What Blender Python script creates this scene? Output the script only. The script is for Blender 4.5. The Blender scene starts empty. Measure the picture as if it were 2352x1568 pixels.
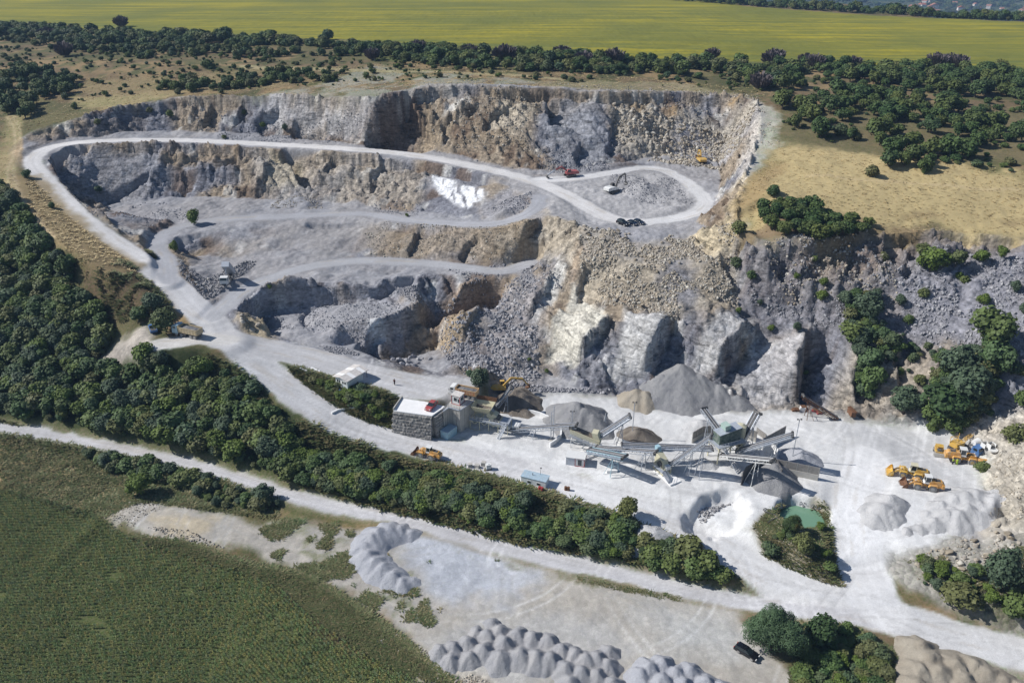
import bpy, math, random
import numpy as np
from mathutils import Vector, Matrix, Euler
from mathutils.geometry import delaunay_2d_cdt
rnd = random.Random(7)
RS = np.random.RandomState(11)
C = bpy.context.scene.collection
SC = bpy.context.scene
# ------------------------------------------------------------ camera, world, sun, exposure
PITCH = math.radians(27.0); CAMZ = 115.0; FD = 1846.0      # focal length in units of a 2352 wide picture
cam_d = bpy.data.cameras.new('camera'); cam = bpy.data.objects.new('camera', cam_d); C.objects.link(cam)
cam.location = (0, 0, CAMZ); cam.rotation_euler = (math.pi/2 - PITCH, 0, 0)
cam_d.sensor_width = 36.0; cam_d.lens = 36.0*FD/2352.0; cam_d.clip_start = 1.0; cam_d.clip_end = 40000.0
SC.camera = cam
SUN_EL = math.radians(40.0); SHDIR = (1.0, -0.09)             # direction in which shadows fall
L_ = math.hypot(*SHDIR); sx, sy = -SHDIR[0]/L_*math.cos(SUN_EL), -SHDIR[1]/L_*math.cos(SUN_EL)
SUNV = Vector((sx, sy, math.sin(SUN_EL)))
w = bpy.data.worlds.new('World'); SC.world = w; w.use_nodes = True
nt = w.node_tree; sky = nt.nodes.new('ShaderNodeTexSky'); sky.sky_type = 'NISHITA'; sky.sun_disc = False
sky.sun_elevation = SUN_EL; sky.sun_rotation = math.atan2(SUNV.x, SUNV.y)
sky.air_density = 1.0; sky.dust_density = 0.6; sky.ozone_density = 3.5
bg = nt.nodes['Background']; nt.links.new(sky.outputs[0], bg.inputs[0]); bg.inputs[1].default_value = 0.085
sl = bpy.data.lights.new('sun', 'SUN'); so = bpy.data.objects.new('sun', sl); C.objects.link(so)
sl.energy = 4.95; sl.angle = math.radians(0.5); sl.color = (1.0, 0.975, 0.945)
so.rotation_euler = SUNV.to_track_quat('Z', 'Y').to_euler(); so.location = (0, 0, 400)
SC.view_settings.view_transform = 'Standard'; SC.view_settings.look = 'None'
SC.view_settings.exposure = 0.0; SC.view_settings.gamma = 1.0
# ------------------------------------------------------------ numpy noise
def _hash(ix, iy, s):
    h = (ix.astype(np.int64)*374761393 + iy.astype(np.int64)*668265263 + s*1442695041) & 0x7fffffff
    h = ((h ^ (h >> 13))*1274126177) & 0x7fffffff
    return ((h ^ (h >> 16)) & 0xffff)/65535.0
def vnoise(x, y, s=0):
    x = np.asarray(x, float); y = np.asarray(y, float)
    ix = np.floor(x); iy = np.floor(y); fx = x-ix; fy = y-iy
    ux = fx*fx*(3-2*fx); uy = fy*fy*(3-2*fy)
    a = _hash(ix, iy, s); b = _hash(ix+1, iy, s); c = _hash(ix, iy+1, s); d = _hash(ix+1, iy+1, s)
    return (a*(1-ux)+b*ux)*(1-uy) + (c*(1-ux)+d*ux)*uy           # 0..1
def fbm(x, y, s=0, o=4, g=.5, l=2.03):
    t = 0; a = 1; n = 0
    for k in range(o):
        t = t + a*(vnoise(x, y, s+k*17)*2-1); n += a
        xr = x*.8-y*.6; y = (x*.6+y*.8)*l; x = xr*l; a *= g
    return t/n                                              # -1..1
def ridged(x, y, s=0, o=4):
    t = 0; a = 1; n = 0
    for k in range(o):
        t = t + a*(1-abs(vnoise(x, y, s+k*13)*2-1)*2); n += a
        xr = x*.8-y*.6; y = (x*.6+y*.8)*2.1; x = xr*2.1; a *= .5
    return t/n
def cells(x, y, s=0):                                       # random value of the nearest jittered grid cell, and gap to the next one
    ix = np.floor(x); iy = np.floor(y); b1 = np.full(np.shape(x), 9.); b2 = b1.copy(); v = np.zeros(np.shape(x))
    for i in (-1, 0, 1):
        for j in (-1, 0, 1):
            cx, cy = ix+i, iy+j; d = np.hypot(cx+_hash(cx, cy, s)-x, cy+_hash(cx, cy, s+5)-y); m = d < b1
            b2 = np.where(m, b1, np.minimum(b2, d)); v = np.where(m, _hash(cx, cy, s+9), v); b1 = np.where(m, d, b1)
    return v, b2-b1
def sstep(a, b, x):
    t = np.clip((x-a)/(b-a), 0, 1); return t*t*(3-2*t)
# ------------------------------------------------------------ survey: sight lines of the camera give world positions
SP, CP = math.sin(PITCH), math.cos(PITCH)
def ray(px, py):                                            # px, py on the 2352 x 1568 picture
    v = (py-784.0)/FD; u = (px-1176.0)/FD
    return np.array([u, CP - v*SP, -(SP + v*CP)])
def at(px, py, z):
    r = ray(px, py); t = (CAMZ-z)/(-r[2]); return np.array([r[0]*t, r[1]*t, z])
def S(px, py):                                              # full-resolution pixel -> 2352 scale
    return px/1.0884, py/1.0884
def nonuni(segs):
    out = [segs[0][0]]
    for a, b, h0, h1 in segs:
        x = a
        n = max(1, int(round((b-a)/((h0+h1)/2))))
        hs = np.linspace(h0, h1, n); hs = hs*(b-a)/hs.sum()
        out += list(a+np.cumsum(hs))
    return np.array(out)
XS = nonuni([(-9000,-1200,900,110),(-1200,-420,70,8),(-420,-225,5,1.2),(-225,-205,1.1,.6),(-205,-60,.56,.56),(-60,150,.5,.5),(150,235,.6,1.3),(235,430,1.5,6),(430,1300,8,70),(1300,9000,110,900)])
YS = nonuni([(-400,60,60,8),(60,90,5,1),(90,240,.5,.5),(240,345,.56,.66),(345,480,.7,1.9),(480,900,2.2,9),(900,3200,12,40),(3200,16000,90,900)])
NX, NY = len(XS), len(YS)
GX, GY = np.meshgrid(XS, YS)                                # [iy, ix]
# ------------------------------------------------------------ terrain control lines: (px, py, elevation)
ROAD_MAIN = [(2352,1500,-.5),(2230,1470,.2),(2100,1435,.8),(2000,1405,1.2),(1900,1375,1.6),(1800,1335,2),(1700,1285,2.6),(1600,1228,3.4),(1450,1160,4.8),(1300,1112,5.4),(1180,1078,5.7),(1000,1032,6.2),(900,1008,7),(800,978,8.6),(730,940,10.6),(650,880,13.2),(570,820,16),(515,775,18.3),(482,735,19.8),(430,690,21.6),(380,640,24),(330,595,26.3),(250,545,29),(180,490,32),(130,440,34.5),(92,398,37),(76,370,38.4),(98,346,39.4),(150,331,40),(250,323,40.4),(400,322,40.4),(600,330,40),(800,342,39.5),(950,356,38.6),(1080,380,37.5),(1200,408,36.4),(1290,442,35.5),(1400,500,34.3),(1480,510,34)]
ROAD_LOOP = [(1480,510,34),(1560,500,34.3),(1608,482,34.7),(1620,460,35),(1596,432,35.8),(1555,405,36.3),(1520,390,36.6),(1470,386,36.6),(1400,397,36.5),(1310,411,36.2),(1240,412,36)]
ROAD_LOW = [(-250,945,3),(30,985,2),(200,1016,1.6),(450,1070,1.2),(700,1147,.8),(950,1200,.5),(1200,1268,.3),(1450,1326,.2),(1700,1380,.3),(1900,1412,.9),(2000,1420,1)]
ROAD_PLAT = [(520,780,18.2),(580,795,16.8),(650,808,15.7),(720,825,14.9),(800,850,14.1),(900,874,13.4),(985,893,12.8)]
ROAD_A = [(388,645,24),(384,600,24.4),(360,560,24.8),(400,525,25),(500,505,25),(650,497,25.2),(830,491,26),(920,503,27),(1020,512,28.6),(1120,515,30.8),(1190,500,32.8),(1232,475,34.5),(1240,452,35.2)]
ROAD_B = [(490,730,19.8),(520,700,20.2),(580,655,20.6),(700,615,21.2),(830,599,21.6),(960,603,21.8),(1060,613,22),(1150,622,22),(1220,602,22.8)]
ROAD_TRUCK = [(520,782,18.2),(470,778,18.4),(430,783,18.5),(370,790,18.3)]
ROAD_S = [(1994,1345,1.8),(1978,1300,2.6),(1970,1240,3.8),(1965,1180,4.9),(1970,1120,5.6),(1990,1050,6)]
ROAD_S0 = [(2025,1400,1.0),(2005,1372,1.4),(1994,1345,1.8)]
LINES = [
 # far country and the field behind the quarry
 [(-900,-10,57),(0,-20,57),(800,-20,58),(1480,-2,58)], [(1480,-2,58),(1700,14,58),(2000,35,58),(2352,50,58),(2900,75,57)],
 [(-900,30,56),(0,58,57),(250,72,58),(500,80,58.5),(750,92,59.5),(1000,106,60.5),(1200,122,60.5),(1500,137,59.5),(1760,145,58.5),(2000,154,58),(2352,164,57.5),(2900,185,57)],
 [(-500,140,54),(0,140,55.5),(250,145,56.5),(500,150,57),(750,160,58.5),(1000,165,60),(1250,170,60.5),(1500,185,58.5),(1750,205,56.5)],
 # rim of the back wall
 [(-300,250,46),(-100,300,43),(25,345,39.8),(50,318,42),(90,298,44),(150,282,45.8),(250,252,49),(330,237,51),(400,226,52.6),(500,221,53.4),(620,223,54),(760,224,55.5),(860,226,57),(930,210,59),(980,198,60),(1050,197,60.2),(1150,202,59.8),(1260,205,59),(1400,210,58),(1560,214,56.5),(1700,222,55.4),(1738,238,55)],
 # rim of the right hand wall
 [(1738,238,55),(1742,280,53),(1736,320,50.6),(1722,370,47.8),(1702,420,45),(1692,470,42.2),(1688,512,40.2),(1700,535,39)],
 # foot of the back wall
 [(48,385,38.6),(56,355,39.6),(95,330,40.4),(150,318,40.6),(250,309,40.9),(330,300,41.2),(430,298,41.6),(520,302,41.4),(640,308,41),(750,318,40.6),(830,330,40),(920,334,39.6),(1000,345,39),(1080,362,38.2),(1180,385,37.3),(1260,393,36.9),(1330,388,37),(1420,375,37.4),(1500,358,38),(1600,348,38),(1665,338,38.6)],
 [(1665,338,38.6),(1650,372,37.2),(1662,410,36.2),(1655,455,35.6),(1640,490,35),(1600,512,34.6)],
 # right plateau
 [(1800,340,50),(1900,345,50.5),(2100,370,50),(2352,390,50),(2800,420,50)],
 [(1790,250,54.5),(2000,250,55),(2352,250,55),(2900,270,55)],
 [(1770,440,45.5),(1900,450,45),(2100,460,44.5),(2352,480,44),(2800,500,44)],
 [(1715,548,38.4),(1760,556,38.2),(1850,565,38),(1900,558,38),(2000,545,38.5),(2100,537,39),(2200,536,39.4),(2352,556,39),(2600,575,39),(2900,590,40)],
 # edge of the car bench and crest of the spoil slope
 [(1250,470,35),(1275,500,34.6),(1330,520,34.3),(1400,533,34),(1480,545,33.8),(1560,545,34),(1640,532,35),(1688,520,38)],
 # lower wall: head of slabs, foot
 [(1180,650,21.5),(1240,660,22),(1320,720,18),(1420,730,20.5),(1500,730,21.5),(1560,735,21.5),(1640,738,21),(1720,725,21),(1800,732,20.5),(1870,748,20.2),(1950,772,20),(2050,790,20),(2130,805,20.5),(2250,825,22),(2352,842,23),(2700,880,25)],
 [(1180,898,7),(1240,904,6.5),(1300,900,6.8),(1400,905,6.3),(1470,925,6.1),(1600,938,6),(1720,940,6),(1830,943,6),(1900,952,6),(2000,962,6),(2060,972,6),(2130,985,6)],
 [(1330,600,30),(1420,600,30.5),(1520,610,30.5),(1620,620,30),(1700,620,28.5)],
 # right slope
 [(2180,1000,6.3),(2230,1020,6.6),(2260,1060,6.6),(2265,1100,6.4),(2262,1150,6.3),(2250,1200,6),(2210,1240,5.4),(2120,1265,4.2),(2060,1280,3.2)],
 [(2300,960,12),(2320,1020,12),(2352,1080,12),(2400,1150,12),(2400,1230,9),(2420,1330,6),(2450,1420,3)],
 [(2500,950,20),(2560,1100,19),(2600,1300,14),(2600,1450,6)],
 [(2900,1000,28),(3000,1300,22),(3000,1600,10)],
 [(2100,1345,2.2),(2200,1385,1.8),(2352,1428,1.6),(2500,1460,1.4)],
 [(2150,1300,3.6),(2250,1320,4.4),(2352,1340,5)],
 # plant floor
 [(1180,920,6.3),(1300,930,6),(1500,950,6),(1800,970,6),(2000,1000,6),(2180,1060,6)],
 [(1110,1035,6),(1250,1060,6),(1400,1100,5.9),(1500,1130,5.7),(1600,1150,5.6),(1750,1160,5.5),(1900,1150,5.7),(2100,1150,6),(2200,1180,6)],
 [(1500,1100,6),(1700,1090,6),(1900,1080,6)],
 [(1560,1195,4.6),(1640,1200,4.9),(1700,1200,4.6),(1760,1200,5)],
 # island between the roads
 [(1740,1200,5.2),(1800,1160,5.4),(1890,1165,5.4),(1925,1200,4.8),(1935,1255,4.2),(1955,1320,3.0),(1985,1375,1.8)],
 [(1735,1230,4.8),(1760,1290,3),(1850,1340,2.2),(1950,1385,1.6)], [(1800,1230,5.6),(1850,1270,5.4),(1900,1320,4.6)],
 # platform embankment
 [(640,835,14.6),(740,862,14),(850,900,13.2),(905,908,12.8)],
 [(620,835,14.4),(700,895,11.8),(760,945,10),(830,975,8.4),(880,992,7.4)],
 [(1105,860,12.7),(1096,888,12.5),(1084,905,12.3),(1062,912,12.3),(1030,918,12.3),(1002,926,12.3),(958,920,12.3),(914,914,12.3)], [(880,987,6.5),(903,986,6.3),(992,999,6.2),(1028,985,6.1),(1087,964,6.1),(1128,950,6.4),(1140,925,6.8),(1152,890,7.6)],
 [(1000,868,13),(1080,862,12.9),(1105,860,12.8)],
 [(900,860,13.6),(980,862,12.6),(1060,858,12)],
 # the deep hole and its dark wall
 [(811,802,14.6),(845,765,15.6),(882,731,17),(935,710,18),(966,706,18.2),(996,715,17.6),(1043,702,18),(1073,650,20.5),(1120,641,21),(1167,642,21)],
 [(826,806,9),(860,812,8.2),(905,806,7.8),(956,800,7.8),(1000,785,8.4),(1008,752,10.5),(1067,715,13.5),(1117,688,16.3),(1165,650,20)],
 [(835,818,14.2),(892,833,13),(920,840,10),(960,845,8.8),(1020,860,9.4),(1100,862,9.5)],
 [(870,815,8),(920,822,7.6),(970,820,7.8)],
 [(1040,820,10),(1100,790,12.5),(1150,740,15),(1200,700,18)], [(1150,860,8.2),(1200,830,10),(1260,850,8)],
 # pit C
 [(545,718,19.2),(560,702,20),(600,668,20.6),(660,655,20.8),(760,652,20.8),(850,652,20.9),(885,640,21.2),(960,630,21.5),(1060,632,21.6)],
 [(590,742,14.6),(600,715,15),(640,700,15.2),(700,692,15.6),(780,686,16.6),(860,690,17.2)],
 [(640,772,14.6),(700,780,14.5),(780,796,14.4),(805,800,14.5)], [(545,722,18.8),(560,760,17.4),(620,778,16.2)],
 [(680,730,13.8),(720,735,14),(780,740,15.6)],
 # between B and A
 [(395,565,24.5),(440,545,24.6),(480,535,24.8),(560,520,24.8),(700,512,25),(830,506,25.8),(900,514,26.8),(1000,522,28.4),(1100,528,30.4),(1200,520,32.5),(1260,490,34.3)],
 [(430,590,20.8),(500,600,20.4),(600,590,20.8),(680,585,21.4),(800,580,22.2),(860,583,22.4),(960,588,22.6),(1060,596,22.8),(1150,600,23.2),(1220,585,25)],
 [(410,590,23),(415,630,22),(440,680,21.6)],
 # face between the main road and A
 [(112,372,38),(125,352,39),(160,340,39.6),(260,333,40),(400,333,40),(600,341,39.6),(800,354,39),(950,369,38),(1050,390,36.8),(1150,415,36),(1220,445,35.4)],
 [(215,470,22),(260,490,22.6),(300,475,22.2),(340,455,23.6),(430,450,24.4),(600,458,24.8),(750,462,25.2),(830,470,25.8),(870,478,26.2),(1000,492,28),(1100,505,30),(1170,494,32),(1215,470,34)],
 [(120,390,36.8),(150,425,34.4),(190,470,32),(230,500,30),(300,540,27.6),(345,570,25.6)],
 [(220,515,29.6),(290,555,27)],
 # left side, woods
 [(-400,420,36),(-100,400,38),(10,395,38.6),(30,440,36.4),(80,500,33.2),(140,560,30.8),(210,605,28.8),(300,650,26),(370,700,23)],
 [(-400,560,22),(-100,560,22),(0,560,24),(100,620,22.5),(200,680,20.5),(300,740,19),(350,750,18.6)],
 [(-400,760,12),(0,740,13),(150,790,12),(230,830,10.5),(280,800,14.5)],
 [(330,745,18.6),(320,772,18.4),(360,795,18.2),(480,800,17.9),(540,822,16.2)],
 [(-300,905,5),(0,900,5),(200,930,5.5),(400,960,6),(560,960,8.5),(640,930,11)],
 [(0,958,3),(200,985,3),(450,1030,3),(700,1100,2.6),(950,1155,2.4),(1150,1200,2.5),(1300,1240,2),(1450,1290,1.5),(1650,1350,1.2),(1790,1385,1.6)],
 [(760,1000,6.6),(900,1040,6),(1050,1085,5.2),(1200,1130,4.8),(1350,1175,4),(1500,1225,3.2),(1650,1290,2.4),(1760,1345,1.9)],
 [(470,860,13.6),(560,880,13),(640,940,9.5)], [(300,870,9),(400,830,14)],
 # lower yard and fields
 [(-300,1060,0),(0,1050,.5),(300,1090,.4),(500,1120,.4),(700,1180,.3),(900,1230,.2),(1200,1300,0),(1600,1420,0),(1900,1440,.4)],
 [(-300,1110,-1),(0,1120,-1),(200,1170,-.8),(300,1232,-.6),(500,1292,-.6),(650,1350,-.8),(750,1440,-.9),(850,1500,-1),(1000,1568,-1)],
 [(230,1185,.3),(450,1240,.2),(700,1310,0),(900,1450,-.2),(1200,1568,-.2),(1700,1580,-.2),(2050,1568,0),(2352,1580,-.5)],
 [(-400,1300,-3),(0,1350,-3.5),(400,1450,-3.2),(700,1568,-2.8)], [(-400,1568,-5),(0,1600,-4.5),(500,1700,-4)],
 [(-300,2000,-5),(800,2000,-2),(1600,2000,-1),(2600,2000,-1)], [(2700,1560,-1),(3000,1800,-1)],
]
# far frame of the terrain, in metres
FAR = [(-9000,-400,-8),(9000,-400,-8),(-1500,-400,-6),(1500,-400,-4),(0,-400,-4),(-9000,16000,-80),(9000,16000,-80),(0,16000,-80),(-9000,5000,-70),(9000,5000,-70),(0,5000,-70),
 (-9000,1000,20),(9000,1000,-20),(-1500,500,52),(-700,500,54),(-600,250,40),(-600,120,5),(-1500,100,0),(700,450,55),(1500,450,50),(700,200,45),(700,120,20),(1500,150,30),(600,0,2),(-600,0,-6),
 (-1500,900,54),(-600,1000,57),(0,1000,56),(-300,1400,40),(-1500,1600,20),(300,800,57),
 (300,1150,15),(0,1900,-45),(-900,2600,-60),(420,640,55),(700,620,52),(460,760,30),(700,800,10),(1500,700,10),(520,1000,-30),(900,1200,-50),(300,1700,-58),(900,2000,-62),(1800,1500,-55),(0,3000,-66),(1800,3000,-60),(900,3500,-55)]
def densify(pts, step=3.0):
    P = [at(*p) for p in pts]; out = [P[0]]
    for a, b in zip(P[:-1], P[1:]):
        n = max(1, int(np.hypot(*(b-a)[:2])/step)); n = min(n, 60)
        out += [a+(b-a)*k/n for k in range(1, n+1)]
    return out
def spline(pts, step=2.0):
    P = [at(*p) for p in pts]; P = [2*P[0]-P[1]] + P + [2*P[-1]-P[-2]]; out = []
    for i in range(1, len(P)-2):
        a, b, c, d = P[i-1:i+3]; n = max(2, int(np.hypot(*(c-b)[:2])/step))
        for k in range(n):
            t = k/n; out.append(.5*((2*b)+(c-a)*t+(2*a-5*b+4*c-d)*t*t+(3*b-a-3*c+d)*t**3))
    out.append(P[-2]); return np.array(out)
ctrl = []
for l in LINES: ctrl += densify(l)
for r in (ROAD_MAIN, ROAD_LOOP, ROAD_LOW, ROAD_PLAT, ROAD_A, ROAD_B, ROAD_TRUCK, ROAD_S, ROAD_S0): ctrl += list(spline(r, 4))
ctrl += [np.array(p, float) for p in FAR]
cv = np.array(ctrl); co2 = [Vector((p[0], p[1])) for p in cv]
res = delaunay_2d_cdt(co2, [], [], 0, 1e-3, True)
tv = np.array([[v.x, v.y] for v in res[0]]); tz = np.array([np.mean([cv[j, 2] for j in o]) for o in res[3]]); tris = [t for t in res[2]]
def raster(tv, tz, tris):
    Z = np.full((NY, NX), np.nan)
    for t in tris:
        (x0, y0), (x1, y1), (x2, y2) = tv[t[0]], tv[t[1]], tv[t[2]]
        i0 = np.searchsorted(XS, min(x0, x1, x2)-1e-6); i1 = np.searchsorted(XS, max(x0, x1, x2)+1e-6)
        j0 = np.searchsorted(YS, min(y0, y1, y2)-1e-6); j1 = np.searchsorted(YS, max(y0, y1, y2)+1e-6)
        if i0 >= i1 or j0 >= j1: continue
        X = GX[j0:j1, i0:i1]; Y = GY[j0:j1, i0:i1]
        d = (y1-y2)*(x0-x2)+(x2-x1)*(y0-y2)
        if abs(d) < 1e-9: continue
        a = ((y1-y2)*(X-x2)+(x2-x1)*(Y-y2))/d; b = ((y2-y0)*(X-x2)+(x0-x2)*(Y-y2))/d; c = 1-a-b
        m = (a >= -1e-6)&(b >= -1e-6)&(c >= -1e-6)
        Z[j0:j1, i0:i1][m] = (a*tz[t[0]]+b*tz[t[1]]+c*tz[t[2]])[m]
    return Z
ZB = raster(tv, tz, tris)
bad = np.isnan(ZB)
if bad.any(): ZB[bad] = -60
def blur(Z, n):
    for _ in range(n):
        P = np.pad(Z, 1, mode='edge'); Z = (P[1:-1, :-2]+2*P[1:-1, 1:-1]+P[1:-1, 2:])/4
        P = np.pad(Z, 1, mode='edge'); Z = (P[:-2, 1:-1]+2*P[1:-1, 1:-1]+P[2:, 1:-1])/4
    return Z
ZB = blur(ZB, 3)
def box_idx(x0, x1, y0, y1):
    return (slice(max(0, np.searchsorted(YS, y0)), np.searchsorted(YS, y1)), slice(max(0, np.searchsorted(XS, x0)), np.searchsorted(XS, x1)))
def line_field(P, maxd):                                    # distance, side offset, run length and elevation of the nearest point of a polyline
    D = np.full((NY, NX), 1e9); A = np.zeros((NY, NX)); O = np.zeros((NY, NX)); E = np.zeros((NY, NX)); s = 0
    for a, b in zip(P[:-1], P[1:]):
        ix = box_idx(min(a[0], b[0])-maxd, max(a[0], b[0])+maxd, min(a[1], b[1])-maxd, max(a[1], b[1])+maxd)
        X = GX[ix]; Y = GY[ix]; d = b[:2]-a[:2]; L = np.hypot(*d)+1e-9
        if X.size:
            t = np.clip(((X-a[0])*d[0]+(Y-a[1])*d[1])/L**2, 0, 1)
            qx = X-a[0]-d[0]*t; qy = Y-a[1]-d[1]*t; q = np.hypot(qx, qy); m = q < D[ix]
            D[ix][m] = q[m]; A[ix][m] = (s+t*L)[m]; O[ix][m] = ((d[0]*qy-d[1]*qx)/L)[m]; E[ix][m] = (a[2]+(b[2]-a[2])*t)[m]
        s += L
    return D, O, A, E
def hgt(x, y, Z=None):
    Z = ZF if Z is None else Z
    x = np.atleast_1d(np.asarray(x, float)); y = np.atleast_1d(np.asarray(y, float))
    i = np.clip(np.searchsorted(XS, x)-1, 0, NX-2); j = np.clip(np.searchsorted(YS, y)-1, 0, NY-2)
    fx = np.clip((x-XS[i])/(XS[i+1]-XS[i]), 0, 1); fy = np.clip((y-YS[j])/(YS[j+1]-YS[j]), 0, 1)
    return (Z[j, i]*(1-fx)+Z[j, i+1]*fx)*(1-fy)+(Z[j+1, i]*(1-fx)+Z[j+1, i+1]*fx)*fy
def pick(pts, Z=None):                                      # where sight lines meet the ground -> N x 3
    pts = np.atleast_2d(np.array(pts, float)); v = (pts[:, 1]-784)/FD; u = (pts[:, 0]-1176)/FD
    rx, ry, rz = u, CP-v*SP, -(SP+v*CP); T = 80*1.004**np.arange(0, 1150)
    lo = np.full(len(pts), T[0]); hi = np.full(len(pts), T[-1]); done = np.zeros(len(pts), bool)
    for t0, t1 in zip(T[:-1], T[1:]):
        k = ~done
        if not k.any(): break
        h = hgt(rx[k]*t1, ry[k]*t1, Z); hit = CAMZ+rz[k]*t1 < h; id_ = np.where(k)[0][hit]
        lo[id_] = t0; hi[id_] = t1; done[id_] = True
    for _ in range(12):
        m = (lo+hi)/2; b = CAMZ+rz*m < hgt(rx*m, ry*m, Z); hi = np.where(b, m, hi); lo = np.where(b, lo, m)
    m = (lo+hi)/2; x, y = rx*m, ry*m
    return np.stack([x, y, hgt(x, y, Z)], 1)
# ------------------------------------------------------------ shaping: roads, scarps, rock relief
def edge_d(P, X, Y):                                        # signed distance to polygon (inside positive)
    ins = np.zeros(X.shape, bool); dm = np.full(X.shape, 1e9); n = len(P)
    for i in range(n):
        (x0, y0), (x1, y1) = P[i][:2], P[(i+1) % n][:2]
        if abs(y1-y0) > 1e-9:
            c = ((y0 > Y) != (y1 > Y)) & (X < (x1-x0)*(Y-y0)/(y1-y0)+x0); ins ^= c
        dx, dy = x1-x0, y1-y0; L = dx*dx+dy*dy+1e-9
        t = np.clip(((X-x0)*dx+(Y-y0)*dy)/L, 0, 1); dm = np.minimum(dm, np.hypot(X-x0-dx*t, Y-y0-dy*t))
    return np.where(ins, dm, -dm)
WX = 2.2*fbm(GX/7, GY/7, 51, 3)+.7*fbm(GX/1.6, GY/1.6, 52, 2); WY = 2.2*fbm(GX/7, GY/7, 61, 3)+.7*fbm(GX/1.6, GY/1.6, 62, 2)
def zone(poly, feather=1.5, warp=1.0, Zs=None):             # soft mask 0..1 of a region outlined on the ground
    P = pick(poly, ZB if Zs is None else Zs)[:, :2]; M = np.zeros((NY, NX)); f = feather+5*warp
    ix = box_idx(P[:, 0].min()-f, P[:, 0].max()+f, P[:, 1].min()-f, P[:, 1].max()+f)
    d = edge_d(P, GX[ix]+WX[ix]*warp, GY[ix]+WY[ix]*warp); M[ix] = sstep(-feather, feather, d); return M
QUARRY = [(25,350),(50,318),(90,298),(150,282),(250,252),(330,237),(400,226),(500,221),(620,223),(760,222),(860,224),(930,206),(980,194),(1150,196),(1260,200),(1400,206),(1560,211),(1700,218),(1745,235),(1752,280),(1746,320),(1735,370),(1715,420),(1705,470),(1702,512),(1715,546),(1760,556),(1850,563),(1900,556),(2000,543),(2100,535),(2200,534),(2352,552),(2700,580),(2900,900),(2900,1300),(2500,1440),(2352,1425),(2200,1380),(2100,1343),(2050,1290),(2200,1245),(2262,1150),(2262,1060),(2180,1000),(2060,972),(1900,952),(1600,938),(1470,925),(1400,905),(1240,904),(1120,890),(960,862),(830,842),(700,815),(600,790),(535,772),(510,740),(440,690),(395,640),(340,590),(260,535),(190,480),(140,430),(105,390),(95,368),(50,382)]
def patch(s, seed, lo=-.15, hi=.25, o=4): return sstep(lo, hi, fbm(GX/s, GY/s, seed, o))
QM = zone(QUARRY, 2.0, .5)
TRUCKRAIL = None
ZT = ZB.copy()
RFIELD = []
def cut_road(pts, w, sh=3.5):
    P = spline(pts, 2.0); D, O, A, E = line_field(P, w/2+sh+8); k = sstep(w/2+sh, w/2, D)
    global ZT
    ZT = ZT*(1-k)+E*k; RFIELD.append((D, O, A, w)); return D
d_main = cut_road(ROAD_MAIN[:11], 8.5); cut_road(ROAD_MAIN[10:22], 8.5); cut_road(ROAD_MAIN[21:], 6)
cut_road(ROAD_LOOP, 5, 2.5); cut_road(ROAD_LOW, 3.7, 2); cut_road(ROAD_PLAT, 10, 2); cut_road(ROAD_A, 5, 2.5); cut_road(ROAD_B, 5, 2.5); cut_road(ROAD_TRUCK, 6, 5); cut_road(ROAD_S, 9.5, 3); cut_road(ROAD_S0, 9, 3)
RD = np.full((NY, NX), 1e9); RO = np.zeros((NY, NX)); RA = np.zeros((NY, NX))
for k, (D, O, A, w) in enumerate(RFIELD):
    q = D-w/2; m = q < RD; RD[m] = q[m]; RO[m] = O[m]; RA[m] = (A+k*977)[m]
ZS = blur(ZT, 2)
gx = np.gradient(ZS, XS, axis=1); gy = np.gradient(ZS, YS, axis=0); SL = np.hypot(gx, gy)
ROCK = QM*sstep(.22, .55, SL)*sstep(.5, 3, RD)
def scarp(pts, A, W, side=1, taper=.12):                    # a break of level along a polyline drawn from its head to its foot
    global ZT
    P = pick(pts, ZB); P = np.array(sum([[a+(b-a)*k/8 for k in range(8)] for a, b in zip(P[:-1], P[1:])], [])+[P[-1]])
    P[:, 0] += 1.3*fbm(P[:, 1]/3+P[:, 0]/5, P[:, 2]*.3, 77, 3); D, O, Al, E = line_field(P, W+2); L = Al[D < W].max() if (D < W).any() else 1
    t = Al/L; k = np.clip(1-D/W, 0, 1)*sstep(0, taper, t)*sstep(1, 1-taper, t)
    if side > 0: ZT = ZT-A*k*(O > 0)*sstep(0, .8, D)*sstep(.3, 2.5, RD)
    else: ZT = ZT+sstep(.3, 2.5, RD)*.62*A*np.clip(1-D/W, 0, 1)*sstep(0, .38, t)*sstep(1, .85, t)*(O <= 0)
scarp([(938,206),(900,232),(868,258),(846,292),(838,326)], 10, 20)
scarp([(1252,212),(1256,250),(1262,292)], 8, 16); scarp([(1330,320),(1318,350),(1322,376)], 3.5, 10)
scarp([(480,228),(472,262),(462,292)], 5, 9); scarp([(560,224),(545,256),(540,286)], 4.5, 8); scarp([(640,226),(615,250),(585,282)], 5, 9); scarp([(748,226),(700,262),(672,270)], 4, 9)
scarp([(1180,225),(1130,262),(1100,300)], 3, 7); scarp([(1100,235),(1050,270),(1035,300)], 2.5, 7); scarp([(1410,240),(1400,300),(1390,350)], 3, 10); scarp([(1500,260),(1480,300)], 2.5, 8)
scarp([(636,350),(668,378),(700,440)], 9, 12); scarp([(628,352),(612,395),(606,440)], 4, 9, -1); scarp([(760,352),(740,395)], 3, 7); scarp([(470,340),(430,362),(372,368)], 3, 6); scarp([(545,345),(510,368),(482,375)], 3, 6); scarp([(880,360),(850,400),(845,430)], 3, 8)
scarp([(345,395),(352,430),(345,455)], 3, 14, -1);  scarp([(1240,500),(1210,530),(1190,570)], 4, 9); scarp([(1100,530),(1070,560),(1050,590)], 3.5, 8); scarp([(960,520),(945,560),(930,588)], 3, 8)
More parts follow.
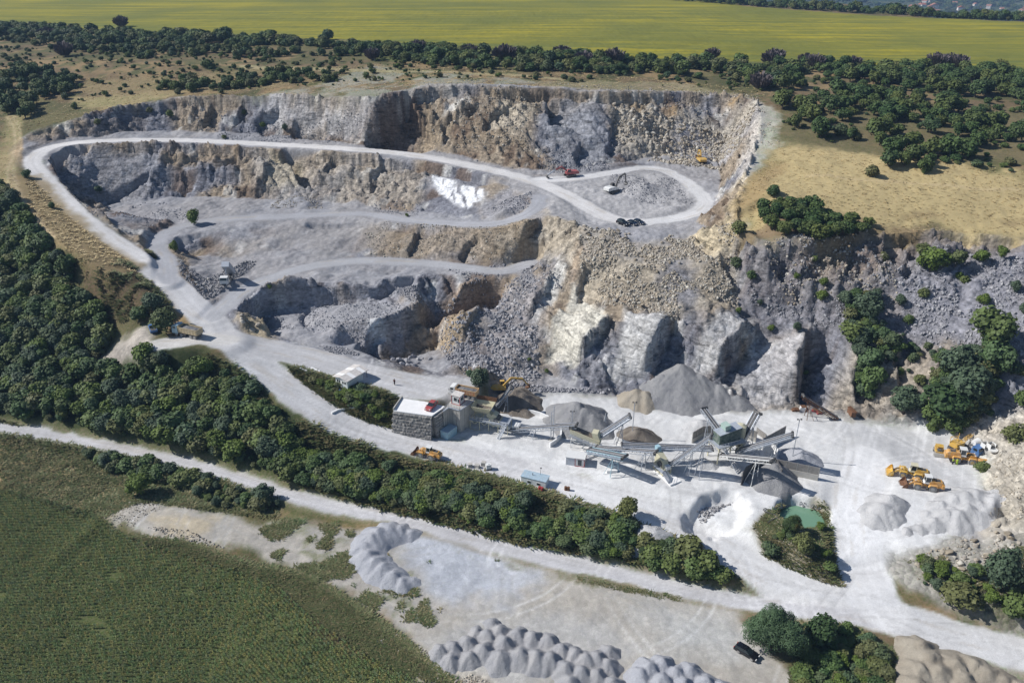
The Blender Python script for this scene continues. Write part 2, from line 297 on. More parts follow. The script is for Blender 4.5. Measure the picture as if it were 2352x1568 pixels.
scarp([(1296,600),(1262,650),(1232,700),(1210,745)], 4.5, 7, -1); scarp([(1408,728),(1395,765),(1350,815),(1318,848)], 9, 26, -1, .08)
scarp([(1540,738),(1515,785),(1490,830),(1478,855)], 9.5, 20, -1, .08); scarp([(1545,735),(1515,800),(1492,850)], 4, 22)
scarp([(1732,742),(1700,790),(1662,835),(1640,868)], 8, 22, -1, .08); scarp([(1738,745),(1706,795),(1650,868)], 4, 14)
scarp([(1893,752),(1850,790),(1830,850),(1828,925)], 8, 16, -1, .08); scarp([(1900,752),(1850,795),(1832,925)], 7, 13)
scarp([(1348,600),(1330,640),(1322,700)], 3, 9); scarp([(1650,560),(1660,620),(1690,680)], 3, 9, -1)
scarp([(2030,548),(2028,590),(2020,625)], 5, 8); scarp([(1895,565),(1850,610),(1840,650)], 4, 9, -1); scarp([(1960,560),(1945,600),(1930,640)], 4, 8); scarp([(1790,570),(1785,620),(1800,660)], 4, 8); scarp([(2085,555),(2080,600),(2060,650)], 4, 9)
scarp([(2075,760),(2055,820),(2060,900)], 4, 10); scarp([(1990,780),(1965,850),(1960,930)], 4, 9); scarp([(2200,830),(2170,900),(2150,960)], 4, 12, -1)
scarp([(700,700),(690,725),(690,750)], 2, 4); scarp([(560,700),(600,730),(615,770)], 2.5, 8)
scarp([(1130,690),(1080,760),(1060,800)], 3, 10, -1)
scarp([(1167,642),(1120,640),(1073,648),(1043,700),(996,713),(966,704),(935,708),(882,729),(845,763),(811,800)], 8, 11, 1, .05)
scarp([(2352,556),(2200,536),(2100,537),(2000,545),(1900,560),(1850,567),(1760,557)], 4.5, 8, 1, .05)
scarp([(1700,223),(1560,215),(1400,211),(1260,206),(1150,203),(1050,199),(980,200),(930,212)], 3.5, 7, 1, .05); scarp([(860,228),(760,226),(620,225),(500,223),(400,228),(330,239),(250,254)], 3.5, 7, 1, .05)
scarp([(1150,417),(1050,392),(950,371),(800,356),(600,343),(400,335),(260,335)], 3.2, 6, 1, .05)
scarp([(960,632),(850,655),(700,657),(600,670),(560,704),(545,722)], 3.5, 6, 1, .05); scarp([(1100,530),(1000,524),(900,516),(830,508),(700,514)], 2.0, 4, 1, .05)
scarp([(840,640),(900,655),(930,690)][::-1], 1.5, 4, 1, .1); scarp([(345,395),(300,420),(260,440),(215,445)], 3.5, 7, 1, .1); scarp([(600,395),(500,392),(420,400),(350,400)], 3, 6, 1, .1); scarp([(950,430),(850,420),(760,410),(700,415)], 3, 6, 1, .1)
scarp([(215,334),(160,338),(122,352),(113,374),(136,412),(182,466),(225,500)], 6.5, 9, 1, .06)
scarp([(400,545),(404,568),(432,592)], 3.5, 8); scarp([(1020,345),(1010,300),(1040,262)][::-1], 2.5, 6); pass
scarp([(800,395),(900,400),(960,420)][::-1], 2.5, 5, 1, .1); scarp([(700,300),(760,270),(840,262)][::-1], 3, 6, 1, .1)
# settling pond and washed-out hollow on the floor
PD = at(1843,1183,4.4); dpd = np.hypot((GX-PD[0])/4.9, (GY-PD[1])/4.0)+.12*fbm(GX/2, GY/2, 5, 2)
ZT = np.where(dpd < 1.6, np.minimum(ZT, 2.4+sstep(.85, 1.45, dpd)*4.0), ZT)
HD = at(1648,1178,4.6); dh = np.hypot((GX-HD[0]-.5*(GY-HD[1]))/6.5, (GY-HD[1])/6.0)+.3*fbm(GX/3, GY/3, 6, 3); ZT -= 2.3*sstep(1.1, .75, dh)
for bx, by, bz, bh, br in ((690,468,25.2,3.2,8),(640,470,25,1.6,6),(820,470,25.5,1.6,5),(590,565,23,1.5,6),(470,560,23,-1.8,7),(420,560,24,-1.6,5),(730,630,21.5,1.2,5),(880,600,22,1.2,5),(1160,490,33,2.2,6),(1480,440,35.4,2.6,9),(1540,480,35,1.0,4),(620,430,27,1.5,6),(1210,560,27,2,6),(1120,740,14,1.6,7),(1190,800,12,2,7),(2150,985,6.5,2.2,6),(2200,990,7,2,6)):
    bp = at(bx, by, bz); d_ = np.hypot(GX-bp[0], (GY-bp[1])*1.1)*(1+.25*fbm(GX/4, GY/4, 14, 3)); ZT = ZT+bh*np.clip(1-d_/br, 0, 1)*sstep(.3, 2.5, RD)
STRM = np.clip(ROCK*1.2, 0, 1)
for pl, am in (([(845,780),(905,795),(912,835),(845,822)],.9),([(790,785),(860,812),(900,828),(1000,850),(1000,872),(880,852),(780,815)],.85),([(740,740),(835,755),(812,800),(720,792)],.85),([(1340,540),(1690,560),(1700,720),(1540,735),(1420,700),(1330,650)],.72),([(560,668),(860,657),(945,704),(880,738),(815,798),(640,778)],.75),([(1318,640),(1345,690),(1400,735),(1385,780),(1320,845),(1255,832),(1275,750)],.8),([(1430,728),(1530,740),(1480,850),(1420,860)],.75),([(1640,742),(1730,745),(1640,865),(1575,850)],.7),([(1740,780),(1840,790),(1820,930),(1740,930),(1680,870)],.6),([(990,380),(1200,420),(1180,500),(980,470)],.8),([(200,340),(330,340),(330,460),(260,480)],.7),([(600,224),(830,230),(800,290),(620,285)],.6),([(1260,225),(1400,225),(1390,375),(1260,380)],.55),([(830,520),(1230,520),(1290,560),(1100,600),(850,590)],.5),([(1560,280),(1720,270),(1690,345),(1540,345)],.6),([(2060,620),(2352,600),(2352,810),(2080,790)],.65),([(1100,690),(1250,640),(1240,860),(1100,860)],.5),([(1400,410),(1560,410),(1600,450),(1500,480),(1400,440)],.5)):
    STRM = STRM*(1-am*zone(pl, 3, 1))
u = (GX*.86+GY*.5+5*fbm(GX/26, GY/26, 3, 3))/5.2; saw = u-np.floor(u); saw = np.where(saw < .85, saw/.85, (1-saw)/.15)
mid = sstep(-.25, .35, fbm(GX/30, GY/30, 9, 3))
fine = np.abs(YS[:, None]-230) < 140
stp = ZT+1.6*fbm(GX/16, GY/16, 15, 3)+.12*GX; ste = stp/2.6-np.floor(stp/2.6); ste = (np.where(ste < .7, ste*.35, .245+(ste-.7)*2.517)-ste)*2.6
lw = sstep(0, .4, fbm(GX/38, GY/24, 16, 3)); crag = zone([(1690,550),(2100,540),(2352,560),(2500,600),(2352,660),(2080,660),(1850,700),(1700,690)], 4, 2)*ROCK; ZT += crag*(2.4*ridged(GX/6, GY/5, 24, 4)+1.2*ridged(GX/2.4, GY/2, 26, 3)); ZT += STRM*(1.2*(saw-.5)*mid+ste*1.5*lw+.9*ridged(GX/13, GY/11, 20, 4)+2.2*fbm(GX/24, GY/20, 22, 3)+.95*ridged(GX/3.4, GY/2.8, 31, 4)*(.35+1.0*patch(17, 33))+.5*ridged(GX/1.5, GY/1.3, 35, 2)*patch(11, 36)+.25*fbm(GX/.9, GY/.9, 40, 2))
c1, e1 = cells(GX/4.2+.35*GY/4.2+.4*fbm(GX/3, GY/3, 11, 2), GY/2.6+.3*fbm(GX/3, GY/3, 12, 2), 500); c2, e2 = cells(GX/1.7+.4*GY/1.7, GY/1.15, 600)
ZT += STRM*((c1-.5)*2.3*sstep(-.3, .3, fbm(GX/20, GY/20, 13, 3))+(c2-.5)*.95)-STRM*.35*sstep(.12, 0, e1)
rill = ridged(GX/2.6+.6*fbm(GX/9, GY/9, 71, 2), GY/22, 70, 2); ZT += np.maximum(STRM, ROCK*.3)*(1-mid)*.6*rill
flatq = QM*(1-ROCK)*sstep(0, 3, RD); ZT += flatq*(1.1*fbm(GX/9, GY/9, 80, 3)*(GY > 200)+.5*fbm(GX/6, GY/6, 81, 3)+.28*ridged(GX/1.8, GY/1.8, 83, 2))
outq = (1-QM)*sstep(0, 4, RD)*(GY < 700); ZT += outq*(.5*fbm(GX/14, GY/14, 91, 3)+.16*fbm(GX/2, GY/2, 93, 2))
far_h = sstep(900, 2500, GY)*26*fbm(GX/700, GY/700, 95, 3); ZT += far_h
ZF = ZT
gx = np.gradient(ZF, XS, axis=1); gy = np.gradient(ZF, YS, axis=0); SLF = np.hypot(gx, gy)
# ------------------------------------------------------------ ground colours (what the ground is made of, and the shade painted in one recess)
COL = np.zeros((NY, NX, 3)); VEG = np.zeros((NY, NX)); STO = np.zeros((NY, NX)); KIND = np.zeros((NY, NX), np.int8)
KN = ['hillside', 'quarry_face', 'quarry_floor', 'road', 'dry_grassland', 'sunflower_field', 'farmland', 'gravel_yard', 'valley']
def lay(M, col, kind=None, veg=None, sto=None):
    global COL, VEG, STO
    COL = COL*(1-M[..., None])+np.array(col)*M[..., None]
    if veg is not None: VEG = VEG*(1-M)+veg*M
    if sto is not None: STO = STO*(1-M)+sto*M
    if kind is not None: KIND[M > .5] = KN.index(kind)
COL[:] = (.20, .14, .085); VEG[:] = .5
lay(patch(14, 101), (.30, .205, .115)); lay(patch(5, 102, 0, .4)*.7, (.085, .10, .045), veg=1); lay(patch(22, 103, .0, .25, 5)*.7, (.13, .12, .06), veg=.9)
FF = sstep(1000, 1500, GY); lay(FF, (.075, .085, .05), 'valley', 1); lay(FF*patch(160, 105, -.1, .1), (.16, .15, .08)); lay(FF*patch(60, 106, .1, .2), (.05, .07, .04))
# quarry rock
GREY, GREY2, TAN, OCH, BRN, WHT, DUST, FLR = (.185,.19,.218), (.265,.265,.287), (.315,.25,.172), (.36,.245,.115), (.145,.10,.07), (.66,.65,.61), (.46,.45,.445), (.63,.625,.61)
lay(zone([(900,855),(1105,850),(1105,880),(1095,930),(1040,945),(900,940),(870,900)], 1.5, .6), (.44,.43,.42), 'quarry_floor', 0, .1)
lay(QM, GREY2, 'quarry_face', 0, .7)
lay(QM*patch(22, 110)*.8, GREY); lay(QM*patch(6, 109, .05, .3)*.6, (.13,.13,.15)); lay(QM*patch(26, 111, -.2, .12)*.85, TAN); lay(QM*patch(9, 112, .05, .35)*.75, BRN); lay(QM*patch(5, 113, .25, .5)*.5, WHT)
def z(poly, col, f=1.5, wp=1.0, a=1.0, pat=None, **k):
    M = zone(poly, f, wp)*a
    if pat: M = M*patch(*pat)
    lay(M, col, **k)
z([(960,205),(1240,205),(1230,330),(960,340)], TAN, 3, 1.5, .8); z([(1000,225),(1200,225),(1180,290),(1050,330)], BRN, 2, 1.5, .8, (8,120,-.1,.2)); z([(1040,215),(1100,212),(1060,260),(1020,270)], WHT, 1.5, 1.2, .7, (5,121,-.1,.2))
z([(930,215),(960,225),(950,330),(840,330),(845,285)], BRN, 2, 1, .85); z([(1400,215),(1740,235),(1700,330),(1420,340)], (.47,.42,.34), 3, 1.5, .85); z([(1400,215),(1720,225),(1700,250),(1420,240)], OCH, 2, 1.3, .6, (7,122,-.1,.3))  # first patch: shade of the back wall recess painted in dark brown
z([(1250,215),(1400,225),(1390,375),(1260,380)], (.27,.275,.295), 3, 1.5, .8); z([(600,224),(880,232),(830,290),(700,295),(600,285)], (.46,.45,.45), 3, 1.5, .8); z([(1150,215),(1230,250),(1200,300),(1120,290)], (.52,.47,.38), 2, 1.5, .6)
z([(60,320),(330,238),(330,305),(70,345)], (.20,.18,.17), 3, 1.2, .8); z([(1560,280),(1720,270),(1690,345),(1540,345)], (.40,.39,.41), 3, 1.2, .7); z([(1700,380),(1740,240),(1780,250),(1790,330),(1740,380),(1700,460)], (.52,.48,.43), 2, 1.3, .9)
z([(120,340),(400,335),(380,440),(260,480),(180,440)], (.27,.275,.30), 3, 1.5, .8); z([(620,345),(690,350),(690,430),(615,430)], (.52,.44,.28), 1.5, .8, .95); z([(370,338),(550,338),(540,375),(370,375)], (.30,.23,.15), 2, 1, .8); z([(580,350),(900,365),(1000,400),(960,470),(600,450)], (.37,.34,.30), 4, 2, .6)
lay(zone([(985,402),(1015,398),(1050,425),(1090,424),(1108,440),(1105,462),(1075,480),(1045,472),(1010,440)], 1.0, .45)*sstep(-.25, .02, fbm(GX/1.1+GY/9, GY/7, 125, 3)), (.86,.86,.86)); z([(1100,470),(1170,430),(1225,470),(1180,500),(1110,510)], GREY2, 2, 1.5, .8)
z([(830,520),(1230,520),(1290,560),(1100,600),(850,590)], TAN, 3, 1.5, .75); z([(1240,480),(1420,540),(1350,620),(1230,610),(1250,540)], (.43,.37,.28), 3, 1.5, .85); z([(1330,560),(1400,560),(1340,640),(1320,620)], (.38,.25,.15), 2, 1.2, .8)
z([(1340,540),(1690,560),(1700,720),(1540,735),(1420,700),(1330,680)], (.44,.38,.29), 3, 1.5, .9); z([(1530,590),(1600,620),(1600,730),(1520,700)], GREY, 3, 1.5, .8); z([(1560,545),(1700,470),(1710,560),(1640,600)], (.52,.44,.30), 3, 1.5, .85)
z([(1280,610),(1310,600),(1235,740),(1215,740)], WHT, 1, .6, .8); z([(1318,640),(1345,690),(1400,735),(1385,780),(1320,845),(1255,832),(1275,750)], (.58,.55,.47), 1, .7, .95); z([(1430,728),(1530,740),(1480,850),(1400,860),(1425,790)], (.54,.53,.51), 1.5, .8, .9)
z([(1640,742),(1730,745),(1640,865),(1575,850)], (.50,.49,.48), 1.5, .8, .9); z([(1740,780),(1840,790),(1820,930),(1740,930),(1680,870)], (.46,.45,.45), 2, 1, .8); z([(1070,640),(1165,642),(1060,715),(1000,760),(1000,720)], (.30,.22,.15), 1.5, .8, .8); z([(1100,690),(1250,640),(1240,860),(1100,860)], (.33,.32,.33), 4, 2, .7); z([(1000,760),(1090,740),(1060,800),(1010,820)], (.40,.31,.20), 2, 1.2, .8)
z([(560,665),(860,655),(960,705),(820,795),(640,775)], (.36,.36,.385), 3, 1.5, .8); z([(840,735),(890,730),(870,765),(845,770)], (.68,.68,.67), 1, 1, .8); z([(540,740),(600,750),(640,790),(560,775)], (.46,.38,.25), 2, 1, .9)
z([(1700,560),(2352,540),(2500,820),(1700,730)], (.20,.19,.20), 5, 2, .8); z([(1850,565),(2100,548),(2060,640),(1880,640)], (.22,.165,.12), 3, 2, .6); z([(2040,620),(2352,600),(2352,820),(2080,790)], (.27,.27,.30), 4, 2, .85); z([(1950,770),(2200,830),(2150,960),(1900,940)], (.40,.36,.30), 4, 2, .6); z([(2240,1000),(2600,950),(2600,1260),(2240,1240)], (.46,.42,.35), 4, 2, .9); z([(2060,1290),(2352,1250),(2600,1400),(2352,1425),(2150,1350)], (.42,.40,.37), 4, 2, .8)
# benches and floors of the quarry
fl = QM*sstep(.34, .14, blur(SL, 2)); lay(fl*.85, (.315,.312,.322), sto=.3); KIND[(fl > .6)] = 2
z([(1240,405),(1400,400),(1540,395),(1620,440),(1600,500),(1480,525),(1330,515),(1250,470)], (.39,.38,.375), 3, 1, .8)
# outside: left woods and strips
z([(-400,330),(20,345),(60,400),(110,480),(190,560),(250,600),(200,620),(100,560),(20,430),(-400,420)], (.33,.245,.14), 4, 2, 1); z([(10,280),(60,260),(50,330),(30,400),(60,470),(110,540),(80,540),(20,450),(0,370)], (.42,.32,.18), 2, 1, .7)
z([(180,600),(300,600),(390,690),(370,720),(280,740),(200,680)], (.15,.10,.065), 3, 2, 1, veg=1)
z([(-500,430),(20,440),(90,540),(170,620),(220,740),(220,840),(330,800),(420,800),(540,830),(640,930),(760,1005),(900,1045),(1180,1090),(1300,1130),(1450,1190),(1620,1270),(1800,1380),(1500,1320),(1200,1255),(950,1185),(700,1130),(450,1055),(200,1000),(0,970),(-500,950)], (.06,.068,.032), 4, 2, 1, veg=1)
z([(1100,1060),(1300,1120),(1450,1180),(1450,1250),(1300,1220),(1180,1140)], (.24,.16,.085), 3, 2, .8, (6,130,-.1,.3)); z([(480,800),(560,840),(640,930),(600,950),(500,880)], (.10,.10,.05), 3, 2, .8)
z([(210,830),(340,748),(350,800),(300,835),(240,850)], (.40,.36,.31), 1.5, 1, 1, veg=0, sto=.5)
z([(620,828),(760,860),(920,915),(895,990),(800,965),(720,905)], (.17,.14,.085), 2, 1.5, 1, veg=.9); z([(640,840),(900,930),(880,980),(780,950)], (.09,.10,.045), 2, 2, .8, (5,131,-.1,.2))
# plateaus
z([(1790,330),(2352,395),(3000,420),(3000,590),(2352,552),(2200,530),(2000,540),(1850,560),(1700,540),(1700,440),(1750,380)], (.46,.36,.185), 4, 2.5, 1, kind='dry_grassland', veg=.12)
z([(1700,530),(1860,480),(2000,520),(2200,528),(2060,545),(1850,563),(1715,548)], (.20,.14,.09), 2, 1.5, .85); z([(1700,440),(1745,375),(1800,375),(1770,440),(1745,480),(1690,500)], (.34,.24,.12), 2, 1.2, .8); z([(1790,255),(2352,250),(3000,270),(3000,380),(2352,375),(1970,350),(1800,330)], (.19,.15,.085), 4, 2, .9, kind='dry_grassland')
for yy in (408, 470, 505): z([(1790,yy-4),(2352,yy+32),(2352,yy+44),(1790,yy+6)], (.26,.19,.10), 1.5, 1.4, .7, (9,140+yy,-.2,.3))
z([(1850,402),(2352,435),(2352,441),(1850,408)], (.50,.39,.22), .8, .6, .8)
z([(870,150),(1240,190),(1100,196),(850,222),(600,215),(700,205)], (.36,.33,.29), 3, 2, .8, (9,141,-.3,.1)); z([(1240,185),(1560,190),(1740,225),(1560,212),(1240,204)], (.34,.27,.18), 2, 1.5, .8)
z([(150,225),(330,215),(420,200),(420,212),(330,240),(200,255)], (.40,.31,.17), 3, 2, .8); z([(100,190),(420,175),(640,150),(900,165),(640,200),(300,225)], (.30,.22,.125), 3, 2.5, .8, (12,142,-.3,.1)); z([(550,150),(880,160),(1300,180),(1300,184),(880,166),(550,158)], (.45,.36,.22), .8, .8, .8)
z([(-1500,-60),(0,-60),(800,-60),(1480,-3),(1700,14),(2000,36),(2352,51),(2900,76),(2900,184),(2352,163),(2000,153),(1760,143),(1500,135),(1200,120),(1000,104),(750,90),(500,78),(250,70),(0,56),(-900,20)], (.205,.20,.035), 2, .8, 1, kind='farmland', veg=.3)
z([(900,140),(2352,170),(2352,140),(1760,130),(1500,118),(1200,105),(1000,92),(0,45),(0,60),(700,90)], (.12,.155,.05), 5, 1, .5)
# near field and its borders
z([(-600,1090),(0,1122),(200,1172),(300,1234),(500,1293),(650,1352),(750,1440),(850,1505),(1000,1568),(1200,1700),(600,2100),(-600,2100)], (.12,.125,.055), 1.2, .8, 1, kind='sunflower_field', veg=1)
z([(-500,1030),(0,1040),(230,1085),(330,1140),(230,1180),(0,1118),(-500,1100)], (.26,.19,.10), 3, 2, 1, veg=.8); z([(300,1225),(420,1240),(560,1290),(700,1320),(860,1420),(960,1500),(1060,1580),(900,1530),(760,1445),(640,1350),(500,1290)], (.15,.105,.065), 2.5, 1.5, 1, veg=.9)
GV = (.42,.385,.34)
z([(235,1175),(330,1148),(440,1165),(560,1190),(640,1200),(800,1215),(960,1215),(1200,1290),(1450,1350),(1700,1400),(1760,1470),(1820,1568),(1850,1640),(1100,1640),(980,1500),(880,1400),(700,1310),(560,1262),(430,1250),(300,1215)], GV, 1.5, 1.2, 1, kind='gravel_yard', veg=.1, sto=.25)
z([(340,1170),(520,1190),(460,1230),(380,1225)], (.55,.44,.27), 2, 1.5, .5); z([(600,1180),(700,1200),(640,1265),(570,1270)], (.20,.19,.10), 2, 2, .6, (5,150,-.2,.2), veg=.8); z([(640,1205),(900,1290),(980,1380),(880,1400),(720,1310)], (.20,.19,.10), 1, 2, .6, (3,151,.0,.25), veg=.7)
z([(900,1225),(1100,1240),(1230,1310),(1180,1380),(1030,1370),(930,1310)], (.47,.485,.53), 3, 1.5, .95); z([(1080,1290),(1230,1310),(1190,1370),(1100,1350)], (.50,.50,.52), 3, 2, .6); z([(1100,1400),(1400,1420),(1450,1500),(1400,1568),(1000,1568),(1000,1480)], (.47,.46,.45), 4, 2, .7); z([(1500,1400),(1680,1420),(1700,1500),(1600,1520),(1480,1470)], (.50,.495,.48), 5, 2, .8)
z([(860,1470),(900,1450),(1010,1510),(1130,1568),(1050,1600),(960,1550)], (.50,.45,.38), 1.5, 1.2, .9, sto=.9)
# pale plant floor
z([(1000,1014),(1040,985),(1092,952),(1132,925),(1150,895),(1220,906),(1300,903),(1400,908),(1470,928),(1600,940),(1720,942),(1830,945),(1900,955),(2060,975),(2180,1003),(2262,1060),(2262,1150),(2250,1200),(2200,1245),(2060,1285),(2010,1340),(2060,1400),(1980,1400),(1780,1320),(1600,1235),(1400,1155),(1250,1110),(1100,1075),(950,1040),(990,1020),(1060,1010)], FLR, 2, 1.0, 1, kind='quarry_floor', veg=0, sto=.1)
z([(1850,960),(2060,975),(2180,1003),(2240,1060),(2200,1200),(2100,1090),(2000,1020)], (.47,.47,.47), 4, 2, .8); z([(1200,1050),(1290,1070),(1420,1150),(1360,1140),(1240,1100)], (.47,.40,.30), 1.5, 1.5, .5, (5,160,-.1,.3)); z([(1280,1090),(1330,1085),(1400,1140),(1380,1160),(1300,1130)], (.34,.29,.20), 1.5, 1.5, .7, (4,161,-.1,.25), veg=.4); z([(1590,1160),(1700,1150),(1680,1200),(1610,1215)], (.80,.80,.78), 2, 1, .8)
z([(1735,1210),(1790,1150),(1890,1150),(1925,1185),(1940,1250),(1962,1305),(1992,1350),(1990,1382),(1940,1388),(1850,1345),(1770,1303)], (.26,.22,.165), 1.5, 1.2, 1, kind='hillside', veg=.4, sto=.6); z([(1780,1240),(1880,1250),(1950,1330),(1960,1375),(1850,1335)], (.15,.13,.08), 2, 1.5, .7, (5,162,-.2,.2), veg=.8); z([(1800,1160),(1890,1170),(1900,1200),(1790,1200)], (.50,.48,.45), 2, 1, .8)
z([(1450,1225),(1510,1222),(1540,1250),(1470,1280),(1445,1260)], (.50,.47,.43), 1, 1, 1, veg=0); z([(1830,1430),(1950,1440),(2060,1500),(2040,1568),(2040,1640),(1820,1640),(1800,1520)], (.17,.15,.085), 1.5, 1.5, .95, veg=.8)
z([(2060,1460),(2352,1520),(2352,1640),(2060,1640)], (.42,.375,.315), 1.5, 1, .9)
z([(2015,1290),(2070,1262),(2150,1250),(2352,1235),(2700,1300),(2700,1460),(2352,1432),(2180,1385),(2080,1345)], (.36,.335,.30), 2, 1.2, 1, kind='hillside', veg=.2, sto=.8); z([(2110,1300),(2250,1310),(2352,1340),(2352,1420),(2200,1375)], (.17,.15,.09), 2, 2, .8, (5,190,-.2,.15), veg=.9)
z([(1040,1262),(1200,1296),(1450,1347),(1620,1382),(1615,1390),(1440,1358),(1190,1308),(1040,1272)], (.22,.18,.11), .7, .8, .6, (4,191,-.1,.3), veg=.7)
D, O, A, E = line_field(spline(ROAD_LOW, 3.0), 9); vx = sstep(-20, -50, GX); lay(sstep(5.5, 3.2, D+.9*WX)*vx*.9, (.13,.125,.06), 'hillside', .9, 0); lay(sstep(3.6, 2.6, D+.3*WX)*.6, (.30,.25,.17))
# roads: trodden dust, worn wheel lanes, loose edges
RN = [('m', (.66,.65,.635)), ('m', (.56,.55,.545)), ('m', (.62,.60,.58)), ('l', (.60,.59,.58)), ('w', (.52,.51,.515)), ('p', (.50,.49,.485)), ('a', (.36,.36,.375)), ('b', (.38,.38,.39)), ('t', (.54,.52,.49)), ('s', (.69,.685,.675)), ('s', (.69,.68,.665))]
for (D, O, A, wd), (nm, c) in zip(RFIELD, RN):
    e = sstep(.8, -.4, D-wd/2+.7*fbm(GX/3, GY/3, 170, 3)+.15*WX); lay(e, c, 'road', 0, .08)
    t1 = np.exp(-((np.abs(O+.5*fbm(A/14, A*0, 172, 2))-wd*.16)/(.07*wd))**2); lay(e*t1*.55, tuple(min(.8, v*1.16) for v in c))
    t2 = sstep(.1, .6, fbm(O/.45, A/22, 173, 3)); lay(e*t2*.45, tuple(v*.80 for v in c)); t3 = sstep(.25, .6, fbm(O/1.3, A/8, 174, 3)); lay(e*t3*.35, (.40,.345,.27))
# wheel tracks on open floors: bundles of curved lanes
sk = np.zeros((NY, NX))
for k in (0, 9, 4):
    D, O, A, E = line_field(spline([ROAD_MAIN[:12], None, None, None, ROAD_LOW, None, None, None, None, ROAD_S][k], 3.0), 38); q = sstep(38, 20, D); sk = np.maximum(sk, q*sstep(.15, .45, fbm(O/.55, A/30, 700+k, 3))); sk = np.where(q > .1, sk-q*.9*sstep(.2, .5, fbm(O/.5, A/26, 720+k, 3)), sk)
FLO = ((KIND == 2)&(GY < 215))|(KIND == 7)|(KIND == 3); lay(np.clip(sk, 0, 1)*FLO*(KIND != 7)*.35, (.76,.755,.75)); lay(np.clip(-sk, 0, 1)*FLO*.38, (.38,.37,.36))
DT = [(22,262,47),(38,300,44),(34,350,41),(22,395,38.6),(40,450,36),(75,500,33.5),(115,545,31)]; D, O, A, E = line_field(spline(DT, 2), 6); e = sstep(2.4, 1.6, D+.4*WX); lay(zone([(20,400),(90,400),(150,470),(260,560),(330,610),(260,640),(170,600),(90,540),(30,470)], 2, 1.2)*.85*(1-QM), (.31,.225,.125), veg=.3); lay(e, (.42,.31,.19)); lay(e*np.exp(-((np.abs(O)-.9)/.4)**2)*.7, (.55,.43,.28))
tr = np.zeros((NY, NX))
for k in range(190):
    cx, cy = (RS.uniform(0, 110), RS.uniform(118, 200)) if k < 130 else (RS.uniform(-45, 50), RS.uniform(105, 150)); r0 = RS.uniform(12, 60)
    r = np.hypot(GX-cx, GY-cy); an = np.arctan2(GY-cy, GX-cx); a0 = RS.uniform(-3.1, 3.1); dd = np.abs((an-a0+np.pi) % (2*np.pi)-np.pi)
    q = np.abs(np.abs(r-r0)-1.0); tr += np.exp(-(q/.28)**2)*sstep(RS.uniform(.25, .8), .1, dd)*RS.choice([-1, 1])
tr = np.clip(tr, -1, 1)*((KIND == 2)|(KIND == 7)|(KIND == 3)); lay(np.clip(tr, 0, 1)*.35, (.82,.81,.80)); lay(np.clip(-tr, 0, 1)*.4, (.42,.41,.40)); ZT -= .05*np.abs(tr)
big = 1+.10*fbm(GX/18, GY/18, 180, 4)+.12*fbm(GX/4, GY/4, 181, 3); COL = np.clip(COL*big[..., None], .01, .9)
# ------------------------------------------------------------ materials
class NT:
    def __init__(s, name):
        s.m = bpy.data.materials.new(name); s.m.use_nodes = True; s.t = s.m.node_tree; s.b = s.t.nodes['Principled BSDF']
    def n(s, ty, **k):
        o = s.t.nodes.new(ty)
        for a, b in k.items():
            if a.startswith('i_'): o.inputs[int(a[2:])].default_value = b
            else: setattr(o, a, b)
        return o
    def l(s, a, b): s.t.links.new(a, b)
    def noise(s, sc, det=4, rough=.6, vec=None, dist=0):
        o = s.n('ShaderNodeTexNoise'); o.inputs['Scale'].default_value = sc; o.inputs['Detail'].default_value = det; o.inputs['Roughness'].default_value = rough; o.inputs['Distortion'].default_value = dist
        if vec is not None: s.l(vec, o.inputs['Vector'])
        return o.outputs['Fac']
    def ramp(s, fac, stops):
        o = s.n('ShaderNodeValToRGB'); e = o.color_ramp.elements
        while len(e) < len(stops): e.new(.5)
        for q, (p, c) in zip(e, stops): q.position = p; q.color = (c if isinstance(c, tuple) else (c, c, c))+(1,)
        s.l(fac, o.inputs[0]); return o.outputs[0]
    def mix(s, fac, a, b, bt='MIX'):
        o = s.n('ShaderNodeMix', data_type='RGBA', blend_type=bt)
        for v, i in ((fac, 0), (a, 6), (b, 7)):
            if isinstance(v, (int, float)): o.inputs[i].default_value = v if i == 0 else (v, v, v, 1)
            elif isinstance(v, tuple): o.inputs[i].default_value = v+(1,)
            else: s.l(v, o.inputs[i])
        return o.outputs[2]
    def math(s, op, a, b=0.0):
        o = s.n('ShaderNodeMath', operation=op)
        for v, i in ((a, 0), (b, 1)):
            if isinstance(v, (int, float)): o.inputs[i].default_value = v
            else: s.l(v, o.inputs[i])
        return o.outputs[0]
    def bump(s, h, st=.5, d=.1):
        o = s.n('ShaderNodeBump'); o.inputs['Strength'].default_value = st; o.inputs['Distance'].default_value = d; s.l(h, o.inputs['Height']); s.l(o.outputs[0], s.b.inputs['Normal'])
def pos(T): return T.n('ShaderNodeNewGeometry').outputs['Position']
def scaled(T, v, sc):
    o = T.n('ShaderNodeMapping'); o.inputs['Scale'].default_value = sc; T.l(v, o.inputs['Vector']); return o.outputs[0]
T = NT('ground'); P_ = pos(T); a = T.n('ShaderNodeAttribute', attribute_name='ground_colour'); ms = T.n('ShaderNodeAttribute', attribute_name='ground_kind'); sp = T.n('ShaderNodeSeparateColor'); T.l(ms.outputs['Color'], sp.inputs[0])
n1 = T.noise(.9, 8, .7, P_); n2 = T.noise(4.5, 5, .75, P_)
amt = T.math('ADD', .3, T.math('MULTIPLY', T.math('MAXIMUM', T.math('MAXIMUM', sp.outputs[0], sp.outputs[1]), ms.outputs['Alpha']), .7)); c = T.mix(amt, a.outputs['Color'], T.mix(1.0, a.outputs['Color'], T.ramp(n1, [(.25, .74), (.5, .99), (.75, 1.22)]), 'MULTIPLY'))
c = T.mix(1.0, c, T.ramp(n2, [(.3, .82), (.7, 1.15)]), 'MULTIPLY')
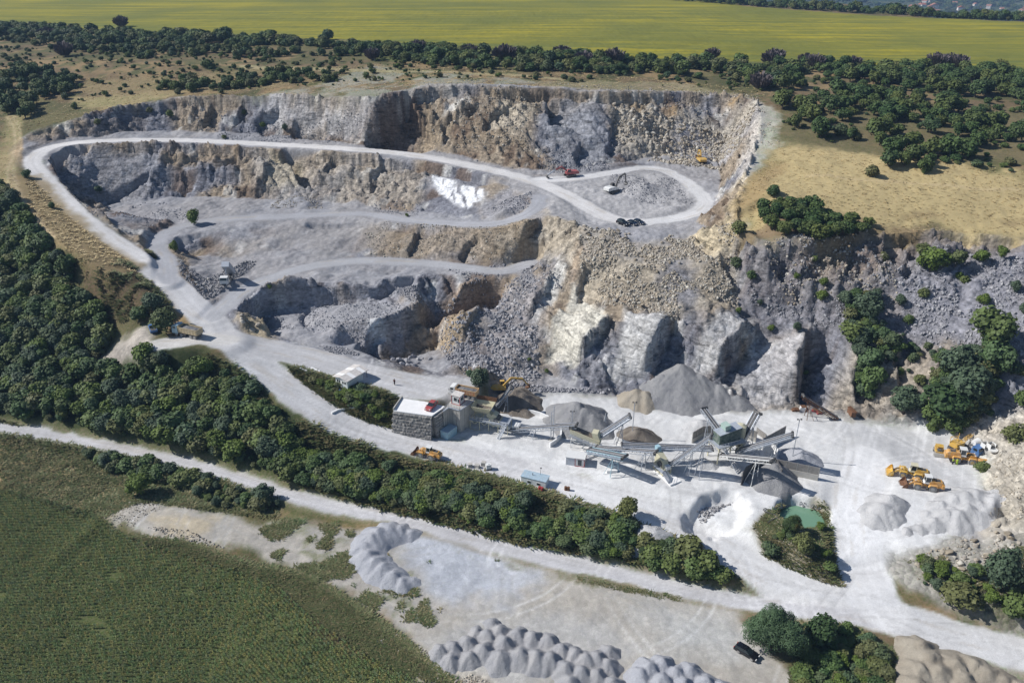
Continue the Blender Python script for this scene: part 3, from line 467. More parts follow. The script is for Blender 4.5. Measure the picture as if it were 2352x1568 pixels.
vo = T.n('ShaderNodeTexVoronoi'); vo.inputs['Scale'].default_value = 1.15; T.l(P_, vo.inputs['Vector']); vs = T.n('ShaderNodeSeparateColor'); T.l(vo.outputs['Color'], vs.inputs[0])
stn = T.mix(1.0, c, T.ramp(vs.outputs[0], [(.0, .62), (.6, 1.0), (1.0, 1.45)]), 'MULTIPLY'); c = T.mix(T.math('MULTIPLY', sp.outputs[1], .8), c, stn)
gr = T.mix(T.ramp(T.noise(1.7, 5, .7, P_), [(.4, 0.0), (.62, 1.0)]), c, T.mix(1.0, c, (.50, .72, .42), 'MULTIPLY')); c = T.mix(sp.outputs[0], c, gr)
fs = scaled(T, P_, (.006, .11, 0)); fy = T.ramp(T.noise(1.0, 6, .68, fs, .4), [(.40, 0.0), (.60, 1.0)]); fyd = T.math('MULTIPLY', fy, T.ramp(T.noise(.012, 3, .5, P_), [(.35, .15), (.65, 1.0)]))
fc = T.mix(fyd, c, (.46, .37, .02)); fc = T.mix(T.ramp(T.noise(1.0, 4, .7, scaled(T, P_, (.25, 1.2, 0))), [(.35, .45), (.7, 0.0)]), fc, (.07, .10, .03)); c = T.mix(sp.outputs[2], c, fc)
bd = scaled(T, P_, (.16, .10, .75)); bn = T.noise(1.6, 6, .7, bd, .6); rk = ms.outputs['Alpha']; bl_ = T.ramp(bn, [(.36, .45), (.47, 1.0), (.53, 1.0), (.66, 1.35)]); c = T.mix(rk, c, T.mix(1.0, c, bl_, 'MULTIPLY'))
cr = T.n('ShaderNodeTexVoronoi', feature='DISTANCE_TO_EDGE'); cr.inputs['Scale'].default_value = .42; T.l(P_, cr.inputs['Vector']); cs = T.ramp(cr.outputs['Distance'], [(.0, .35), (.07, 1.0)]); c = T.mix(T.math('MULTIPLY', rk, .35), c, T.mix(1.0, c, cs, 'MULTIPLY'))
T.l(c, T.b.inputs['Base Color']); T.b.inputs['Roughness'].default_value = .95; T.b.inputs['Specular IOR Level'].default_value = .15
bh = T.math('ADD', T.math('MULTIPLY', n1, .6), T.math('MULTIPLY', T.math('MULTIPLY', vo.outputs['Distance'], sp.outputs[1]), -1.1)); bh = T.math('ADD', bh, T.math('MULTIPLY', n2, .18)); bh = T.math('ADD', bh, T.math('MULTIPLY', T.math('MULTIPLY', bn, rk), 2.2)); bm_ = T.n('ShaderNodeBump'); bm_.inputs['Distance'].default_value = .3; T.l(bh, bm_.inputs['Height']); T.l(T.math('ADD', T.math('MULTIPLY', T.math('MAXIMUM', sp.outputs[1], sp.outputs[0]), .75), .1), bm_.inputs['Strength']); T.l(bm_.outputs[0], T.b.inputs['Normal'])
M_GROUND = T.m
def plain(name, col, rough=.7, metal=0, var=.15, sc=2.0, spec=.4, dust=0.0, coord='Object'):
    T = NT(name); tc = T.n('ShaderNodeTexCoord').outputs[coord]
    c = T.mix(1.0, col, T.ramp(T.noise(sc, 5, .65, tc), [(.3, 1-var), (.7, 1+var)]), 'MULTIPLY')
    if dust: c = T.mix(T.math('MULTIPLY', T.ramp(T.noise(sc*.7, 4, .7, tc), [(.35, 0.0), (.7, 1.0)]), dust), c, (.52, .49, .44))
    T.l(c, T.b.inputs['Base Color']); T.b.inputs['Roughness'].default_value = rough; T.b.inputs['Metallic'].default_value = metal; T.b.inputs['Specular IOR Level'].default_value = spec
    return T.m
def stone_mat(name, cols, sc=1.5, vd=.25):
    T = NT(name); tc = T.n('ShaderNodeTexCoord').outputs['Object']; r = T.n('ShaderNodeObjectInfo').outputs['Random']
    c = T.ramp(r, [(i/(len(cols)-1), k) for i, k in enumerate(cols)]); c = T.mix(1.0, c, T.ramp(T.noise(sc, 5, .7, tc), [(.3, 1-vd), (.7, 1+vd)]), 'MULTIPLY')
    T.l(c, T.b.inputs['Base Color']); T.b.inputs['Roughness'].default_value = .92; T.b.inputs['Specular IOR Level'].default_value = .2; return T.m
def gravel(name, c1, c2, sc=1.0):
    T = NT(name); P_ = pos(T); n = T.noise(.35*sc, 5, .6, P_); m = T.noise(5.0*sc, 4, .8, P_)
    c = T.mix(T.ramp(n, [(.35, 0.0), (.65, 1.0)]), c1, c2); c = T.mix(1.0, c, T.ramp(m, [(.3, .82), (.7, 1.17)]), 'MULTIPLY')
    T.l(c, T.b.inputs['Base Color']); T.b.inputs['Roughness'].default_value = .95; T.b.inputs['Specular IOR Level'].default_value = .15; T.bump(T.math('ADD', m, T.math('MULTIPLY', T.noise(1.4, 6, .75, P_), 1.5)), .9, .3); return T.m
def foliage(name, cols, tr=.12, alt=None):
    T = NT(name); r = T.n('ShaderNodeObjectInfo').outputs['Random']; tc = T.n('ShaderNodeTexCoord').outputs['Object']
    c = T.ramp(r, [(i/(len(cols)-1), k) for i, k in enumerate(cols)]); c = T.mix(1.0, c, T.ramp(T.noise(1.1, 4, .7, tc), [(.3, .62), (.7, 1.5)]), 'MULTIPLY')
    if alt: c = T.mix(T.ramp(T.noise(.9, 3, .6, tc), [(.52, 0.0), (.62, .8)]), c, alt)
    T.l(c, T.b.inputs['Base Color']); T.b.inputs['Roughness'].default_value = .65; T.b.inputs['Specular IOR Level'].default_value = .25
    return T.m
M = {}
M['oak'] = foliage('oak_leaves', [(.042,.078,.024), (.060,.096,.026), (.092,.112,.028), (.050,.084,.030)])
M['wood'] = foliage('woodland_leaves', [(.040,.072,.026), (.072,.118,.034), (.120,.128,.040), (.058,.098,.046), (.095,.140,.036)])
M['bush'] = foliage('bush_leaves', [(.048,.088,.028), (.100,.135,.036), (.115,.115,.045), (.060,.100,.048)])
M['willow'] = foliage('grey_green_leaves', [(.060,.090,.050), (.075,.105,.060)])
M['lime'] = foliage('bright_leaves', [(.085,.125,.022), (.10,.14,.026)])
M['rust'] = foliage('seeding_leaves', [(.034,.060,.018), (.045,.066,.018)], alt=(.16,.11,.025))
M['bare'] = foliage('bare_twigs', [(.105,.088,.090), (.13,.11,.11)])
M['weed'] = foliage('weeds', [(.06,.105,.035), (.17,.15,.07), (.09,.13,.045), (.26,.205,.11)])
M['straw'] = foliage('straw_grass', [(.62,.49,.26), (.54,.42,.22), (.48,.38,.20)])
M['sunf'] = foliage('sunflower_leaves', [(.095,.155,.050), (.125,.180,.060), (.20,.19,.050), (.105,.155,.075), (.24,.20,.06)])
M['bark'] = plain('bark', (.11,.085,.065), .9)
M['rock_grey'] = stone_mat('grey_stone', [(.20,.20,.215), (.33,.325,.335), (.26,.255,.27), (.46,.45,.45)])
M['rock_tan'] = stone_mat('tan_stone', [(.27,.225,.165), (.44,.385,.30), (.33,.295,.25), (.55,.515,.44)])
M['rock_dark'] = stone_mat('dark_stone', [(.15,.15,.16), (.30,.295,.30), (.20,.20,.215), (.42,.40,.37)])
M['gr_grey'] = gravel('grey_gravel', (.385,.385,.40), (.47,.46,.455)); M['gr_mid'] = gravel('mid_grey_gravel', (.29,.288,.295), (.35,.345,.34)); M['gr_blue'] = gravel('blue_grey_gravel', (.43,.44,.475), (.50,.505,.53)); M['gr_tan'] = gravel('tan_gravel', (.38,.33,.26), (.46,.41,.33))
M['gr_dark'] = gravel('damp_gravel', (.16,.135,.11), (.30,.26,.215)); M['gr_white'] = gravel('stone_dust', (.53,.525,.52), (.66,.65,.64))
# ------------------------------------------------------------ object helpers
def tag(o, label=None, cat=None, group=None, kind=None):
    if label: o['label'] = label
    if cat: o['category'] = cat
    if group: o['group'] = group
    if kind: o['kind'] = kind
    return o
def mesh_obj(name, V, F, mat, parent=None, smooth=False):
    me = bpy.data.meshes.new(name); me.from_pydata([tuple(v) for v in V], [], [tuple(f) for f in F]); me.materials.append(mat)
    if smooth: me.polygons.foreach_set('use_smooth', [True]*len(me.polygons))
    o = bpy.data.objects.new(name, me); C.objects.link(o)
    if parent: o.parent = parent
    return o
def np_mesh(name, V, F, mat, smooth=False):                 # V: n x 3, F: m x 4 (or 3)
    me = bpy.data.meshes.new(name); k = F.shape[1]
    me.vertices.add(len(V)); me.vertices.foreach_set('co', V.astype(np.float32).ravel())
    me.loops.add(F.size); me.loops.foreach_set('vertex_index', F.astype(np.int32).ravel())
    me.polygons.add(len(F)); me.polygons.foreach_set('loop_start', np.arange(0, F.size, k, dtype=np.int32))
    if smooth: me.polygons.foreach_set('use_smooth', np.ones(len(F), bool))
    me.update(calc_edges=True)
    if mat: me.materials.append(mat)
    return me
# ------------------------------------------------------------ terrain meshes, one per kind of ground
idx = np.arange(NX*NY).reshape(NY, NX)
kf = KIND[:-1, :-1]; quad = np.stack([idx[:-1, :-1], idx[:-1, 1:], idx[1:, 1:], idx[1:, :-1]], -1)
V3 = np.stack([GX, GY, ZT], -1).reshape(-1, 3); ffm = (KIND == KN.index('farmland')).astype(float); ffm = blur(ffm, 1)
CA = np.concatenate([COL.reshape(-1, 3), np.ones((NX*NY, 1))], 1); KA = np.stack([VEG, STO, ffm, np.clip(ROCK, 0, 1)], -1).reshape(-1, 4)
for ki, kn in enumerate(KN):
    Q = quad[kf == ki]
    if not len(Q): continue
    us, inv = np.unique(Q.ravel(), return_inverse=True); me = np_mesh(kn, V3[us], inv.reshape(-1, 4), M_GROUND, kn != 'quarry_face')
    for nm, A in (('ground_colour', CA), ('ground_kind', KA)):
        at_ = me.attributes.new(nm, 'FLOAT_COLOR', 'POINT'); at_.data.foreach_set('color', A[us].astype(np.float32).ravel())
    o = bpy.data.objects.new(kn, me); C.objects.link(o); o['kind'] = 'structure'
# ------------------------------------------------------------ foliage meshes, height 1
def ico(sub=1):
    t = (1+5**.5)/2; V = [(-1,t,0),(1,t,0),(-1,-t,0),(1,-t,0),(0,-1,t),(0,1,t),(0,-1,-t),(0,1,-t),(t,0,-1),(t,0,1),(-t,0,-1),(-t,0,1)]
    F = [(0,11,5),(0,5,1),(0,1,7),(0,7,10),(0,10,11),(1,5,9),(5,11,4),(11,10,2),(10,7,6),(7,1,8),(3,9,4),(3,4,2),(3,2,6),(3,6,8),(3,8,9),(4,9,5),(2,4,11),(6,2,10),(8,6,7),(9,8,1)]
    V = [Vector(v).normalized() for v in V]
    for _ in range(sub):
        c = {}; G = []
        def mid(a, b):
            k = (min(a, b), max(a, b))
            if k not in c: c[k] = len(V); V.append(((V[a]+V[b])/2).normalized())
            return c[k]
        for a, b, d in F:
            x, y, q = mid(a, b), mid(b, d), mid(d, a); G += [(a, x, q), (b, y, x), (d, q, y), (x, y, q)]
        F = G
    return np.array([tuple(v) for v in V]), F
IV1, IF1 = ico(1)
def crown_mesh(name, mat, seed, nb=10, wid=.5, zc=.55, hh=.42, leaf=.06, n=900, flat=.6, core=.66, low=.0, spiky=False):
    R = np.random.RandomState(seed); B = []
    for k in range(nb):
        a = R.uniform(0, 2*np.pi); q = R.uniform(0, 1)**.6; zz = R.uniform(-1, 1); rr = math.sqrt(max(0, 1-zz*zz))
        B.append((wid*.68*q*rr*math.cos(a), wid*.68*q*rr*math.sin(a), zc+hh*.66*zz*q, R.uniform(.26, .46)*wid*(1.1-.25*abs(zz))))
    B.append((0, 0, zc, wid*.62)); B = np.array(B); V = []; F = []
    for x, y, z_, r in B:                                   # dense inside of each clump
        o = len(V); nn = 1+.22*R.uniform(-1, 1, len(IV1)); P = IV1*nn[:, None]*r*core*np.array([1, 1, flat+.25])+[x, y, z_]; P[:, 2] = np.maximum(P[:, 2], low)
        V += list(P); F += [tuple(i+o for i in f) for f in IF1]
    per = B[:, 3]**2; per = per/per.sum(); k = 0
    while k < n:
        b = B[R.choice(len(B), p=per)]; d = R.normal(size=3); d /= np.linalg.norm(d); d[2] = abs(d[2]) if R.rand() < .55 else d[2]
        p = b[:3]+d*b[3]*R.uniform(.82, 1.12)*np.array([1, 1, flat+.3])
        if (((p-B[:, :3])**2).sum(1) < (B[:, 3]*.62)**2).any() or p[2] < low: continue
        nrm = d+R.normal(size=3)*.45+np.array([0, 0, .35]); nrm /= np.linalg.norm(nrm); t = np.cross(nrm, R.normal(size=3)); t /= np.linalg.norm(t); s = np.cross(nrm, t); q = leaf*R.uniform(.6, 1.5); o = len(V)
        if spiky:
            for j in range(5):
                a = j*2*np.pi/5+R.uniform(-.3, .3); e = t*math.cos(a)+s*math.sin(a); f_ = np.cross(nrm, e); m = len(V); dr = -nrm*q*.5
                V += [p, p+e*q*.9+f_*q*.2, p+e*q*1.7+dr, p+e*q*.9-f_*q*.2]; F.append((m, m+1, m+2, m+3))
        else:
            V += [p-t*q*.5-s*q*.35, p+t*q*.55-s*q*.5, p+t*q*.4+s*q*.5+nrm*q*.2, p-t*q*.5+s*q*.4]; F.append((o, o+1, o+2, o+3))
        k += 1
    me = bpy.data.meshes.new(name); me.from_pydata([tuple(v) for v in V], [], F); me.materials.append(mat); return me
def bare_mesh(name, mat, seed):
    R = np.random.RandomState(seed); V = []; F = []
    for k in range(420):
        a = R.uniform(0, 2*np.pi); q = R.uniform(0, 1)**.5*.5; h = R.uniform(.45, 1)*(1-q*.6); p0 = np.array([math.cos(a)*q*.35, math.sin(a)*q*.35, h*.1]); p1 = np.array([math.cos(a)*q, math.sin(a)*q, h]); o = len(V); s = R.normal(size=3)*.022
        V += [p0, p1-s, p1+s]; F.append((o, o+1, o+2))
    me = bpy.data.meshes.new(name); me.from_pydata([tuple(v) for v in V], [], F); me.materials.append(mat); return me
def trunk_mesh(name, seed, h=.55):
    R = np.random.RandomState(seed); V = []; F = []
    def limb(p, q, r0, r1):
        o = len(V); d = (q-p)/np.linalg.norm(q-p); a = np.cross(d, [1, .3, .2]); a /= np.linalg.norm(a); b = np.cross(d, a)
        for c, r in ((p, r0), (q, r1)):
            for k in range(6): V.append(c+(a*math.cos(k*1.047)+b*math.sin(k*1.047))*r)
        for k in range(6): F.append((o+k, o+(k+1) % 6, o+6+(k+1) % 6, o+6+k))
    top = np.array([R.uniform(-.03, .03), R.uniform(-.03, .03), h*.6]); limb(np.array([0, 0, -.06]), top, .035, .024)
    for k in range(4):
        a = k*1.6+R.uniform(0, 1); limb(top, top+np.array([math.cos(a)*.2, math.sin(a)*.2, h*.45]), .018, .008)
    me = bpy.data.meshes.new(name); me.from_pydata([tuple(v) for v in V], [], F); me.materials.append(M['bark']); return me
TR = [trunk_mesh('trunk', s) for s in (1, 2, 3)]
CR = {'oak': [crown_mesh('crown', M['oak'], 10+k, 11, .52, .53, .43, .075, 620, .75, low=.10) for k in range(4)],
 'wood': [crown_mesh('crown', M['wood'], 20+k, 14, .56, .55, .43, .07, 750, .75, low=.06) for k in range(4)],
 'bush': [crown_mesh('foliage', M['bush'], 30+k, 12, .62, .42, .40, .085, 560, .75, low=.0) for k in range(4)],
 'willow': [crown_mesh('crown', M['willow'], 40+k, 14, .5, .52, .46, .05, 1300, .9, low=.04, core=.6) for k in range(2)],
 'lime': [crown_mesh('foliage', M['lime'], 50+k, 10, .55, .48, .44, .07, 700, .8, low=.0) for k in range(2)],
 'rust': [crown_mesh('crown', M['rust'], 60+k, 13, .56, .52, .44, .055, 800, .75, low=.04, spiky=True) for k in range(2)],
 'fan': [crown_mesh('crown', M['wood'], 70, 16, .55, .52, .45, .036, 1500, .75, low=.04, spiky=True)],
 'bare': [bare_mesh('twigs', M['bare'], 80+k) for k in range(2)]}
GN_MADE = {}
def scatter(name, P, SC_, RZ, ID, sources, label, cat, mat=None, group=None):
    """one uncountable mass: points with instances of the given meshes' shapes"""
    me = bpy.data.meshes.new(name); n = len(P); me.vertices.add(n); me.vertices.foreach_set('co', np.asarray(P, np.float32).ravel())
    for nm, ty, A in (('scl', 'FLOAT_VECTOR', SC_), ('rot', 'FLOAT_VECTOR', RZ)):
        a = me.attributes.new(nm, ty, 'POINT'); a.data.foreach_set('vector', np.asarray(A, np.float32).ravel())
    a = me.attributes.new('pickid', 'INT', 'POINT'); a.data.foreach_set('value', np.asarray(ID, np.int32))
    o = bpy.data.objects.new(name, me); C.objects.link(o); g = bpy.data.node_groups.new(name, 'GeometryNodeTree')
    g.interface.new_socket('Geometry', in_out='INPUT', socket_type='NodeSocketGeometry'); g.interface.new_socket('Geometry', in_out='OUTPUT', socket_type='NodeSocketGeometry')
    gi = g.nodes.new('NodeGroupInput'); go = g.nodes.new('NodeGroupOutput'); ip = g.nodes.new('GeometryNodeInstanceOnPoints'); g.links.new(gi.outputs[0], ip.inputs['Points'])
    if isinstance(sources[0], bpy.types.Object):
        j = g.nodes.new('GeometryNodeJoinGeometry')
        for s in reversed(sources):
            oi = g.nodes.new('GeometryNodeObjectInfo'); oi.inputs['Object'].default_value = s; oi.inputs['As Instance'].default_value = True; oi.transform_space = 'ORIGINAL'; g.links.new(oi.outputs['Geometry'], j.inputs[0])
        g.links.new(j.outputs[0], ip.inputs['Instance']); ip.inputs['Pick Instance'].default_value = True
        na = g.nodes.new('GeometryNodeInputNamedAttribute'); na.data_type = 'INT'; na.inputs[0].default_value = 'pickid'; g.links.new(na.outputs['Attribute'], ip.inputs['Instance Index'])
    for nm, inp in (('scl', 'Scale'), ('rot', 'Rotation')):
        na = g.nodes.new('GeometryNodeInputNamedAttribute'); na.data_type = 'FLOAT_VECTOR'; na.inputs[0].default_value = nm; g.links.new(na.outputs['Attribute'], ip.inputs[inp])
    g.links.new(ip.outputs[0], go.inputs[0]); md = o.modifiers.new('scatter', 'NODES'); md.node_group = g
    tag(o, label, cat, group, 'stuff'); return o, g, ip
TREES = {}
def plant(kind, x, y, h, label, cat='tree', group=None, name=None, wide=1.0, sink=.12, rz=None):
    nm = name or {'oak': 'oak_tree', 'wood': 'woodland_tree', 'willow': 'willow_tree', 'rust': 'sumac_tree', 'fan': 'sumac_tree', 'bush': 'bush', 'lime': 'bright_bush', 'bare': 'bare_shrub'}[kind]
    z_ = float(hgt(x, y)[0])-sink*min(h, 2)*.5; me = rnd.choice(CR[kind]); rz = rnd.uniform(0, 6.28) if rz is None else rz; sc = (h*wide*rnd.uniform(.9, 1.12), h*wide*rnd.uniform(.9, 1.12), h)
    e = bpy.data.objects.new(nm, None); e.empty_display_size = .5; C.objects.link(e); e.location = (x, y, z_); e.rotation_euler = (0, 0, rz); e.scale = sc
    c = bpy.data.objects.new('crown' if kind != 'bare' else 'twigs', me); C.objects.link(c); c.parent = e; TREES.setdefault(kind, []).append(c)
    t = bpy.data.objects.new('trunk', TR[rnd.randrange(3)]); C.objects.link(t); t.parent = e
    tag(e, label, cat, group); return e
def inpoly(P, x, y):
    ins = np.zeros(np.shape(x), bool)
    for i in range(len(P)):
        (x0, y0), (x1, y1) = P[i][:2], P[(i+1) % len(P)][:2]
        if abs(y1-y0) > 1e-9: ins ^= ((y0 > y) != (y1 > y)) & (x < (x1-x0)*(y-y0)/(y1-y0)+x0)
    return ins
def sow(poly, n, R, mind=0, world=False, clump=None, avoid_road=1.5, dens=None):
    P = np.array(poly) if world else pick(poly)[:, :2]; out = []; tries = 0; lo, hi = P.min(0), P.max(0)
    while sum(len(q) for q in out) < n and tries < 60:
        m = max(200, n*3); x = R.uniform(lo[0], hi[0], m); y = R.uniform(lo[1], hi[1], m); k = inpoly(P, x, y)
        if clump: k &= fbm(x/clump[0], y/clump[0], clump[1], 3) > clump[2]
        k &= hgt(x, y, RD) > avoid_road; x, y = x[k], y[k]
        if mind:
            kept = list(out)
            for a, b in zip(x, y):
                if all((a-c)**2+(b-d)**2 > mind*mind for c, d in kept[-400:]): kept.append((a, b))
                if len(kept) >= n: break
            out = kept
            if len(out) >= n: break
            tries += 1; continue
        out.append(np.stack([x, y], 1)); tries += 1
    if mind: return np.array(out[:n]).reshape(-1, 2)
    return np.concatenate(out)[:n]
R5 = np.random.RandomState(5)
# ------------------------------------------------------------ single trees that stand out
def one(kind, px, py, h, label, cat='tree', wide=1.0, **k):
    p = pick([(px, py)])[0]; return plant(kind, p[0], p[1], h, label, cat, wide=wide, **k)
one('fan', 1768, 1492, 9.4, 'largest tree of the lower yard, wide dark green crown beside the parked black car', wide=1.1)
one('wood', 1878, 1480, 6.5, 'small dark tree right of the largest tree, on the rough ground by the lower road')
one('wood', 1440, 1190, 5.2, 'lone small tree with open crown on the verge below the conveyors')
one('rust', 1812, 1226, 4.6, 'rust-tinged tree at the near edge of the green pond'); one('wood', 1845, 1270, 4.6, 'small green tree on the mound between the pale roads', wide=.9)
one('lime', 1885, 1212, 1.6, 'low bush on the bank right of the green pond', 'bush', wide=1.6); one('bush', 1775, 1270, 2.6, 'dark round bush on the left slope of the mound below the pond', 'bush', wide=1.5)
one('wood', 382, 762, 7.0, 'dark tree between the blue pickup and the sand-coloured tipper truck', wide=1.05); one('willow', 352, 715, 6.0, 'grey-green tree at the roadside above the parked tipper truck', wide=1.15)
one('bush', 320, 730, 4.2, 'dark bush left of the grey-green roadside tree', 'bush', wide=1.2)
one('lime', 446, 515, 6.2, 'single bright green tree on the quarry bench', wide=.72); one('lime', 403, 578, 4.0, 'slim green bush at the top of the ramp beside the bench', 'bush', wide=.75)
one('willow', 1101, 893, 6.8, 'grey-green tree behind the crusher hopper', wide=.78); one('bush', 1078, 862, 1.8, 'small green bush left of the tree behind the crusher', 'bush', wide=1.3)
one('bush', 621, 100, 8, 'left of two dark round trees standing in the hedge at the sunflower field'); one('bush', 755, 92, 7, 'right of two dark round trees standing in the hedge at the sunflower field')
one('lime', 320, 1135, 6.5, 'bright green round tree beside the lower track', wide=.9); one('lime', 152, 935, 6.5, 'yellow-green young tree in the dark woods', wide=.8)
one('lime', 2135, 622, 8, 'yellow-green tree on the scree below the plateau edge', wide=1.1); one('wood', 2195, 612, 5, 'dark tree right of the yellow-green tree on the scree')
one('wood', 2275, 800, 11, 'big dark tree on the ledge of the right hand quarry wall, largest there', wide=1.1); one('wood', 2285, 860, 9, 'dark tree just below the big dark tree on the ledge', wide=1.0)
one('willow', 2190, 880, 11, 'tall grey-green tree on the right wall, upper one of the group of three', wide=.95); one('willow', 2215, 935, 11.5, 'tall grey-green tree on the right wall, middle one of the group of three'); one('wood', 2170, 965, 10.5, 'dark leafy tree at the foot of the right wall, lowest of the group of three', wide=1.15)
one('willow', 2075, 948, 7.4, 'grey-green tree at the foot of the wall, above the tracked gravel', wide=1.2); one('wood', 1995, 905, 8.6, 'narrow dark tree in the gully of the right wall', wide=.8); one('wood', 1990, 858, 8.0, 'dark tree higher up in the same gully of the right wall', wide=.9)
one('bush', 1960, 775, 5.5, 'dark bush at the middle of the ledge above the light rock face', 'bush', wide=1.3); one('willow', 1990, 735, 8.5, 'grey-green tree on the ledge, left of the scree', wide=1.1); one('bush', 2045, 790, 4, 'low dark bush on the ledge right of the gully trees', 'bush', wide=1.6); one('willow', 1940, 700, 4.6, 'grey-green bush above the ledge, beside a grey rock face', 'bush')
one('willow', 2290, 1345, 9.5, 'large grey-green tree at the right end of the rubble above the lower road', wide=1.0); one('bush', 2205, 1385, 4.2, 'low olive bush at the roadside left of the large grey-green tree', 'bush', wide=1.6); one('bush', 2330, 1400, 4.6, 'dark bush at the roadside under the large grey-green tree', 'bush', wide=1.4)
one('bush', 2255, 1078, 2.6, 'round green bush right of the three yellow machines and the two workers', 'bush', wide=1.2); one('bush', 2330, 1010, 5, 'dark bush behind the crane jib', 'bush', wide=1.1); one('bush', 2170, 610, 2.4, 'small bush on the scree below the yellow-green tree', 'bush', wide=1.4)
for i, (x, y, h) in enumerate([(1600,372,0)]): pass
for x, y, h, lb in [(60,408,3.4,'dark bush on the bank outside the haul road bend'),(120,478,2.6,'dark bush at the outer edge of the haul road below the bend'),(1775,450,4,'upper of the bushes at the head of the dry field beside the quarry'),(1790,475,3.6,'second bush down at the head of the dry field'),(1828,492,4,'third bush down, alone on the dry field edge'),(1695,535,4.5,'olive bush at the corner of the plateau edge'),(1930,312,5,'round bush alone on the brown ground of the plateau'),(2000,405,4.4,'lone dark bush in the dry grass below the woodland'),(150,228,3.4,'lone bush on the dry slope left of the quarry'),(172,250,3.2,'small bush just above the quarry rim at the left')]:
    one('bush', x, y, h, lb, 'bush')
for x, y, h in [(840,178,3),(860,186,2.6),(1375,200,0)]:
    if h: one('bush', x, y, h, 'small bush on the rim above the quarry wall, one of a pair', 'bush', group='pair of bushes above the quarry wall')
# bushes rooted in the walls of the quarry
for x, y, h in [(228,440,2.5),(560,262,2),(605,292,2.2),(655,300,2.6),(390,268,3),(345,258,2.4),(510,215,2.4),(225,285,2.4),(515,318,1.6),(935,497,1.2),(620,663,1.4),(1895,540,3),(1830,640,1.8),(1690,615,3.4),(1725,640,2.6),(1890,655,2.2),(1870,600,1.8),(2030,600,2.6),(2120,580,3),(2250,600,3.4),(2300,590,3),(2200,640,2),(2120,680,2.6),(2065,700,3),(2085,740,2.4),(2215,650,2.2),(2260,700,2.8),(2330,670,3),(1830,760,2.6),(1770,760,1.8),(1695,720,1.8),(1745,700,1.6),(1885,690,3),(2010,690,3.2),(1850,860,1.4),(2130,800,2),(2250,830,3),(2165,830,3.4),(2110,880,2.6),(2040,830,3),(2100,930,2.4),(2140,990,2.4),(2350,930,4),(2350,720,3),(1255,855,1.2),(1215,828,1)]:
    kd = rnd.choice(['bush', 'bush', 'lime', 'willow']) if h > 1.5 else 'lime'; cn = {'bush': 'dark green', 'lime': 'bright green', 'willow': 'grey-green'}[kd]
    wh = 'in the shaded wall at the far left of the quarry' if x < 300 else 'on the back wall above the haul road' if y < 330 and x < 900 else 'on the benches in the left half of the quarry' if x < 1000 else 'on the broken slope just right of the tan scree' if x < 1760 else 'at the foot or face of the light rock slabs' if y > 740 and x < 1900 else 'on the crags just below the plateau edge' if y < 625 else 'on the grey scree at the right edge of the picture' if x > 2180 and y < 760 else 'on the scree in the middle of the right hand wall' if y < 760 else 'low on the right hand quarry wall'
    sz = 'small ' if h < 2.3 else 'larger '; p = pick([(x, y)])[0]; plant(kd, p[0], p[1], h*1.15, sz+cn+' shrub '+wh, 'shrub', 'shrubs rooted in the quarry walls', 'wall_shrub', wide=1.05)
# ------------------------------------------------------------ open woodland on the right plateau
g = 'trees of the woodland on the right plateau'; lab = {'oak': 'rounded green tree in the open woodland on the right plateau', 'lime': 'yellow-green bush in the woodland on the right plateau'}
PW = [(1800,195),(1850,170),(2000,168),(2200,180),(2420,195),(2420,400),(2300,395),(2200,385),(2110,405),(2070,395),(2000,370),(1980,335),(1870,325),(1800,290),(1790,230)]
for x, y in sow(PW, 205, R5, 3.6, clump=(16, 201, -.22)):
    hh = R5.uniform(3.6, 7.8); q = 1176+FD*x/(y*CP+(CAMZ-54)*SP); pl_ = 'near the quarry corner' if q < 1900 else 'in the middle' if q < 2130 else 'at the right hand end'; rw = 'front edge' if y < 300 else 'middle rows' if y < 345 else 'back rows by the hedge'
    plant('oak', x, y, hh, ('tall ' if hh > 6.4 else 'medium-sized ' if hh > 4.9 else 'low ')+'tree of the plateau woodland, '+rw+', '+pl_, 'tree', g, wide=R5.uniform(.95, 1.3))
for pl, n in (([(1725,490),(1860,480),(1900,500),(1950,515),(2010,520),(2000,540),(1880,552),(1800,545),(1730,520)], 34),):
    for x, y in sow(pl, n, R5, 2.6, clump=(9, 203, -.3)): plant('oak', x, y, R5.uniform(3, 5.4), 'dark bushy tree of the thicket on the plateau edge above the rock face', 'tree', 'trees of the thicket on the plateau edge', wide=1.15)
for pl, n, lb in (([(20,165),(150,170),(190,190),(170,215),(120,235),(60,275),(0,262),(0,210)], 44, 'dark green tree of the grove left of the quarry'),):
    for x, y in sow(pl, n, R5, 3.4): plant('oak', x, y, R5.uniform(4.5, 7.4), lb, 'tree', 'trees of the grove left of the quarry', wide=1.1)
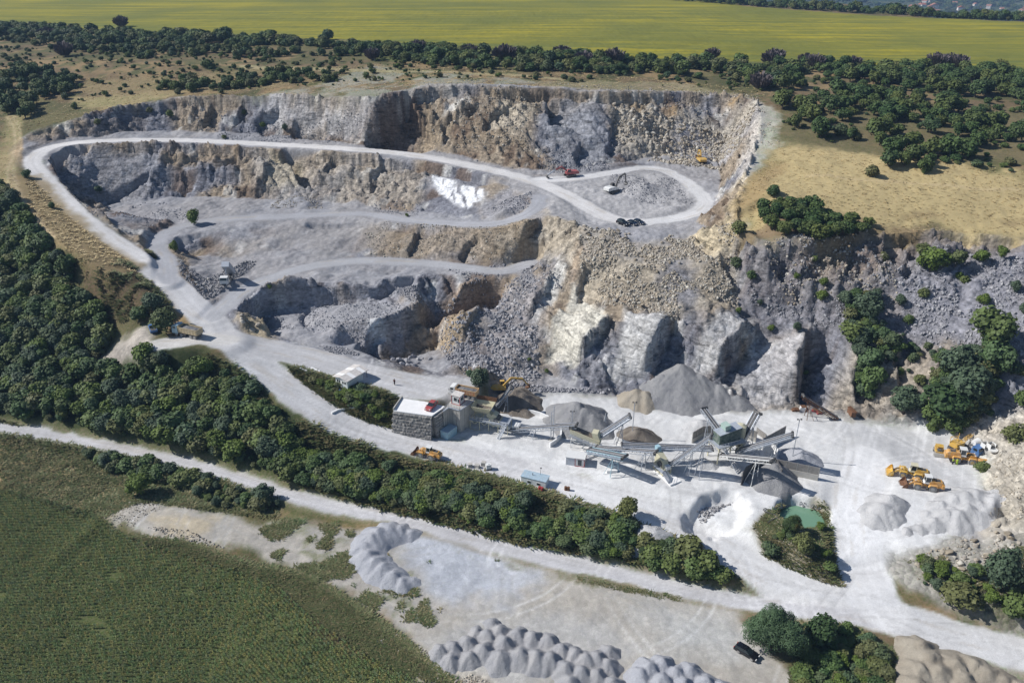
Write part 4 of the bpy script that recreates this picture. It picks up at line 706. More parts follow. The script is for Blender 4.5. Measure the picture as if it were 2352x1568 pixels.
# ------------------------------------------------------------ masses of trees
def mass(name, kinds, poly, n, h0, h1, label, cat='trees', mind=0, wide=1.1, clump=None, seed=1, world=False):
    R = np.random.RandomState(seed); xy = sow(poly, n, R, mind, world, clump); k = len(xy); src = []
    for q in kinds:
        have = {o.data.name: o for o in TREES[q]}; src += list(have.values())[:4]
    h = (h0+(h1-h0)*R.uniform(0, 1, k)**1.7)*R.uniform(.85, 1.15, k); P = np.stack([xy[:, 0], xy[:, 1], hgt(xy[:, 0], xy[:, 1])-h*.05], 1)
    return scatter(name, P, np.stack([h*wide*R.uniform(.9, 1.15, k), h*wide*R.uniform(.9, 1.15, k), h], 1), np.stack([0*h, 0*h, R.uniform(0, 6.28, k)], 1), R.randint(0, len(src), k), src, label, cat)
mass('woodland', ['wood', 'bush', 'lime', 'oak', 'willow'], [(-500,440),(0,430),(40,470),(110,570),(165,620),(180,680),(235,735),(255,800),(200,830),(240,860),(420,830),(560,870),(630,955),(690,1030),(700,1110),(450,1045),(200,985),(0,945),(-500,925)], 4600, 1.4, 6.0, 'dense dark green woodland covering the slope left of the haul road', seed=31, mind=1.15, clump=(13, 214, -.62))
mass('hillside_scrub', ['bush', 'wood', 'willow', 'lime'], [(690,1030),(900,1083),(1080,1122),(1180,1150),(1270,1160),(1390,1200),(1440,1200),(1460,1270),(1430,1290),(1200,1245),(950,1180),(700,1120)], 1250, .6, 3.9, 'thick green scrub on the bank between the two lower roads', 'scrub', seed=32, mind=.8, wide=1.25, clump=(8, 215, -.38))
mass('seeding_trees', ['rust', 'bush'], [(1480,1255),(1560,1260),(1690,1310),(1790,1378),(1640,1350),(1480,1300)], 120, 1.8, 5.2, 'dense bank of rust-tinged trees in the fork of the lower roads', seed=33, mind=1.3, wide=1.2)
mass('field_hedge', ['wood', 'bush', 'oak'], [(-500,35),(0,62),(250,76),(500,84),(750,100),(1000,112),(1200,126),(1500,142),(1780,150),(2000,160),(2450,168),(2450,180),(2100,185),(1800,175),(1780,195),(1500,170),(1200,165),(1000,150),(750,110),(500,100),(430,110),(200,100),(0,85),(-500,70)], 1800, 2, 6.8, 'belt of dark trees along the near edge of the sunflower field', 'hedge', seed=34, clump=(24, 210, -.6), wide=1.15)
mass('scrub_belt', ['bush', 'oak', 'wood'], [(-400,90),(0,90),(430,105),(520,90),(1000,130),(1250,140),(1780,185),(1780,200),(1560,190),(1250,160),(1000,160),(860,130),(560,130),(520,170),(420,195),(350,140),(200,120),(0,110),(-400,120)], 760, 1.5, 5, 'patches of scrub between the hedge and the quarry rim', 'scrub', seed=35, clump=(15, 211, .0))
mass('scattered_bushes', ['bush', 'oak', 'lime'], [(-400,120),(0,110),(900,130),(1250,160),(1780,195),(1780,215),(1250,185),(900,190),(400,210),(200,235),(0,180),(-400,200)], 900, .6, 2.8, 'small bushes dotted over the dry ground behind the quarry', 'bushes', seed=36, wide=1.2, clump=(10, 212, -.35))
mass('grove_bushes', ['bush', 'oak'], [(520,185),(640,165),(780,180),(770,192),(640,190),(520,205),(400,218),(360,210),(420,195)], 60, 3, 5, 'line of dark trees on the slope just behind the quarry rim', 'trees', seed=37, mind=2.6)
EH = [at(*q)[:2] for q in ((1400,-8,58),(1480,-4,58),(1700,13,58),(2000,34,58),(2352,49,58),(2900,74,57))]
mass('far_hedge', ['wood', 'oak'], [tuple(q) for q in EH]+[(q[0], q[1]+34) for q in EH[::-1]], 700, 4, 8.5, 'dark wood along the far edge of the sunflower field', 'wood', seed=38, mind=3, world=True)
mass('valley_trees', ['wood', 'bush'], [(200,1500),(3000,1500),(3500,3200),(200,3200)], 5200, 7, 14, 'distant trees of the valley around the village', 'trees', seed=39, world=True, wide=1.6, clump=(130, 213, -.15))
mass('plateau_undergrowth', ['bush', 'oak'], PW, 260, 1.2, 3, 'low undergrowth between the trees of the right plateau', 'undergrowth', seed=40, wide=1.4)
mass('mound_bushes', ['bush', 'lime'], [(1760,1240),(1800,1215),(1880,1260),(1940,1330),(1970,1370),(1850,1335),(1780,1290)], 13, .8, 2, 'low weeds and bushes on the mound between the pale roads', 'bushes', seed=41, wide=1.5)
mass('yard_thicket', ['bush', 'lime', 'wood'], [(1840,1500),(1900,1440),(1960,1445),(2045,1510),(2040,1600),(1840,1600)], 120, 1.0, 3.0, 'rough green thicket below the lower road', 'thicket', seed=42, wide=1.4, mind=.9)
mass('embankment_bushes', ['bush', 'lime'], [(640,845),(760,880),(880,915),(900,950),(840,965),(740,915)], 120, .6, 2.2, 'low bushes on the bank below the site hut', 'bushes', seed=43, wide=1.4)
mass('track_bushes', ['bush', 'willow'], [(0,965),(180,1000),(450,1060),(640,1130),(640,1160),(500,1165),(420,1120),(250,1080),(180,1030),(0,1000)], 170, 1.6, 4.2, 'dark bushes along the near side of the lower track', 'bushes', seed=44, wide=1.25, mind=1.6)
mass('wall_foot_bushes', ['bush', 'willow'], [(1960,740),(2080,780),(2250,820),(2352,850),(2352,880),(2150,860),(2000,830),(1950,790)], 60, 1, 3.2, 'bushes along the ledge of the right hand wall', 'bushes', seed=45)
mass('right_bank_bushes', ['bush', 'willow', 'lime'], [(2110,1290),(2200,1300),(2352,1330),(2430,1420),(2200,1375),(2120,1340)], 45, .8, 2.6, 'low bushes on the rubble bank above the lower road', 'bushes', seed=46, wide=1.3)
mass('wall_thicket', ['wood', 'willow', 'bush'], [(2150,870),(2200,840),(2300,800),(2320,860),(2290,900),(2270,960),(2220,985),(2150,985),(2140,930)], 80, 1.8, 6.5, 'dense leafy thicket climbing the right hand quarry wall', 'thicket', seed=47, wide=1.1); mass('ledge_thicket', ['bush', 'willow', 'wood'], [(1940,690),(2000,690),(2020,740),(2100,790),(2060,810),(1985,790),(2010,880),(1985,930),(1965,880),(1960,790),(1935,740)], 90, 1.0, 4.2, 'ragged green thicket along the gully and ledge of the right wall', 'thicket', seed=48, wide=1.15)
# bare grey shrubs in the hedge
for x, y in [(855,138),(960,118),(1080,132),(1290,132),(1410,148),(1780,142),(1770,150),(1850,148),(1870,158),(1960,155),(2150,152),(2180,150),(2200,156),(1745,205),(150,130),(110,88),(1635,135),(280,62),(1340,148),(1160,140)]:
    p = pick([(x, y)])[0]; plant('bare', p[0], p[1], R5.uniform(6, 9), 'leafless grey-purple shrub in the hedge behind the quarry', 'shrub', 'leafless shrubs in the hedge', wide=1.3)
# ------------------------------------------------------------ weeds and grass, sunflowers
def tuft(name, mat, seed, n=9, spread=.6, head=None):
    R = np.random.RandomState(seed); V = []; F = []
    for k in range(n):
        a = R.uniform(0, 6.28); q = R.uniform(0, spread); b = np.array([math.cos(a)*q, math.sin(a)*q, 0]); l = R.uniform(.5, 1); d = np.array([math.cos(a)*1.5, math.sin(a)*1.5, .8])*l*.7; s = np.array([-math.sin(a), math.cos(a), 0])*.16; o = len(V)
        V += [b-s, b+s, b+d]; F.append((o, o+1, o+2))
    me = bpy.data.meshes.new(name); me.from_pydata([tuple(v) for v in V], [], F); me.materials.append(mat); return me
def sunflower(name, seed):
    R = np.random.RandomState(seed); V = []; F = []
    for k in range(9):
        a = k*2.4+R.uniform(-.4, .4); z_ = .35+.6*k/9; l = R.uniform(.26, .38)*(1.25-z_*.4); c = np.array([0, 0, z_]); d = np.array([math.cos(a), math.sin(a), .15])*l; s = np.array([-math.sin(a), math.cos(a), 0])*l*.42; o = len(V)
        V += [c, c+d*.55-s, c+d*1.05+[0, 0, -.12], c+d*.55+s]; F.append((o, o+1, o+2, o+3))
    me = bpy.data.meshes.new(name); me.from_pydata([tuple(v) for v in V], [], F); me.materials.append(M['sunf']); return me
def sprout(mesh, kind, P, label, cat, group):
    o = bpy.data.objects.new(kind, mesh); C.objects.link(o); o.location = P[:3]; o.scale = (P[3],)*3; tag(o, label, cat, group); return o
def tufts(name, meshes, poly, n, h0, h1, label, cat, seed, clump=None, world=False, wide=1.0, road=.3):
    R = np.random.RandomState(seed); xy = sow(poly, n+len(meshes), R, 0, world, clump, road); z_ = hgt(xy[:, 0], xy[:, 1])-.03; h = R.uniform(h0, h1, len(xy)); src = []
    for k, me in enumerate(meshes): src.append(sprout(me, 'grass_tuft' if name != 'weeds' else 'weed', (xy[k, 0], xy[k, 1], z_[k], h[k]), 'single tuft at the edge of the '+cat, 'tuft', 'single tufts'))
    k = slice(len(meshes), None); m = len(xy)-len(meshes)
    scatter(name, np.stack([xy[:, 0], xy[:, 1], z_], 1)[k], np.stack([h*wide, h*wide, h], 1)[k], np.stack([0*h, 0*h, R.uniform(0, 6.28, len(h))], 1)[k], R.randint(0, len(src), m), src, label, cat)
WD = [tuft('weed', M['weed'], 1), tuft('weed', M['weed'], 2, 14, .8)]; ST = [tuft('grass_tuft', M['straw'], 3, 10, .7), tuft('grass_tuft', M['straw'], 4, 14, .9)]
srcW = []
for me, (px, py) in zip(WD, [(985,1290),(1010,1400)]):
    p = pick([(px, py)])[0]; srcW.append(sprout(me, 'weed', (p[0], p[1], p[2], .7), 'single weed on the gravel near the foot of the blue-grey heap' if px < 1000 else 'single weed on the gravel left of the tipped heaps', 'weed', None))
srcS = []
for me, (px, py) in zip(ST, [(1740,460),(1820,455)]):
    p = pick([(px, py)])[0]; srcS.append(sprout(me, 'grass_tuft', (p[0], p[1], p[2], .6), 'tuft of straw-coloured grass at the head of the dry field' if px < 1800 else 'tuft of straw-coloured grass out in the dry field', 'grass', None))
def tuftmass(name, src, parts, label, cat, seed):
    R = np.random.RandomState(seed); XY = []; Hh = []
    for poly, n, h0, h1, cl in parts:
        xy = sow(poly, n, R, 0, False, cl, .2); XY.append(xy); Hh.append(R.uniform(h0, h1, len(xy)))
    xy = np.concatenate(XY); h = np.concatenate(Hh); P = np.stack([xy[:, 0], xy[:, 1], hgt(xy[:, 0], xy[:, 1])-.03], 1)
    scatter(name, P, np.stack([h*1.3, h*1.3, h], 1), np.stack([0*h, 0*h, R.uniform(0, 6.28, len(h))], 1), R.randint(0, len(src), len(h)), src, label, cat)
BANK = [(620,828),(760,860),(920,915),(895,990),(800,965),(720,905)]
tuftmass('weeds', srcW, [(BANK, 2600, .4, 1.1, None), ([(0,960),(200,1010),(640,1140),(640,1190),(330,1150),(230,1190),(0,1120)], 4200, .4, 1.1, None), ([(300,1230),(420,1240),(560,1290),(700,1320),(860,1420),(960,1500),(1060,1580),(900,1530),(760,1445),(640,1350),(500,1290)], 5200, .4, 1.1, None),
  ([(560,1180),(950,1230),(900,1290),(980,1380),(1000,1440),(880,1410),(700,1310),(600,1270)], 1500, .3, .8, (4,220,.12)), ([(180,600),(300,600),(390,690),(370,720),(280,740),(200,680)], 900, .5, 1.1, (5,226,-.1)), ([(470,805),(560,850),(660,960),(900,1045),(1180,1090),(1300,1130),(1450,1190),(1620,1270),(1480,1290),(1200,1250),(950,1185),(700,1120),(560,960)], 6500, .5, 1.3, None),
  ([(1040,1262),(1200,1296),(1450,1347),(1620,1382),(1615,1390),(1440,1358),(1190,1308),(1040,1272)], 260, .2, .5, (5,225,.0)), ([(1735,1210),(1790,1150),(1890,1150),(1925,1200),(1940,1260),(1985,1360),(1940,1385),(1850,1340),(1770,1300)], 2200, .3, .8, None), ([(1830,1430),(1950,1440),(2060,1500),(2040,1600),(1820,1600)], 2600, .4, 1.0, None), ([(1290,1100),(1420,1120),(1400,1160),(1300,1135)], 260, .3, .6, (4,221,-.1)), ([(2060,1290),(2352,1250),(2500,1440),(2150,1350)], 900, .3, .9, (6,222,0)), ([(250,1330),(560,1290)][:0] or [(350,560),(420,640),(440,690),(395,640),(330,585)], 300, .3, .8, None)], 'low weeds and dry stalks on the banks and verges', 'weeds', 51)
tuftmass('dry_grass', srcS, [([(1790,335),(2352,395),(2450,550),(2200,530),(2000,540),(1700,535),(1700,440),(1750,380)], 3500, .2, .45, None), ([(0,190),(420,165),(900,150),(1780,205),(1780,222),(900,205),(400,222),(60,300),(0,330),(60,470),(0,420)], 5000, .25, .55, None), ([(60,400),(260,560),(330,640),(180,620),(60,470)], 700, .3, .7, None), ([(0,1000),(200,1060),(330,1140),(230,1180),(0,1115)], 1200, .3, .6, None)], 'straw-coloured dry grass on the plateau around the quarry', 'grass', 52)
# sunflowers of the near field in planted rows
pw = pick([(-160,1095),(0,1124),(200,1175),(300,1238),(500,1298),(650,1358),(750,1448),(850,1512),(1000,1590),(700,1640),(-160,1640)])[:, :2]
RX, RY = [], []
bend = lambda x: np.where(x > -55, -.9*np.maximum(0, x+55)**1.22, 0)
for k in range(136):
    y0 = 92+.86*k; x = np.arange(-152, 12, .40); x = x+R5.uniform(-.12, .12, len(x)); y = y0+bend(x)*.5+R5.uniform(-.07, .07, len(x))+1.2*fbm(x/40, x*0+1, 7, 2); RX.append(x); RY.append(y)
x = np.concatenate(RX); y = np.concatenate(RY); k = inpoly(pw, x, y) & (fbm(x/9, y/5, 230, 3) < .62) & (R5.uniform(size=len(x)) < .95); x, y = x[k], y[k]
SF = []
for i, (a, b) in enumerate([(460, 1350), (620, 1420)]):
    p = pick([(a, b)])[0]; SF.append(sprout(sunflower('sunflower', i), 'sunflower', (p[0], p[1], p[2], 1.4), 'sunflower standing in the near field, '+('left' if i == 0 else 'right')+' of two stray plants between the rows', 'sunflower', None))
h = R5.uniform(.95, 1.45, len(x)); scatter('sunflowers', np.stack([x, y, hgt(x, y)-.05], 1), np.stack([h*.62, h*.62, h], 1), np.stack([0*h, 0*h, R5.uniform(0, 6.28, len(h))], 1), R5.randint(0, 2, len(h)), SF, 'rows of sunflowers filling the near field', 'sunflowers')
print('sunflowers', len(x))
# ------------------------------------------------------------ loose stone
def rock_mesh(name, mat, seed, sub=1, squ=(1, .8, .62)):
    R = np.random.RandomState(seed); V, F = ico(sub); V = V.copy(); 
    for _ in range(7):                                      # knock flat faces onto the lump
        d = R.normal(size=3); d /= np.linalg.norm(d); c = R.uniform(.55, .8); q = V@d; V = V-np.outer(np.maximum(0, q-c), d)
    V = V*(1+.08*R.uniform(-1, 1, (len(V), 1)))*np.array(squ)*.62
    me = bpy.data.meshes.new(name); me.from_pydata([tuple(v) for v in V], [], F); me.materials.append(mat); return me
RK = {k: [rock_mesh('boulder', M['rock_'+k], 100+j+17*i) for j in range(4)] for i, k in enumerate(('grey', 'tan', 'dark'))}
BO = {k: [] for k in RK}
def boulders(kind, poly, n, s0, s1, label, group, seed, pts=None):
    R = np.random.RandomState(seed); xy = sow(poly, n, R, s0*.8, avoid_road=.3)
    for x, y in xy:
        s = s0+(s1-s0)*R.rand()**2; o = bpy.data.objects.new('boulder', RK[kind][R.randint(4)]); C.objects.link(o); o.location = (x, y, float(hgt(x, y)[0])+s*.18)
        o.rotation_euler = (R.uniform(-.5, .5), R.uniform(-.5, .5), R.uniform(0, 6.28)); o.scale = (s*R.uniform(.8, 1.3), s*R.uniform(.8, 1.2), s*R.uniform(.7, 1.1)); tag(o, label, 'boulder', group); BO[kind].append(o)
boulders('grey', [(895,795),(950,800),(960,815),(1000,830),(960,842),(900,830)], 24, .9, 2.2, 'grey boulder tumbled into the shaded hollow under the dark rock wall', 'boulders in the hollow', 61)
boulders('grey', [(1010,800),(1080,810),(1180,870),(1170,895),(1060,850)], 34, .7, 1.9, 'pale grey boulder at the foot of the quarry wall behind the crusher', 'boulders behind the crusher', 62)
boulders('grey', [(1100,700),(1180,690),(1210,740),(1150,790),(1090,770)], 26, .8, 2.0, 'grey boulder lying on the rubble slope left of the light slabs', 'boulders on the rubble slope', 63)
boulders('tan', [(1330,560),(1450,545),(1560,560),(1620,640),(1600,700),(1440,690),(1345,640)], 40, .6, 1.5, 'sand-coloured boulder on the scree under the car bench', 'boulders on the tan scree', 64)
boulders('tan', [(1400,225),(1560,230),(1720,240),(1690,320),(1500,330),(1410,300)], 36, .9, 2.3, 'pale yellowish boulder on the right part of the back wall', 'boulders on the back wall', 65)
boulders('tan', [(1330,522),(1420,528),(1470,545),(1400,560),(1340,545)], 26, .9, 1.8, 'tan boulder on the edge of the bench below the three parked cars', 'boulders on the bench edge', 66)
boulders('tan', [(540,735),(590,735),(600,760),(570,765)], 8, .9, 1.9, 'ochre boulder at the corner of the pit by the haul road junction', 'boulders at the pit corner', 67)
boulders('grey', [(2100,640),(2330,620),(2340,780),(2150,770)], 30, .8, 1.7, 'grey boulder on the scree of the right hand wall', 'boulders on the right scree', 68)
boulders('tan', [(2100,1290),(2240,1230),(2352,1150),(2400,1250),(2200,1310),(2110,1320)], 36, .7, 1.6, 'pale boulder on the slope right of the gravel heaps', 'boulders right of the heaps', 69)
boulders('dark', [(420,650),(480,640),(510,665),(480,690),(440,685)], 12, .8, 1.6, 'dark boulder in the tipped rubble left of the raised tipper', 'boulders left of the raised tipper', 70)
print('boulders', sum(len(v) for v in BO.values()))
def rubble(name, kind, parts, label, seed, cat='rubble'):
    R = np.random.RandomState(seed); XY = []; Sz = []
    for poly, n, s0, s1, cl in parts:
        cl = cl or (7+3*R.rand(), 300+R.randint(99), -.22); xy = sow(poly, int(n*1.25), R, 0, False, cl, .2); XY.append(xy); Sz.append(s0*.8+(s1*.85-s0*.8)*R.rand(len(xy))**7)
    xy = np.concatenate(XY); s = np.concatenate(Sz); n = len(s); P = np.stack([xy[:, 0], xy[:, 1], hgt(xy[:, 0], xy[:, 1])+s*.12], 1); meshes = {}
    for o in BO[kind]: meshes.setdefault(o.data.name, o)
    scatter(name, P, s[:, None]*R.uniform(.7, 1.25, (n, 3)), R.uniform(0, 6.28, (n, 3)), R.randint(0, len(meshes), n), list(meshes.values()), label, cat)
rubble('grey_rubble', 'grey', [([(1000,690),(1230,640),(1240,870),(1180,895),(1060,860),(1010,800)], 5200, .25, 1.3, None), ([(700,640),(960,700),(880,735),(830,790),(640,760),(600,700)], 2200, .2, .8, None), ([(880,650),(1010,690),(960,705),(880,660)], 900, .2, .9, None), ([(1030,620),(1230,600),(1300,650),(1200,690),(1080,650)], 1500, .25, 1.0, None),
 ([(1120,480),(1220,440),(1230,470),(1180,498)], 700, .25, 1.1, None), ([(300,470),(420,465),(440,500),(330,520),(260,500)], 900, .2, .9, None), ([(1180,880),(1400,895),(1470,920),(1400,905),(1190,900)], 900, .25, 1.1, None), ([(730,795),(800,800),(830,815),(760,812)], 420, .25, .8, None), ([(2040,600),(2352,590),(2420,830),(2200,800),(2080,760)], 5200, .25, 1.2, None), ([(1750,700),(1900,690),(2080,730),(2050,790),(1880,750),(1760,730)], 1800, .2, .9, None),
 ([(500,330),(900,345),(1240,400),(1180,405),(900,350),(500,322)][:3]+[(900,335),(700,318),(500,308)], 900, .25, .9, None), ([(1400,400),(1560,410),(1590,470),(1480,470),(1420,440)], 2200, .2, .8, None), ([(1250,380),(1400,370),(1400,392),(1260,400)], 700, .25, 1.0, None), ([(1540,350),(1640,350),(1640,368),(1550,368)], 420, .5, 1.6, None), ([(1230,340),(1330,340),(1330,390),(1240,390)], 700, .2, .9, None), ([(850,460),(960,470),(960,495),(860,488)], 400, .2, .8, None)], 'loose grey broken rock lying on slopes and benches', 71)
rubble('tan_rubble', 'tan', [([(1330,540),(1690,560),(1700,720),(1540,735),(1420,705),(1330,680)], 11000, .22, 1.2, None), ([(1400,215),(1740,235),(1700,340),(1420,345)], 7000, .3, 1.8, None), ([(980,205),(1250,210),(1240,350),(1000,340)], 3000, .25, 1.1, (9,240,-.1)), ([(1330,525),(1700,520),(1690,560),(1420,550)], 1800, .25, 1.2, None), ([(2090,1290),(2240,1210),(2280,1050),(2500,1100),(2500,1420),(2352,1425),(2200,1375),(2110,1340)], 3200, .15, .8, None), ([(830,520),(1230,525),(1280,570),(1100,600),(850,585)], 2200, .2, .8, None),
 ([(640,455),(740,455),(740,480),(620,478)], 900, .2, .8, None), ([(860,1470),(900,1450),(1010,1510),(1130,1568),(1050,1600),(960,1550)], 2400, .12, .6, None), ([(235,1170),(340,1145),(420,1150),(340,1180),(300,1215),(240,1195)], 900, .12, .5, None), ([(330,1210),(430,1215),(520,1260),(440,1245)], 500, .12, .7, None), ([(1740,1230),(1780,1280),(1940,1380),(1960,1340),(1900,1250),(1880,1180),(1790,1170)], 1600, .12, .6, None), ([(620,830),(760,935),(830,975),(900,990),(1000,1010),(960,1000),(830,965),(700,880)], 700, .15, .6, None), ([(1750,560),(2060,545),(2060,700),(1800,700)], 2600, .2, 1.1, (10,241,-.2)), ([(1240,190),(1740,215),(1790,330),(1745,380),(1740,240),(1400,208)], 1800, .2, 1.0, None), ([(870,190),(1240,192),(1240,200),(860,222)], 700, .2, .8, None)], 'loose tan and pale broken stone on slopes and banks', 72)
rubble('dark_rubble', 'dark', [([(415,600),(470,640),(560,600),(590,600),(510,670),(470,690),(440,685),(415,640)], 2600, .25, 1.2, None), ([(545,700),(600,670),(640,690),(580,730)], 700, .2, .9, None), ([(1700,560),(1900,570),(2050,560),(2060,700),(1900,720),(1720,700)], 1600, .25, 1.2, (8,242,-.1)), ([(130,400),(230,500),(340,560),(300,540),(180,480)], 500, .2, .8, None), ([(1600,1175),(1620,1165),(1690,1145),(1660,1165),(1625,1195),(1610,1205)], 350, .2, .9, None), ([(1840,1150),(1800,1165),(1790,1185),(1815,1170),(1870,1155),(1890,1165)], 200, .2, .6, None), ([(430,220),(830,230),(820,300),(440,300)], 1200, .25, .9, None)], 'dark broken rock tipped over edges and lying on ledges', 73)
# ------------------------------------------------------------ builders for made things
class MB:
    def __init__(s): s.V = []; s.F = []
    def add(s, V, F): o = len(s.V); s.V += [Vector(v) for v in V]; s.F += [tuple(i+o for i in f) for f in F]; return s
    def box(s, c, d, rot=None, taper=1.0):
        x, y, z = d[0]/2, d[1]/2, d[2]/2; V = [Vector((a*x*(taper if k > 0 else 1), b*y*(taper if k > 0 else 1), k*z)) for k in (-1, 1) for b in (-1, 1) for a in (-1, 1)]
        if rot: m = Euler(rot).to_matrix(); V = [m@v for v in V]
        return s.add([v+Vector(c) for v in V], [(0,2,3,1),(4,5,7,6),(0,1,5,4),(1,3,7,5),(3,2,6,7),(2,0,4,6)])
    def bar(s, p, q, w, h=None):
        p, q = Vector(p), Vector(q); d = (q-p); L = d.length
        if L < 1e-6: return s
        h = h or w; d.normalize(); a = d.cross(Vector((0, 0, 1))); a = a.normalized() if a.length > 1e-3 else Vector((1, 0, 0)); b = a.cross(d).normalized(); a *= w/2; b *= h/2
        V = [p-a-b, p+a-b, p+a+b, p-a+b, q-a-b, q+a-b, q+a+b, q-a+b]; return s.add(V, [(3,2,1,0),(4,5,6,7),(0,1,5,4),(1,2,6,5),(2,3,7,6),(3,0,4,7)])
    def cyl(s, p, q, r, r2=None, n=12, cap=True):
        p, q = Vector(p), Vector(q); d = (q-p).normalized(); a = d.cross(Vector((.13, .27, 1))).normalized(); b = d.cross(a); r2 = r if r2 is None else r2
        V = [c+(a*math.cos(t*2*math.pi/n)+b*math.sin(t*2*math.pi/n))*k for c, k in ((p, r), (q, r2)) for t in range(n)]
        F = [(t, (t+1) % n, n+(t+1) % n, n+t) for t in range(n)]
        if cap: F += [tuple(range(n))[::-1], tuple(range(n, 2*n))]
        return s.add(V, F)
    def prism(s, pts, y0, y1, inset=0):                     # outline in x-z, from y0 to y1
        n = len(pts); V = [(x, y0, z) for x, z in pts]+[(x, y1, z) for x, z in pts]
        return s.add(V, [tuple(range(n)), tuple(range(n, 2*n))[::-1]]+[(k, n+k, n+(k+1) % n, (k+1) % n) for k in range(n)])
    def poly(s, pts, z0, z1):                               # plan outline, extruded up
        n = len(pts); V = [(p[0], p[1], z0) for p in pts]+[(p[0], p[1], z1) for p in pts]
        return s.add(V, [tuple(range(n))[::-1], tuple(range(n, 2*n))]+[(k, (k+1) % n, n+(k+1) % n, n+k) for k in range(n)])
    def hexa(s, b, t): return s.add(list(b)+list(t), [(0,3,2,1),(4,5,6,7),(0,1,5,4),(1,2,6,5),(2,3,7,6),(3,0,4,7)])
    def build(s, name, mat, parent=None):
        o = mesh_obj(name, s.V, s.F, mat, parent); return o
def empty(name, loc, rz=0, label=None, cat=None, group=None, sc=1.0):
    e = bpy.data.objects.new(name, None); e.empty_display_size = .5; C.objects.link(e); e.location = loc; e.rotation_euler = (0, 0, rz); e.scale = (sc, sc, sc); return tag(e, label, cat, group)
def W(sx, sy, z): return Vector(at(sx/1.0884, sy/1.0884, z))
def G(sx, sy):
    p = pick([S(sx, sy)])[0]; return Vector(p)
def gz(x, y): return float(hgt(x, y)[0])
m_yel = plain('yellow_paint', (.62,.36,.025), .45, var=.12, dust=.45); m_yel2 = plain('orange_yellow_paint', (.60,.29,.03), .5, var=.15, dust=.5); m_dk = plain('dark_steel', (.035,.036,.04), .6, .2, dust=.35)
m_tyre = plain('dusty_tyre', (.16,.155,.15), .9, dust=.5); m_rim = plain('wheel_rim', (.42,.27,.06), .6, dust=.5); m_rimg = plain('grey_rim', (.30,.30,.30), .5, dust=.4); m_glass = plain('dark_glass', (.02,.03,.035), .12, spec=.8, var=.05); m_wht = plain('white_paint', (.72,.72,.70), .5, var=.06, dust=.2)
m_red = plain('red_paint', (.36,.03,.03), .4, dust=.25); m_redd = plain('red_machine_paint', (.33,.035,.04), .5, dust=.35); m_blk = plain('black_car_paint', (.008,.009,.012), .22, spec=.7, var=.05); m_navy = plain('dark_blue_car_paint', (.010,.016,.035), .22, spec=.7, var=.05); m_blue = plain('blue_paint', (.035,.14,.36), .45, dust=.25); m_rust = plain('rusty_steel', (.17,.085,.045), .85, var=.3)
m_sand = plain('sand_paint', (.50,.39,.22), .6, dust=.4); m_steel = plain('galvanised_steel', (.42,.46,.52), .55, .3, dust=.35); m_belt_shade = plain('belt_and_wall_shade', (.045,.045,.05), .8, dust=.25); m_cream = plain('cream_paint', (.60,.56,.38), .6, dust=.35); m_green = plain('green_paint', (.33,.46,.40), .5, dust=.35); m_dgrn = plain('dark_green_screen', (.035,.075,.055), .7, dust=.4)  # the belt colour also paints the shade on the curved bay wall
m_conc = plain('concrete', (.44,.42,.38), .9, var=.14, sc=.8); m_concw = plain('pale_concrete', (.80,.79,.77), .9, var=.07, sc=.6); m_panel = plain('mesh_panel', (.22,.205,.19), .9, var=.2, dust=.3); m_roof = plain('weathered_roof_sheet', (.60,.56,.52), .8, var=.18, sc=1.4); m_cont = plain('light_blue_container', (.33,.52,.60), .5, dust=.3); m_contb = plain('blue_container_roof', (.36,.48,.56), .5, dust=.3); m_wall = plain('pale_cabin_wall', (.62,.66,.66), .6, dust=.2)
m_block = stone_mat('rough_stone_block', [(.20,.195,.19), (.33,.32,.30), (.26,.25,.24), (.40,.38,.35)], 3.0, .35); m_lightr = plain('red_light', (.55,.02,.02), .3); m_skin = plain('skin', (.42,.26,.18), .7); m_vest = plain('high_visibility_cloth', (.45,.62,.05), .8); m_cloth = plain('dark_cloth', (.03,.03,.035), .9); m_orange = plain('orange_side_board', (.58,.36,.16), .6, dust=.3)
m_load = gravel('truck_load', (.20,.20,.21), (.30,.29,.28), 2.0)
def wheel(par, x, y, r, wd, rim=m_rim):
    w_ = MB().cyl((x, y-wd/2, r), (x, y+wd/2, r), r, n=18).build('wheel', m_tyre, par); s = 1 if y > 0 else -1
    MB().cyl((x, y+s*(wd/2-.02), r), (x, y+s*(wd/2+.03), r), r*.5, n=12).build('rim', rim, w_); return w_
def tyre_lugs(w_): return w_
